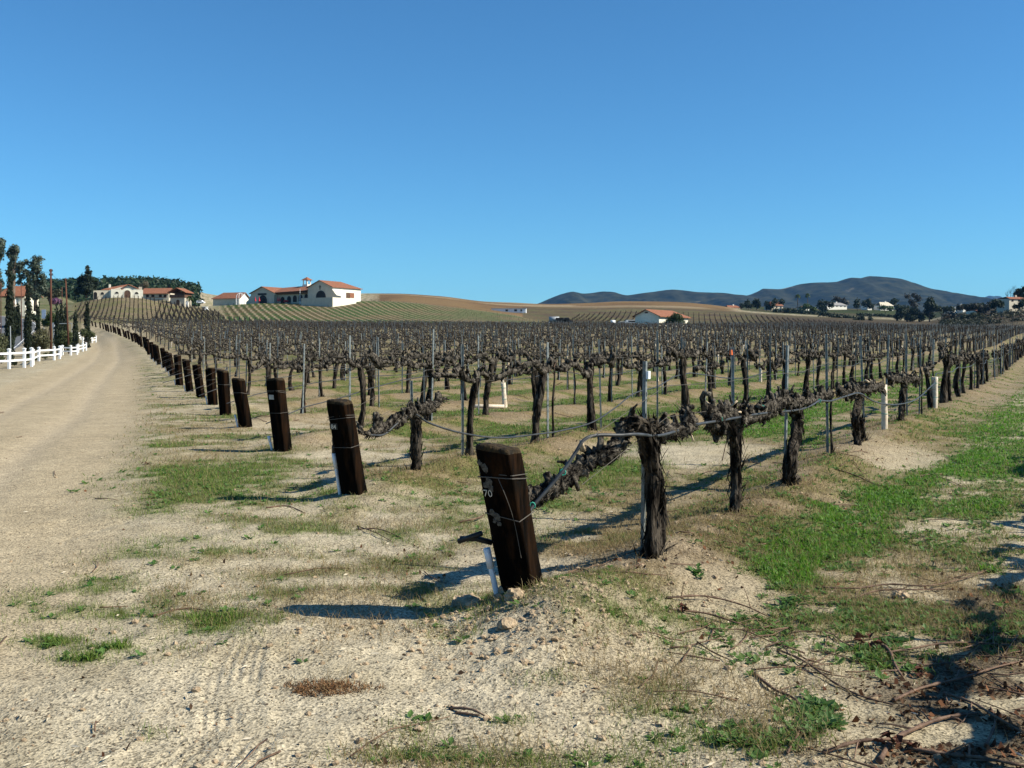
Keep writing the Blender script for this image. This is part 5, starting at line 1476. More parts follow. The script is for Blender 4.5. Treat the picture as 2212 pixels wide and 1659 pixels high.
put(root, 'stair_wall', 'stucco_grey_and_shaded', lambda b: b.prism([(W1 + .05, .3), (38.5, .3), (38.5, 1.6), (36.9, 1.8), (36.0, 2.6), (35.4, 3.4), (W1 + .05, 3.5)], -.3, 0.0))
put(root, 'buttress', 'stucco_grey_and_shaded', lambda b: b.prism([(-2.8, -2.2), (-.02, -2.2), (-.02, 2.6), (-.7, 2.2), (-1.2, 1.2), (-2.2, .6)], .1, .6))
def small(name, label, cat, px, ground_row, Z, fn, mat='red_cloth', group=None, part='cloth'):
    p = np.array([(px - CX) / F * Z, Z, EYE - (ground_row - H0) * Z / F]); p[2] = min(p[2], hz(p[0], p[1]) + .3) if False else p[2]
    r_ = thing(name, label, cat, p, 0, group)
    put(r_, part, mat, fn); return r_
umb = lambda b: (b.tube([(0, 0, 0), (0, 0, 2.0)], .04, 5), b.tube([(0, 0, .7), (0, 0, 2.1)], [.35, .05], 8))
for px, lab in ((551.5, 'closed red parasol left of the left arched door of the winery'), (560, 'closed red parasol right beside the left arched door of the winery'), (600.5, 'pair leader closed red parasol left of the arcade'), (604.5, 'closed red parasol nearest the first arch of the arcade')):
    small('parasol', lab.replace('pair leader ', 'outer '), 'parasol', px, 655, 324, umb, group='red parasols before the winery')
small('parasol', 'low red parasol lying by the arcade of the winery', 'parasol', 621, 653, 324, lambda b: b.tube([(-1.1, 0, .35), (1.0, 0, .5)], [.45, .1], 8), group='red parasols before the winery')
for i, (px, y0, y1, Z, lab) in enumerate(((648, 624, 652, 318, 'white flagpole in front of the winery arcade'), (529, 631, 656, 340, 'thin white light pole before the small gabled building'))):
    p = gpos(px, Z); zt = EYE - (y0 - H0) * Z / F - p[2]
    r_ = thing('flagpole' if i == 0 else 'light_pole', lab, 'pole', p); put(r_, 'pole', 'white_metal', lambda b: b.tube([(0, 0, -.3), (0, 0, zt)], [.1, .06], 6))
p = gpos(519, 338); zt = EYE - (633 - H0) * 338 / F - p[2]
r_ = thing('wire_gazebo', 'white wire dome gazebo before the small gabled building', 'gazebo', p)
for a in range(8):
    c_, sn = math.cos(a * math.pi / 4) * 1.4, math.sin(a * math.pi / 4) * 1.4
    put(r_, 'rib', 'white_metal', lambda b: b.tube(smooth_path([(c_, sn, -.2), (c_, sn, zt * .6), (c_ * .75, sn * .75, zt * .88), (0, 0, zt)], 9), .05, 4))
# small gabled building left of the winery
Zs = 362; ox = (460 - CX) / F * Zs; zs = EYE - (656 - H0) * Zs / F
root = thing('side_building', 'small stucco building with a red roof and white gable, left of the winery', 'building', (ox, Zs, zs), math.atan2(-.32, .95))
put(root, 'wall', 'stucco_grey_and_shaded', lambda b: b.box(0, 11.2, 0, 6, -2.5, 2.1))
put(root, 'wall', 'stucco_white', lambda b: b.add([(11.24, 0, -2.5), (11.24, 6, -2.5), (11.24, 6, 2.1), (11.24, 3, 3.9), (11.24, 0, 2.1), (11.1, 0, -2.5), (11.1, 6, -2.5), (11.1, 6, 2.1), (11.1, 3, 3.9), (11.1, 0, 2.1)], [(0, 1, 2, 3, 4), (9, 8, 7, 6, 5), (0, 4, 9, 5), (2, 1, 6, 7), (3, 2, 7, 8), (4, 3, 8, 9)]))
put(root, 'roof', 'tiles', lambda b: (b.slab((-.5, -.5, 1.8), (11.8, -.5, 1.8), (11.8, 3, 4.1), (2.5, 3, 4.1), .15), b.slab((2.5, 3.001, 4.1), (11.8, 3.001, 4.1), (11.8, 6.5, 1.8), (-.5, 6.5, 1.8), .15), b.add([(-.5, -.5, 1.8), (2.5, 3, 4.1), (-.5, 6.5, 1.8)], [(0, 1, 2)])))
# the white arched house on the knoll
Zh = 262; ox = (239.5 - CX) / F * Zh; zh = EYE - (641.5 - H0) * Zh / F
root = thing('arched_house', 'white house with arched windows and a red roof on top of the vine covered knoll', 'house', (ox, Zh, zh), 0.30)
wd = 7.9
put(root, 'wall', 'stucco_cream', lambda b: b.prism([(0, -1.5), (wd, -1.5), (wd, 1.95), (5.35, 1.95)] + [(4.05 + 1.05 * math.cos(a), 1.95 + .45 * math.sin(a)) for a in np.linspace(.1, math.pi - .1, 9)] + [(2.75, 1.95), (0, 1.95)], 0, .5))
for i in range(9):
    put(root, 'merlon', 'stucco_cream', lambda b: b.box(.1 + i * .27 if i < 9 else 0, .26 + i * .27, .02, .48, 1.951, 2.12)) if i < 9 else None
for i in range(8):
    put(root, 'merlon', 'stucco_cream', lambda b: b.box(5.6 + i * .28, 5.76 + i * .28, .02, .48, 1.951, 2.12))
put(root, 'wall', 'stucco_cream', lambda b: b.box(-.4, -.001, .3, 9.0, -1.5, 1.85))
put(root, 'wall', 'stucco_cream', lambda b: b.prism([(.3, -1), (7.2, -1), (7.2, 2.0), (4.0, 3.2), (.3, 2.2)], 2.5, 9))
for cx in (1.45, 6.35): arch_window(root, 0, cx, .95, .85, 1.4, frame='stucco_cream', fw=.1, out=.05)
arch_window(root, 0, 4.05, 1.6, -.6, 1.85, frame='stucco_cream', pane='wood_brown', fw=.14, out=.09)
put(root, 'roof', 'tiles', lambda b: (b.slab((-2.6, 2.2, 2.0), (3.3, 1.9, 2.15), (3.6, 6, 3.7), (-.6, 6, 2.9), .15), b.slab((2.3, 1.9, 2.5), (4.2, 1.9, 3.55), (4.2, 7, 3.75), (2.3, 7, 2.6), .15), b.slab((4.201, 1.9, 3.55), (7.3, 1.9, 2.1), (7.3, 7, 2.3), (4.201, 7, 3.75), .15)))
put(root, 'chimney', 'stucco_cream', lambda b: b.box(-.9, -.4, 4.5, 5, 1.5, 3.55)); put(root, 'chimney', 'stucco_grey_and_shaded', lambda b: b.box(6.6, 7.4, 4.5, 5.2, 1.8, 3.0))
put(root, 'side_wall', 'stucco_grey_and_shaded', lambda b: b.prism([(-4.4, -1.5), (-.42, -1.5), (-.42, 1.8), (-4.4, 1.7)], 1.2, 1.6))  # shaded left side of the white house, darkened by grey stucco
arch_window(root, 1.2, -2.2, .8, .6, 1.3, frame='stucco_grey_and_shaded', fw=.08)
arch_window(root, 1.2, -3.9, .9, -.6, 1.3, frame='stucco_grey_and_shaded', fw=.05)
# long low building and open tower
Zl = 292; ox = (303 - CX) / F * Zl; zl = EYE - (644 - H0) * Zl / F
root = thing('low_building', 'long low building with a red tiled roof between the arched house and the open tower', 'building', (ox, Zl, zl), 0)
put(root, 'wall', 'stucco_grey_and_shaded', lambda b: b.box(.2, 8.0, 1, 6, -2.5, 1.6))
put(root, 'roof', 'tiles', lambda b: (b.slab((-.3, .2, 1.35), (8.5, .2, 1.45), (7.9, 4, 3.2), (-.3, 4, 3.1), .15), b.slab((-.3, 4.001, 3.1), (7.9, 4.001, 3.2), (8.5, 7, 1.5), (-.3, 7, 1.4), .15)))
for x in (1.4, 3.0, 5.2, 6.6): rect_window(root, 1, x, x + .7, .3, 1.0)
put(root, 'terrace_rail', 'wood_brown', lambda b: (b.box(2.6, 8.0, -1.5, -1.4, .1, .25), b.box(2.6, 8.0, -1.5, -1.4, -.6, -.5)))
Zt = 276; ox = (366.5 - CX) / F * Zt; ztw = EYE - (661 - H0) * Zt / F
root = thing('open_tower', 'small grey two storey tower with an open timber upper floor and red roof', 'tower', (ox, Zt, ztw), math.atan2(-.15, 1))
put(root, 'wall', 'stucco_grey_and_shaded', lambda b: b.box(.2, 4.4, 0, 4, -2, 2.3))
put(root, 'balcony', 'wood_brown', lambda b: b.box(0, 4.5, -.2, 4.1, 2.301, 3.1))
for x in (.1, 4.3): put(root, 'post', 'wood_brown', lambda b: (b.box(x - .08, x + .08, -.15, 0, 3.101, 4.0), b.box(x - .08, x + .08, 3.9, 4.05, 3.101, 4.0)))
put(root, 'upper_wall', 'wood_brown', lambda b: b.box(.3, 4.2, 2.5, 4, 3.101, 4.1))
gable_roof(root, 0, 4.5, -.2, 4.1, 4.0, 5.05, .45)
arch_window(root, 0, 2.45, 1.05, .0, 1.75, frame='stucco_grey_and_shaded', pane='wood_brown', fw=.14, out=.08)
r_ = small('white_door_panel', 'narrow white lit panel beside the open tower, by the palm', 'panel', 404, 663, 274, lambda b: b.box(-.35, .35, -.1, .1, -1, 1.7), 'white_metal', part='panel')
# palm by the tower
def palm(label, px, yb, yt, Z, fr, nf, group=None):
    p = gpos(px, Z); zb = EYE - (yb - H0) * Z / F; p[2] = min(p[2], zb); h = EYE - (yt - H0) * Z / F - p[2]
    r_ = thing('palm_tree', label, 'palm', p, 0, group)
    tree_trunk(r_, [(0, 0, -.3), (.05, 0, h * .6), (0, 0, h)], [fr * .12, fr * .09, fr * .08])
    b_ = MB()
    for k in range(nf):
        a = trg.random() * 6.28; el = trg.uniform(-.5, 1.2); d = np.array([math.cos(a) * math.cos(el), math.sin(a) * math.cos(el), math.sin(el)])
        s0 = np.cross(d, [0, 0, 1.0]); s0 /= np.linalg.norm(s0) + 1e-9
        q0 = np.array([0, 0, h]); q1 = q0 + d * fr * .55 + [0, 0, fr * .05]; q2 = q0 + d * fr + [0, 0, -fr * .35]
        w = fr * .14
        b_.add([q0 - s0 * w * .3, q0 + s0 * w * .3, q1 + s0 * w, q1 - s0 * w, q2], [(0, 1, 2, 3), (3, 2, 4)])
    o = b_.build('fronds', M['leaf'], r_)
    set_col(o.data, np.tile(np.array([.045, .075, .02]), (len(o.data.vertices), 1)) * (0.6 + .9 * trg.random((len(o.data.vertices), 1))))
palm('small leafy palm right of the open tower', 410, 663, 646, 272, 1.5, 46)
# left red roofed house among the eucalyptus
Zr = 172; ox = (24 - CX) / F * Zr; zr_ = EYE - (652 - H0) * Zr / F
root = thing('ranch_house', 'white house with a wide red roof behind the tall cypresses', 'house', (ox, Zr, zr_), 0)
put(root, 'wall', 'stucco_cream', lambda b: b.box(0, 2.4, 0, 5, -2.5, .95)); put(root, 'garage_wall', 'stucco_white', lambda b: b.box(.4, 1.1, -1.2, -.01, -2.5, .4))
put(root, 'roof', 'tiles', lambda b: (b.slab((-2.0, -.7, 1.0), (2.7, -.7, 1.0), (2.4, 2.8, 2.9), (-1.8, 2.8, 2.9), .12), b.slab((-1.8, 2.801, 2.9), (2.4, 2.801, 2.9), (2.7, 6, 1.0), (-2.0, 6, 1.0), .12)))
put(root, 'eave_band', 'wood_brown', lambda b: b.box(-1.8, 2.5, -.62, -.5, .72, .92))
# mobile home on the saddle
Zm = 430; ox = (1062 - CX) / F * Zm; zm = EYE - (676.5 - H0) * Zm / F
root = thing('mobile_home', 'long low white mobile home with a flat roof on the brown saddle', 'mobile home', (ox, Zm, zm), math.atan2(-.1, 1))
put(root, 'wall', 'white_metal', lambda b: b.box(0, 14.8, 0, 4, -.8, 1.9))
put(root, 'roof', 'grey_metal', lambda b: b.box(-.2, 15.0, -.25, 4.2, 1.901, 2.12)); put(root, 'skirting', 'grey_metal', lambda b: b.box(.05, 14.75, -.04, -.001, -.8, .25))
for x, w in ((6.1, .9), (9.9, 1.0), (12.6, .45)): rect_window(root, 0, x, x + w, .85, 1.5, 'iron')
rect_window(root, 0, 7.8, 8.5, .3, 1.7, 'grey_metal', 'white_metal', 'door', .05)
# the shed
Zd = 236; ox = (1372 - CX) / F * Zd; zd = EYE - (704.5 - H0) * Zd / F
E1 = np.array([.94, -.34])
root = thing('equipment_shed', 'low cream equipment shed with a brown tiled roof at the far edge of the vineyard', 'shed', (ox, Zd, zd), 0.0)
rot = -.62
root.rotation_euler = (0, 0, rot)
# local: x along the gable front, y along the long side going back and right
put(root, 'wall', 'stucco_cream', lambda b: (b.prism([(0, -1.5), (6.3, -1.5), (6.3, 2.45), (3.0, 3.75), (0, 2.45)], 0, 13.2), b.box(0, 6.3, 13.201, 15.5, -1.5, 2.4)))
put(root, 'roof', 'tiles', lambda b: (b.add([(-.6, 16, 2.25), (6.9, 16, 2.25), (3.0, 13.6, 3.95)], [(1, 0, 2)]), b.slab((-.6, -.6, 2.25), (3.0, -.6, 3.95), (3.0, 13.6, 3.95), (-.6, 16, 2.25), .14), b.slab((3.001, -.6, 3.95), (6.9, -.6, 2.25), (6.9, 16, 2.25), (3.001, 13.6, 3.95), .14)))
put(root, 'gutter', 'stucco_grey_and_shaded', lambda b: b.box(6.31, 6.42, 0, 15.5, 1.9, 2.4)); put(root, 'vent', 'wood_brown', lambda b: b.box(2.6, 3.4, -.06, -.001, 3.0, 3.35))
tree('shed_bush', 'big round green bush hiding the right end of the equipment shed', 1457, 706, 229, [(1448, 694, 11, 11), (1462, 690, 13, 13), (1472, 696, 9, 9), (1440, 700, 7, 7), (1456, 684, 10, 7)], 2600, 1.7, ((.016, .032, .010), (.055, .085, .022)), cat='bush')
tree('shed_bush', 'small pale bush right of the equipment shed bush', 1490, 706, 226, [(1488, 702, 6, 5), (1494, 704, 5, 3)], 300, 1.5, G_BUSH, cat='bush')

def vehicle(name, label, cat, px, yb, Z, L, H, col, cab=None, rz=0.0, tank=False, group=None):
    z = EYE - (yb - H0) * Z / F; x = (px - CX) / F * Z
    r_ = thing(name, label, cat, (x, Z, z), rz, group)
    wr = H * .2
    if tank: put(r_, 'tank', col, lambda b: b.tube([(-L * .32, 0, H * .58), (L * .32, 0, H * .58)], H * .36, 12), True); put(r_, 'chassis', 'iron', lambda b: b.box(-L * .5, L * .5, -.5, .5, wr, wr + .15))
    else:
        c = cab or [(-.5, .2), (.5, .2), (.5, .55), (.3, .62), (.18, 1.0), (-.42, 1.0), (-.5, .6)]
        put(r_, 'body', col, lambda b: b.prism([(a * L, h * H) for a, h in c], -.9, .9))
        put(r_, 'window', 'dark_glass', lambda b: b.box(-L * .36, L * .14, -.915, -.901, H * .64, H * .9))
    for sx in (-.32, .32):
        w_ = put(r_, 'wheel', 'rubber', lambda b: b.tube([(sx * L, -.95, wr), (sx * L, -.7, wr)], wr, 10)); put(w_, 'rim', 'grey_metal', lambda b: b.tube([(sx * L, -.965, wr), (sx * L, -.955, wr)], wr * .55, 8))
    return r_
vehicle('tank_trailer', 'small white cylindrical tank trailer left of the parked white vehicles', 'trailer', 1324, 704, 240, 1.7, 1.5, 'white_metal', tank=True)
vehicle('parked_car', 'pale parked car half hidden between tank trailer and camper', 'car', 1346, 704, 238, 2.4, 1.0, 'white_metal')
vehicle('camper_van', 'white boxy camper van parked left of the equipment shed', 'van', 1368, 704.5, 243, 3.6, 1.5, 'white_metal', [(-.5, .18), (.5, .18), (.5, .8), (.4, 1), (-.5, 1)])
vehicle('parked_car', 'low pale car parked against the equipment shed gable', 'car', 1386, 705, 233, 2.0, .7, 'white_metal')
vehicle('water_truck', 'dark tank truck with a silver tank at the end of the green hillside', 'truck', 1197, 700, 252, 4.0, 2.0, 'grey_metal', tank=True)
vehicle('farm_truck', 'dark flatbed farm truck beside the silver tank truck', 'truck', 1212, 701, 250, 3.0, 1.7, 'iron')
vehicle('farm_tractor', 'dark farm tractor right of the two trucks', 'tractor', 1227, 701, 250, 2.3, 1.7, 'iron', [(-.5, .25), (.5, .3), (.5, .6), (.1, .65), (.05, 1), (-.4, 1), (-.45, .6)])
vehicle('golf_cart', 'small white golf cart on the track below the small gabled building', 'cart', 443.5, 674, 285, 1.6, 1.5, 'white_metal', [(-.5, .2), (.5, .2), (.45, .5), (.3, .55), (.28, .9), (.4, .92), (.4, 1), (-.45, 1), (-.45, .92), (-.35, .9), (-.35, .55), (-.5, .5)])
vehicle('parked_car', 'white car parked on the track left of the small gabled building', 'car', 434, 656, 350, 2.6, 1.2, 'white_metal')

# ---------------------------------------------------------------- houses and trees on the right slopes
def far_house(label, x0, x1, yr, ye, yb, Z, wall, roof):
    z0 = EYE - (yb - H0) * Z / F; xa = (x0 - CX) / F * Z; L = (x1 - x0) / F * Z
    he = EYE - (ye - H0) * Z / F - z0; hr2 = EYE - (yr - H0) * Z / F - z0
    r_ = thing('far_house', label, 'house', (xa, Z, z0), 0.42, 'houses on the far slope')
    put(r_, 'wall', wall, lambda b: b.box(0, L, 0, 6, -4, he))
    put(r_, 'roof', roof, lambda b: (b.slab((-.4, -.4, he), (L + .4, -.4, he), (L * .85, 3, hr2), (L * .15, 3, hr2), .2), b.slab((L * .15, 3.001, hr2), (L * .85, 3.001, hr2), (L + .4, 6.4, he), (-.4, 6.4, he), .2)))
    n = max(2, int(L / 3))
    for i in range(n):
        xx = L * (i + .5) / n
        rect_window(r_, 0, xx - .45, xx + .45, he * .35, he * .75)
    put(r_, 'chimney', wall, lambda b: b.box(L * .6, L * .6 + .8, 2.6, 3.4, he, hr2 + .7))
far_house('pale house at the end of the golden hill, right of the mountains gap', 1572, 1606, 659, 664, 669, 640, 'stucco_cream', 'tiles')
far_house('house with a broad orange red roof between dark trees', 1664, 1698, 651, 660, 668, 640, 'stucco_grey_and_shaded', 'tiles')
far_house('small white house below the right of two fan palms', 1734, 1752, 661, 664, 668, 660, 'stucco_white', 'tiles')
far_house('long white house with a grey roof and chimney on the green slope', 1786, 1842, 653, 659, 664, 690, 'stucco_white', 'asphalt_roof')
far_house('white house at the right end of the green slope', 1874, 1886, 657, 660, 664, 690, 'stucco_white', 'asphalt_roof')
far_house('wide pale roofed house behind round shrubs', 1902, 1938, 652, 660, 665, 690, 'stucco_white', 'stucco_grey_and_shaded')
far_house('small white house left of the right hillside', 2058, 2070, 664, 666, 669, 560, 'stucco_white', 'asphalt_roof')
far_house('tiny white gabled house on the right ridge below the mountain end', 2080, 2089, 659, 662, 668, 560, 'stucco_white', 'asphalt_roof')
far_house('tan narrow house below the right hillside shrubs', 2109, 2118, 668, 671, 680, 470, 'stucco_cream', 'tiles')
far_house('grey house with a red roof on top of the right hillside', 2180, 2240, 640, 645, 654, 400, 'stucco_grey_and_shaded', 'tiles')
FT = 'trees on the far slopes'
def ft(label, px, yb, Z, bl, n, cols=G_DARK, leaf=2.2, core=.3, name='far_tree'):
    tree(name, label, px, yb, Z, bl, n, leaf, cols, FT, core=core)
ft('tiny dark tree on the skyline of the golden hill', 1603, 664, 600, [(1603, 660, 4, 4)], 160)
ft('round dark tree left of the orange red roof, first of its clump', 1617, 668, 620, [(1612, 658, 6, 6), (1620, 660, 6, 6), (1616, 653, 4, 5)], 500)
ft('dark tree with a ragged top, second left of the orange red roof', 1634, 668, 622, [(1630, 656, 5, 8), (1638, 658, 5, 8), (1634, 650, 4, 4)], 500)
ft('thin tree between the ragged tree and the orange red roof', 1656, 667, 618, [(1656, 656, 4, 6), (1658, 663, 4, 4)], 240)
ft('leafy tree leaning over the orange red roof', 1670, 672, 615, [(1676, 650, 6, 5), (1668, 656, 6, 7), (1662, 664, 7, 5), (1688, 652, 6, 5)], 600)
ft('dark shrub mass below the orange red roof', 1686, 678, 590, [(1676, 672, 9, 5), (1692, 673, 9, 5), (1704, 670, 6, 5)], 600)
for px, lab in ((1723, 'left of two tall fan palms on the skyline'), (1744.5, 'right of two tall fan palms on the skyline')):
    palm(lab, px, 668, 640 if px < 1730 else 638, 640, 2.4, 60, 'two fan palms on the far slope')
ft('green tree below the right of two fan palms', 1744, 672, 630, [(1744, 662, 9, 6), (1734, 668, 7, 5), (1758, 668, 8, 5)], 600, G_GREEN)
ft('dark tree clump right of the fan palms', 1775, 676, 625, [(1772, 658, 8, 9), (1784, 656, 7, 7), (1794, 658, 7, 8), (1778, 668, 10, 7)], 900)
ft('feathery pale tree above the long white house', 1810, 664, 720, [(1806, 646, 9, 6), (1818, 650, 9, 6), (1826, 654, 8, 4)], 500, ((.035, .035, .025), (.08, .075, .055)), core=.1)
ft('rounded dark tree right of the long white house, left of a pair', 1852, 664, 680, [(1852, 653, 6, 7), (1850, 660, 6, 5)], 400)
ft('tall dark tree right of the long white house, right of a pair', 1874, 668, 675, [(1868, 656, 6, 7), (1876, 654, 6, 9), (1880, 662, 6, 6)], 500)
ft('hedge row of dark shrubs across the green slope', 1810, 690, 520, [(1775 + 9 * i, 678 + 1.2 * i, 7, 4.5) for i in range(10)], 1200)
ft('low dark shrub line higher on the green slope', 1880, 682, 600, [(1856 + 9 * i, 679 + .5 * i, 6, 1.6) for i in range(8)], 500)
ft('small conical tree on the green slope, left of a pair', 1863, 694, 470, [(1863, 689, 4, 5), (1863, 684, 2.5, 4)], 240)
ft('small conical tree on the green slope, right of a pair', 1880, 695, 470, [(1880, 690, 4, 5), (1880, 686, 2.5, 3)], 240)
ft('low dark shrub beside the two small conical trees', 1852, 695, 470, [(1848, 692, 6, 3), (1856, 691, 5, 3)], 240)
ft('pale feathery tree behind the pale roofed house, left', 1924, 664, 720, [(1922, 656, 6, 5), (1930, 652, 5, 4)], 250, ((.03, .035, .025), (.07, .07, .05)), core=.1)
ft('dark round tree above the pale roofed house', 1936, 664, 705, [(1936, 650, 8, 5), (1928, 654, 5, 4)], 300)
ft('tall wispy eucalyptus above the big dark clump', 1970, 690, 520, [(1960, 640, 8, 4), (1976, 638, 8, 6), (1984, 646, 8, 7), (1968, 652, 7, 6), (1976, 660, 7, 6)], 700, ((.025, .03, .025), (.065, .065, .055)), core=.05)
ft('big dark tree clump below the wispy eucalyptus', 1958, 694, 480, [(1945, 674, 11, 12), (1960, 672, 11, 12), (1976, 676, 11, 14), (1938, 684, 9, 8), (1966, 686, 14, 8), (1990, 684, 8, 10)], 2600)
ft('tallest dark pointed tree right of the big clump', 2008, 690, 480, [(2008, 650, 7, 8), (2004, 660, 10, 10), (2012, 664, 9, 10), (2006, 674, 9, 9), (2013, 682, 7, 6)], 1700)
ft('round green shrubs before the pale roofed house', 1912, 672, 640, [(1908, 664, 8, 4), (1920, 667, 8, 4)], 400, G_GREEN)
ft('grey leafless brush on the slope right of the tallest pointed tree', 2060, 692, 420, [(2040, 684, 10, 7), (2058, 680, 12, 8), (2074, 686, 10, 7)], 900, ((.04, .035, .025), (.10, .085, .06)), core=.1)
ft('dark scrub belt along the top of the right hillside', 2110, 676, 420, [(2072, 664, 8, 6), (2092, 664, 8, 7), (2104, 662, 8, 7), (2118, 668, 9, 9), (2132, 664, 10, 8), (2146, 658, 9, 8), (2160, 654, 9, 8)], 2400, ((.014, .022, .012), (.045, .045, .03)))
ft('dark round shrubs at the foot of the right hillside', 2098, 698, 380, [(2086, 688, 10, 8), (2100, 684, 10, 8), (2112, 690, 9, 8), (2078, 694, 8, 5)], 1400)
ft('dense dark tree before the red roofed house on the right hillside', 2152, 666, 385, [(2150, 654, 9, 8), (2160, 658, 8, 7), (2146, 660, 7, 6)], 900)
ft('green tree at the right edge before the red roofed house', 2206, 666, 375, [(2206, 657, 8, 7), (2214, 652, 7, 7), (2196, 662, 8, 4)], 800)
ft('dark leafy tree behind the red roofed house at the right edge', 2205, 646, 420, [(2204, 630, 9, 7), (2214, 624, 10, 8), (2196, 636, 6, 5), (2210, 638, 12, 5)], 1200, ((.016, .028, .010), (.06, .07, .02)))
for lab, px, yb, Z, bl, n in (
    ('dark shrub band left of the two fan palms', 1712, 680, 600, [(1696 + 8 * i, 671 + .8 * i, 7, 5) for i in range(6)], 800),
    ('dark shrub band below the small white house and fan palms', 1752, 682, 590, [(1734 + 9 * i, 675 + .5 * i, 8, 5) for i in range(6)], 900),
    ('low dark trees between the white house end and the pale roofed house', 1896, 668, 700, [(1884 + 8 * i, 660 + (i % 2) * 2, 6, 4) for i in range(4)], 400),
    ('dark trees right of the pale roofed house', 1944, 672, 640, [(1940, 664, 7, 6), (1950, 666, 7, 6)], 400),
    ('merged dark trees right of the tallest pointed tree', 2034, 676, 520, [(2022 + 9 * i, 667 + (i % 3), 8, 5) for i in range(5)], 900),
    ('dark trees behind the tan narrow house', 2100, 672, 500, [(2084 + 9 * i, 664 - i, 8, 6) for i in range(5)], 900)):
    ft(lab, px, yb, Z, bl, n, ((.012, .024, .010), (.04, .058, .024)))
bl = []
for i in range(260):
    px = trg.uniform(2035, 2290); Z = trg.uniform(330, 430)
    if trg.random() < .45 and px > 2120: continue
    X = (px - CX) / F * Z; z = float(macro(X, Z)); bl.append((X, Z, z + .4, 2.2, 1.6, .9))
V, Fq, c = leaves(bl, 5200, .45, ((.012, .020, .009), (.05, .052, .028)), trg, flat=.3, core=.4)
me = np_mesh('hillside_scrub', V, Fq); set_col(me, c); tag(link('hillside_scrub', me, M['leaf']), 'dark low scrub covering the right hillside', kind='stuff')
for i, px in enumerate((2176, 2183, 2190)):
    p = gpos(px, 405); p[2] = EYE - (650 - H0) * 405 / F
    r_ = thing('bare_tree', ['first pale leafless tree left of the red roofed house', 'middle pale leafless tree left of the red roofed house', 'tallest pale leafless tree touching the dark leafy tree'][i], 'tree', p, 0, 'leafless trees on the right ridge')
    def br(b):
        h = 3.5 + 1.2 * i
        b.tube([(0, 0, -1), (0, 0, h)], [.09, .03], 5)
        for k in range(26):
            z = h * (.35 + .6 * trg.random()); a = trg.random() * 6.28; l = .9 + .6 * trg.random()
            b.tube([(0, 0, z), (math.cos(a) * l * .5, math.sin(a) * l * .5, z + l * .5), (math.cos(a) * l * .7, math.sin(a) * l * .7, z + l)], [.03, .02, .01], 3)
    put(r_, 'trunk', 'bark_far', br)

# ---------------------------------------------------------------- hillside vines
def hill_vines(name, label, rows, hgt, seed, step=.9, arm=.35, w=.05, prob=.9):
    rg = np.random.default_rng(seed); V = []; Fq = []
    for (a, b) in rows:
        a = np.array(a); b = np.array(b); L = np.hypot(*(b - a)); d = (b - a) / L
        S = np.arange(0, L, step); S = S[rg.random(len(S)) < prob]
        P = a[None] + d[None] * (S + rg.normal(size=len(S)) * .1)[:, None]
        P = P + rg.normal(size=P.shape) * .06
        Z_ = height(P[:, 0], P[:, 1])
        for (x, y), z in zip(P, Z_):
            h = hgt * (.7 + .5 * rg.random()); k = len(V); ww = w * (.7 + .6 * rg.random())
            V += [(x - ww, y, z - .2), (x + ww, y, z - .2), (x, y + ww, z - .2), (x - ww * .7, y, z + h), (x + ww * .7, y, z + h), (x, y + ww, z + h)]
            Fq += [(k, k + 1, k + 4, k + 3), (k + 1, k + 2, k + 5, k + 4), (k + 2, k, k + 3, k + 5)]
            if arm:
                for sg in (-1, 1):
                    k = len(V); e = np.array([x, y]) + d * sg * arm * (.7 + .5 * rg.random()) + rg.normal(size=2) * .08; ze = z + h * (.85 + .3 * rg.random()); t = w * 1.1
                    V += [(x, y, z + h * .85 - t), (x, y, z + h * .85 + t), (e[0], e[1], ze + t), (e[0], e[1], ze - t)]
                    Fq += [(k, k + 1, k + 2, k + 3)]
    me = np_mesh(name, V, np.array(Fq))
    return tag(link(name, me, M['bark_far']), label, kind='stuff')
# knoll rows fan up toward the arched house
rows = []
for i in range(34):
    xb = 150 + i * 10.6; xt = 178 + i * 8.6
    yb = 696 if i < 20 else 690
    yt = float(np.interp(xt, [170, 190, 250, 300, 350, 400, 450, 480], [652, 646, 643, 643, 652, 662, 668, 672]))
    a = np.array([(xb - CX) / F * 196, 196.0]); Zt_ = float(np.interp(xt, [170, 300, 350, 480], [262, 266, 278, 285])); b = np.array([(xt - CX) / F * Zt_, Zt_])
    if xt > 160: rows.append((a, b))
hill_vines('knoll_vines', 'fanning rows of dark bare vines up the knoll below the arched house', rows, .72, 5, .75, .28, .03, .85)
# rows of the block between the knoll and the green hill
rows = []
for i in range(46):
    xb = 330 + i * 13.0
    a = np.array([(xb - CX) / F * 190, 190.0]); xt = 462 + (xb - 462) * .86
    Zt_ = 262 if xt < 480 else np.interp(xt, [480, 760], [238, 216])
    b = np.array([(xt - CX) / F * Zt_, Zt_])
    rows.append((a, b))
hill_vines('middle_block_vines', 'dark vine rows running up between the knoll and the green hillside', rows, .8, 6, .9, .3, .035, .85)
# the green hillside rows, small young vines
rows = []
for i in range(-70, 70):
    o_ = HN * HP * (i + .5)
    # clip along HD between its lower and upper edge
    tv = np.linspace(-420, -100, 400); P = o_[None] + HD[None] * tv[:, None]
    pcx = CX + F * P[:, 0] / np.maximum(P[:, 1], 1)
    ok = (P[:, 1] > np.interp(pcx, [430, 480, 1180, 1240], [232, 212, 212, 205])) & (P[:, 1] < np.interp(pcx, [430, 480, 790, 860, 950, 1050, 1110, 1180, 1230], [300, 372, 330, 330, 328, 326, 314, 286, 228])) & (pcx > 470) & (pcx < 1215)
    k = np.where(ok)[0]
    if len(k) > 5: rows.append((P[k[0]], P[k[-1]]))
hill_vines('hillside_vines', 'diagonal rows of small young vines on the green hillside below the winery', rows, .5, 7, 2.0, .1, .02, .45)
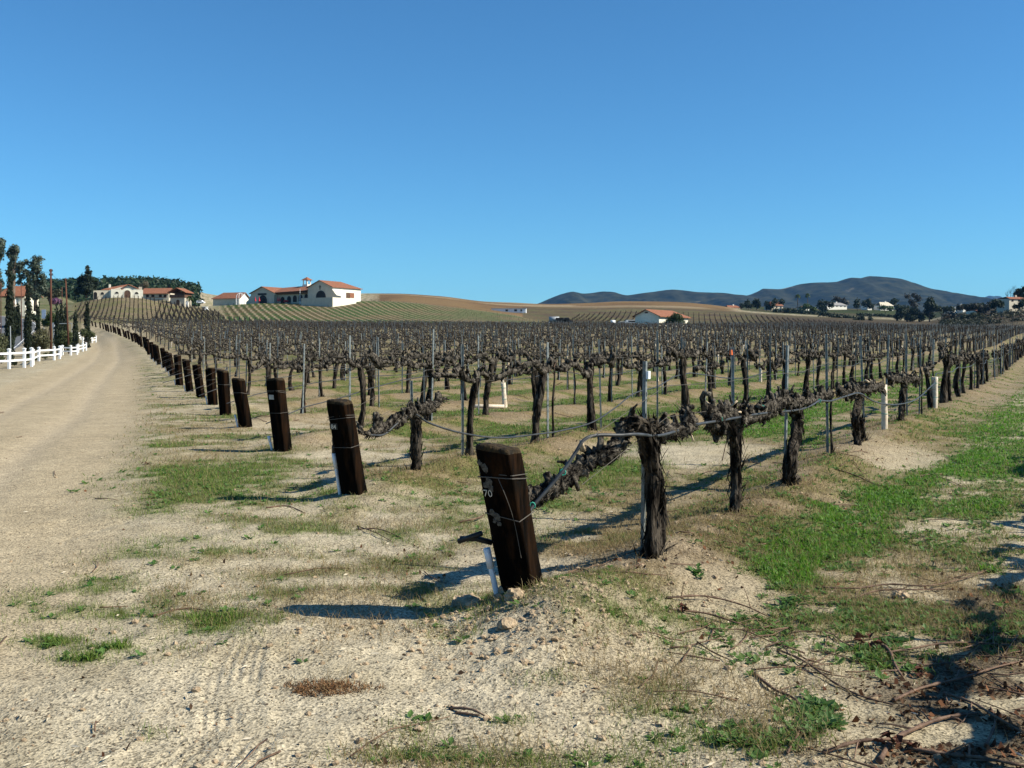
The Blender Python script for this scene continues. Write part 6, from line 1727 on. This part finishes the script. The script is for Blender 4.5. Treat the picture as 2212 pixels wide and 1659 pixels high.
# the brown slope to the right
rows = []
for i in range(84):
    x0 = 1190 + i * 14.0
    Za, Zb_ = 222, np.interp(x0, [1190, 1300, 1700, 2100], [420, 470, 440, 330])
    xb = x0; xt = 1500 + (x0 - 1500) * .8
    rows.append((np.array([(xb - CX) / F * Za, Za]), np.array([(xt - CX) / F * Zb_, Zb_])))
hill_vines('brown_slope_vines', 'rows of young dormant vines on the brown slope behind the shed', rows, .75, 8, 1.5, .35, .035, .75)
# ---------------------------------------------------------------- grass, weeds, litter
gr = np.random.default_rng(55)
def scatter(n, ymin, ymax, xmin=-60, xmax=2272):
    px = gr.uniform(xmin, xmax, n); py = gr.uniform(ymin, ymax, n)
    Y = EYE * F / (py - H0); X = (px - CX) / F * Y
    return X, Y
def blades(X, Y, h, w, lean, col):
    """one tapering bent blade per point"""
    n = len(X); Z = height(X, Y) - 0.004
    a = gr.uniform(0, 2 * np.pi, n); d = np.stack([np.cos(a), np.sin(a)], 1)
    fa = gr.uniform(0, 2 * np.pi, n); sd = np.stack([np.cos(fa), np.sin(fa)], 1) * w[:, None] * .5
    b = np.stack([X, Y], 1)
    m = b + d * (h * lean * .35)[:, None]; t = b + d * (h * lean)[:, None]
    hz1 = h * np.sqrt(np.clip(1 - (lean * .5) ** 2, .1, 1)) * .6; hz2 = h * np.sqrt(np.clip(1 - (lean * .75) ** 2, .06, 1))
    V = np.stack([np.c_[b - sd, Z], np.c_[b + sd, Z], np.c_[m + sd * .7, Z + hz1], np.c_[m - sd * .7, Z + hz1], np.c_[t, Z + hz2]], 1).reshape(-1, 3)
    k = np.arange(n)[:, None] * 5
    return V, np.concatenate([k + np.array([[0, 1, 2]]), k + np.array([[0, 2, 3]]), k + np.array([[3, 2, 4]])]), np.repeat(col, 5, axis=0)
def cmix(c1, c2, n, f=None):
    f = (gr.random(n) if f is None else f)[:, None]
    return np.array(c1) * (1 - f) + np.array(c2) * f
def build_stuff(name, parts, mat, label):
    V = []; Fs = []; Cc = []; n = 0
    for v, f, c in parts:
        V.append(v); Fs.append(f + n); Cc.append(c); n += len(v)
    me = np_mesh(name, np.concatenate(V), Fs)
    set_col(me, np.concatenate(Cc))
    return tag(link(name, me, mat), label, kind='stuff')

# green grass
X, Y = scatter(620000, 800, 1720)
g, dr, li = densities(X, Y)
k = gr.random(len(X)) < g * 0.62
gx, gy, gg = X[k], Y[k], g[k]
n = len(gx)
lush = sstep(.75, 1.1, gg)
px, py = px_of(gx, gy)
broad = sstep(1500, 1700, px) * .7 + .15 * (gy > 9)
h = (.022 + .045 * gr.random(n)) * (.7 + .2 * lush) * (1 + .02 * gy)
w = np.maximum(.0035 + .003 * lush, gy * .00055) * (1 + 1.2 * broad * (gr.random(n) < .5))
lean = .3 + .9 * gr.random(n) ** 1.2
lush = lush * (.25 + .75 * sstep(1350, 1560, px)) + .25 * (gy > 11) * sstep(900, 1100, px)
f = np.clip(.22 + .6 * lush + .4 * (gr.random(n) - .5), 0, 1)
olive = cmix((.21, .19, .065), (.14, .20, .04), n); rich = cmix((.075, .21, .012), (.15, .33, .03), n)
col = olive * (1 - f[:, None]) + rich * f[:, None]
build_stuff('grass', [blades(gx, gy, h, w, lean, col)], M['grass'], 'short green grass and weeds in patches on the sand')
# dry grass
k = gr.random(len(X)) < dr * 0.40
dx, dy = X[k], Y[k]; n = len(dx)
h = (.03 + .07 * gr.random(n)); w = np.maximum(.003, dy * .0005) * np.ones(n); lean = .5 + .9 * gr.random(n)
build_stuff('dry_grass', [blades(dx, dy, h, w, lean, cmix((.36, .275, .135), (.20, .14, .065), n))], M['grass'], 'dry straw coloured grass round the feet of the vines')
# broad leaved weeds: rosettes of small leaves
def rosettes(cx, cy, size, col1, col2, per=7):
    n = len(cx); N = n * per
    X = np.repeat(cx, per); Y = np.repeat(cy, per); s = np.repeat(size, per) * (.6 + .7 * gr.random(N))
    a = gr.uniform(0, 2 * np.pi, N); el = gr.uniform(.1, .9, N)
    d = np.stack([np.cos(a) * np.cos(el), np.sin(a) * np.cos(el), np.sin(el)], 1)
    sd = np.stack([-np.sin(a), np.cos(a), np.zeros(N)], 1)
    b = np.c_[X, Y, height(X, Y)]
    b[:, :2] += d[:, :2] * (s * .15)[:, None]
    s = s[:, None]
    V = np.stack([b, b + d * s * .5 + sd * s * .28, b + d * s * [1, 1, .75], b + d * s * .5 - sd * s * .28], 1).reshape(-1, 3)
    return V, np.arange(N * 4).reshape(-1, 4), np.repeat(cmix(col1, col2, N), 4, axis=0)
X2, Y2 = scatter(60000, 800, 1720)
g2, d2_, l2 = densities(X2, Y2)
px, py = px_of(X2, Y2)
k = gr.random(len(X2)) < g2 * (.06 + .6 * sstep(1450, 1650, px) + .16 * (py < 1120))
wx, wy = X2[k], Y2[k]
parts = [rosettes(wx, wy, .02 + .03 * gr.random(len(wx)) + .0008 * wy, (.07, .16, .03), (.15, .26, .07))]
big = [(1762, 1528, 26, 16, 40), (1780, 1560, 24, 20, 40), (1750, 1590, 20, 12, 18), (1880, 1412, 30, 14, 26), (1935, 1385, 24, 12, 16), (1510, 1270, 14, 8, 8), (1010, 885, 60, 7, 22), (1700, 1310, 30, 10, 20), (1840, 1330, 50, 22, 24), (1230, 1070, 90, 16, 40)]
bx = []; by = []
for cx, cy, rx, ry, m in big:
    for _ in range(m):
        q = g_of(gr.normal(cx, rx * .6), gr.normal(cy, ry * .6)); bx.append(q[0]); by.append(q[1])
bx = np.array(bx); by = np.array(by)
parts.append(rosettes(bx, by, .028 + .03 * gr.random(len(bx)), (.05, .13, .025), (.12, .22, .06), 7))
build_stuff('weeds', parts, M['grass'], 'low broad leaved green weeds among the grass')
# brown clump of dead weed on the bare sand
q0 = g_of(705, 1497)
nx_ = 900; a = gr.uniform(0, 6.28, nx_); rr = gr.random(nx_) ** .8 * (.55 + .9 * vnoise(a * 1.6, a * 0, 9)); cx_ = q0[0] + rr * np.cos(a) * .20; cy_ = q0[1] + rr * np.sin(a) * .10
v, f_, c_ = blades(cx_, cy_, .012 + .03 * gr.random(nx_), np.full(nx_, .006), .6 + .9 * gr.random(nx_), cmix((.15, .075, .035), (.24, .14, .07), nx_))
me = np_mesh('dead_weed', v - np.array([q0[0], q0[1], 0]), [f_]); set_col(me, c_); o = link('dead_weed', me, M['dryleaf']); o.location = (q0[0], q0[1], 0)
tag(o, 'flat brown clump of dead weed on the bare sand', 'dead weed')

# fallen leaves, straw and dark crumbs
def flakes(X, Y, s, col, tilt=.6, asp=.5):
    n = len(X); Z = height(X, Y)
    a = gr.uniform(0, 6.28, n); d = np.stack([np.cos(a), np.sin(a), gr.normal(size=n) * tilt * .5], 1); sd = np.stack([-np.sin(a), np.cos(a), gr.normal(size=n) * tilt], 1)
    b = np.c_[X, Y, Z + s * .22]
    s_ = s[:, None]
    V = np.stack([b - d * s_ * .5, b + sd * s_ * asp * .5 + [0, 0, .1] * s_, b + d * s_ * .5, b - sd * s_ * asp * .5 - [0, 0, .05] * s_], 1).reshape(-1, 3)
    return V, np.arange(4 * n).reshape(-1, 4), np.repeat(col, 4, axis=0)
X, Y = scatter(90000, 830, 1720)
w_, r_, d_ = row_coords(X, Y)
g, dr, li = densities(X, Y)
rows_l = np.exp(-(w_ / .9) ** 2) * sstep(.3, 2, r_)
pl = .006 + .07 * rows_l + .40 * li
k = gr.random(len(X)) < pl * .75
lx, ly = X[k], Y[k]; n = len(lx)
parts = [flakes(lx, ly, (.009 + .022 * gr.random(n) ** 2) * (1 + .03 * ly), cmix((.045, .028, .018), (.20, .11, .06), n, gr.random(n) ** 1.3), .9)]
k = gr.random(len(X)) < (.0005 + .016 * rows_l + .09 * li)
lx, ly = X[k], Y[k]; n = len(lx)
parts.append(flakes(lx, ly, .014 + .022 * gr.random(n), cmix((.06, .025, .014), (.19, .09, .045), n), 1.3, .7))
X, Y = scatter(80000, 900, 1720)
w_, r_, d_ = row_coords(X, Y)
rd = path_dist(X, Y, ROADP)
cl = sstep(.48, .66, fbm(X * 2.2, Y * 2.2, 71, 3))
k = gr.random(len(X)) < (.05 + .32 * cl) * (.35 + .65 * sstep(-.5, 1.0, rd - road_w(Y)))
lx, ly = X[k], Y[k]; n = len(lx)
parts.append(flakes(lx, ly, .006 + .012 * gr.random(n) ** 2, cmix((.06, .045, .035), (.22, .17, .115), n), .7))
k = gr.random(len(X)) < .007
lx, ly = X[k], Y[k]; n = len(lx)
parts.append(flakes(lx, ly, .02 + .035 * gr.random(n), cmix((.46, .40, .29), (.56, .50, .40), n), .08, .1))
build_stuff('leaf_litter', parts, M['dryleaf'], 'brown fallen leaves, straw and dark crumbs lying on the ground')

# clods of soil
def clod(c, s, rg):
    bm = bmesh.new(); bmesh.ops.create_icosphere(bm, subdivisions=3, radius=1)
    for v in bm.verts:
        p = v.co.copy(); f = .35 + 1.2 * float(fbm(np.array([p.x * 2.6 + c[0] * 31 + p.z * 1.3]), np.array([p.y * 2.6 - p.z * 1.9 + c[1] * 17]), 81, 4, .62)[0])
        v.co = Vector((p.x * s * f * rg.uniform(.95, 1.05), p.y * s * f, max(-.4, p.z) * s * f * .72))
    return bm
M['clod'] = noise_mat('soil_clod', (.26, .19, .12), (.45, .35, .235), scale=24, rough=1.0, spec=.05, bump=.9, bscale=45)
rgc = np.random.default_rng(4)
CL = [(1010, 1287, .082, 'broad crumbly soil clod left of the white riser by the nearest post'), (1108, 1298, .085, 'round crumbly soil clod against the foot of the nearest post'), (1022, 1305, .05, 'small soil clod below the broad clod near the nearest post'), (1112, 1322, .06, 'soil clod a hand below the foot of the nearest post'), (1098, 1358, .05, 'lone pointed soil clod in front of the nearest post'), (1080, 1306, .04, 'little soil clod between the riser and the nearest post'), (1945, 1265, .05, 'dark lone clod on the grass right of the bright green strip')]
for px_, py_, s, lab in CL:
    q = ground_at(px_, py_); bm = clod(q, s, rgc); me = bpy.data.meshes.new('soil_clod'); bm.to_mesh(me); bm.free()
    o = link('soil_clod', me, M['clod']); o.location = (q[0], q[1], hz(*q) + s * .12); o.rotation_euler = (0, 0, rgc.random() * 6); tag(o, lab, 'clod', 'soil clods in front of the nearest post')
V = []; Fq = []
bm = bmesh.new(); bmesh.ops.create_icosphere(bm, subdivisions=1, radius=1); bv = np.array([v.co[:] for v in bm.verts]); bf = np.array([[v.index for v in f.verts] for f in bm.faces]); bm.free()
X, Y = scatter(26000, 900, 1720); w_, r_, d_ = row_coords(X, Y)
near_post = np.exp(-(((X - .0) / .7) ** 2 + ((Y - 5.5) / .45) ** 2))
k = gr.random(len(X)) < (.025 + .20 * np.exp(-(w_ / .6) ** 2) * sstep(-1.0, .5, r_) + .95 * near_post)
cx_, cy_ = X[k], Y[k]; n = len(cx_); s = (.006 + .016 * gr.random(n) ** 3)
cz_ = height(cx_, cy_)
jit = 1 + .35 * (gr.random((n, len(bv), 1)) - .5) * 2
V = (bv[None] * jit * np.array([1, 1, .7]) * s[:, None, None] + np.stack([cx_, cy_, cz_ + s * .2], 1)[:, None, :]).reshape(-1, 3)
Fq = (bf[None] + (np.arange(n) * len(bv))[:, None, None]).reshape(-1, 3)
tag(link('soil_crumbs', np_mesh('soil_crumbs', V, Fq), M['clod']), 'small crumbs of sandy soil scattered on the ground', kind='stuff')

# pruned canes
CANES = [  # pixels along each cane (big ones seen one by one), radius, label
    ([(1630, 1462), (1672, 1492), (1712, 1510), (1738, 1540), (1742, 1560), (1728, 1590), (1700, 1640)], .0075, 'hooked brown cane curving down beside the broad leaved weeds'),
    ([(1680, 1405), (1740, 1440), (1800, 1480), (1860, 1510), (1930, 1530)], .006, 'long thin dark cane slanting across the sand below the dark leaf clump'),
    ([(1930, 1520), (1990, 1490), (2080, 1470), (2150, 1452), (2230, 1430)], .0075, 'long pale cane rising toward the right edge of the photo'),
    ([(1880, 1412), (1960, 1412), (2040, 1400), (2130, 1395), (2220, 1402)], .006, 'thin cane running right from the dark leaf clump'),
    ([(1896, 1388), (1920, 1410), (1935, 1440), (1950, 1462)], .009, 'short crooked dark cane standing up from the dark leaf clump'),
    ([(1776, 1272), (1850, 1280), (1920, 1272), (2000, 1278), (2070, 1262), (2130, 1240)], .006, 'long straight cane at the lower edge of the bright green strip'),
    ([(1840, 1296), (1900, 1284), (1980, 1284), (2060, 1276)], .006, 'second cane lying along the long straight cane'),
    ([(1780, 1640), (1850, 1628), (1920, 1622), (1960, 1612)], .008, 'pale straight cane at the bottom of the photo'),
    ([(1900, 1660), (1930, 1615), (1985, 1580), (2040, 1562), (2110, 1552)], .011, 'thick reddish cane bending up from the bottom of the photo'),
    ([(1960, 1632), (2040, 1645), (2120, 1652), (2230, 1668)], .009, 'thick dark reddish cane along the bottom right edge'),
    ([(2040, 1500), (2100, 1530), (2160, 1570), (2220, 1600)], .007, 'thin dark cane in the shade of the bottom right corner'),
    ([(2130, 1620), (2150, 1570), (2140, 1540)], .006, 'short pale cane in the shade of the bottom right corner'),
    ([(1440, 1306), (1520, 1312), (1600, 1318), (1660, 1330)], .006, 'brown cane with twigs on the sand behind the broad weeds'),
    ([(1445, 1340), (1530, 1338), (1620, 1352), (1690, 1350)], .006, 'dark cane on the sand, lower of two before the green strip'),
    ([(770, 1145), (820, 1150), (870, 1168)], .006, 'bent cane on the green ground left of the nearest post'), ([(772, 1138), (810, 1160), (850, 1176)], .005, 'second bent cane crossing the first left of the nearest post'),
    ([(990, 1128), (1030, 1126), (1045, 1118)], .009, 'short stubby dark cane left of the nearest post'), ([(975, 1532), (1020, 1545), (1060, 1560)], .007, 'dark cane fragment on the sand below the nearest post'), ([(985, 1540), (1035, 1552)], .006, 'thin cane fragment beside the dark cane fragment'),
    ([(575, 1082), (620, 1078), (660, 1092)], .007, 'bent twig in front of the post numbered 84'), ([(1095, 1190), (1150, 1180), (1240, 1184)], .006, 'pale straight cane on the grass behind the nearest post'),
    ([(1560, 985), (1590, 950), (1600, 930)], .006, 'upright thin cane leaning over the bare sand between the rows'), ([(1810, 1025), (1850, 1030), (1900, 1040), (1960, 1032)], .007, 'branched dark cane on the bare sand'), ([(1815, 1020), (1840, 1008), (1860, 1022)], .006, 'arched twig of the branched cane on the bare sand'),
    ([(2000, 1015), (2040, 1020), (2080, 1040)], .006, 'thin cane right of the bare sand'), ([(330, 1337), (400, 1322), (470, 1333)], .007, 'dark twig on the sand left, above the grass patches'), ([(1200, 1290), (1250, 1270), (1290, 1300)], .008, 'dark cane stub right of the nearest post foot'),
]
for pts_, r_, lab in CANES:
    P = []
    for i, (a_, b_) in enumerate(pts_):
        q = ground_at(a_, b_) if b_ < 1100 else g_of(a_, b_) * (1 - .03 * (hz(*g_of(a_, b_)) > .08)); P.append((q[0], q[1], hz(*q) + r_ * 1.2 + (.02 * math.sin(i * 1.9 + a_) ** 2 if 0 < i < len(pts_) - 1 else 0)))
    if lab.startswith('upright'): P[1] = (P[0][0] + .05, P[0][1], P[0][2] + .22); P[2] = (P[0][0] + .09, P[0][1], P[0][2] + .42)
    S = smooth_path(P, 6 * len(P)); c0 = S[0].copy()
    b_ = MB(); rad = np.linspace(r_, r_ * .55, len(S)); rad[::5] *= 1.45
    b_.tube(S - c0, rad, 6)
    o = b_.build('pruned_cane', M['cane'], None, True); o.location = c0
    tag(o, lab, 'cane', 'pruned canes lying on the ground')
    if len(pts_) > 3:
        b_ = MB()
        for j in range(3, len(S) - 2, 5):
            d = gr.normal(size=3) * np.array([1, 1, .4]); d /= np.linalg.norm(d); l = .05 + .12 * gr.random()
            b_.tube([S[j] - c0, S[j] - c0 + d * l * .6, S[j] - c0 + d * l + [0, 0, -.01]], [r_ * .5, r_ * .35, r_ * .2], 4)
        b_.build('side_twig', M['cane'], o)['kind'] = 'stuff'
V = []; Fq = []; nn = 0
X, Y = scatter(4200, 830, 1715); w_, r_, d_ = row_coords(X, Y); g, dr, li = densities(X, Y)
k = gr.random(len(X)) < (.010 + .09 * np.exp(-(w_ / 1.2) ** 2) * sstep(0, 2, r_) + .10 * li + .35 * blobs(X, Y, SANDY) * (Y < 12))
for x, y in zip(X[k], Y[k]):
    a = gr.uniform(0, 6.28); l = gr.uniform(.12, .55); r0 = .0028 + .0015 * gr.random() + .0002 * y
    t = np.linspace(-.5, .5, 5); c = gr.normal() * .25
    P = np.stack([x + np.cos(a) * t * l - np.sin(a) * c * l * t ** 2, y + np.sin(a) * t * l + np.cos(a) * c * l * t ** 2], 1)
    z = height(P[:, 0], P[:, 1]) + r0 * 1.5 + .012 * gr.random(5)
    v, f_ = tube(np.c_[P, z], np.linspace(r0, r0 * .5, 5), 4)
    V.append(v); Fq.append(f_ + nn); nn += len(v)
tag(link('cane_litter', np_mesh('cane_litter', np.concatenate(V), np.concatenate(Fq), True), M['cane']), 'small pruned canes and twigs strewn over the ground', kind='stuff')
# dark curled leaf clump and its neighbours
for px_, py_, s, lab in ((1876, 1392, .085, 'dark curled dead leaf clump on the sand among green weeds'), (1985, 1455, .05, 'curled brown dead leaf left of the long pale cane'), (1940, 1625, .08, 'bunch of dry brown leaves at the thick reddish cane'), (1470, 1335, .05, 'reddish dead leaf below the dry mound of the nearest row'), (318, 1012, .05, 'dark curled leaf at the grass edge of the dirt road')):
    q = g_of(px_, py_); b_ = MB()
    s_full = s; s = s * .5
    for j in range(8):
        a = gr.uniform(0, 6.28); d = np.array([math.cos(a), math.sin(a), gr.normal() * .5]); d /= np.linalg.norm(d); sd = np.array([-math.sin(a), math.cos(a), gr.normal() * .5]); c = gr.normal(size=3) * s_full * .4; c[2] = abs(c[2]) * .5
        b_.add([c - d * s, c + sd * s * .5 + [0, 0, s * .5], c + d * s, c - sd * s * .5 + [0, 0, s * .45], c + [0, 0, s * .1]], [(0, 1, 4), (1, 2, 4), (2, 3, 4), (3, 0, 4)])
    o = b_.build('dead_leaf', M['dryleaf']); set_col(o.data, np.tile(C(.07, .03, .02), (len(o.data.vertices), 1)) * (.5 + gr.random((len(o.data.vertices), 1)) * 1.4))
    o.location = (q[0], q[1], hz(*q) + s * .2); tag(o, lab, 'dead leaf', 'curled dead leaves')
# ---------------------------------------------------------------- the air
bm_ = MB(); bm_.box(-7000, 7000, -120, 9800, -1.7, 480)
hz_m = bpy.data.materials.new('haze_air'); hz_m.use_nodes = True
nt = hz_m.node_tree
nt.nodes.remove(nt.nodes['Principled BSDF'])
pv = nt.nodes.new('ShaderNodeVolumePrincipled')
pv.inputs['Color'].default_value = (0.22, 0.52, 1.0, 1)
pv.inputs['Density'].default_value = 0.000042
pv.inputs['Anisotropy'].default_value = 0.0
nt.links.new(pv.outputs['Volume'], nt.nodes['Material Output'].inputs['Volume'])
tag(bm_.build('haze', hz_m), kind='stuff')
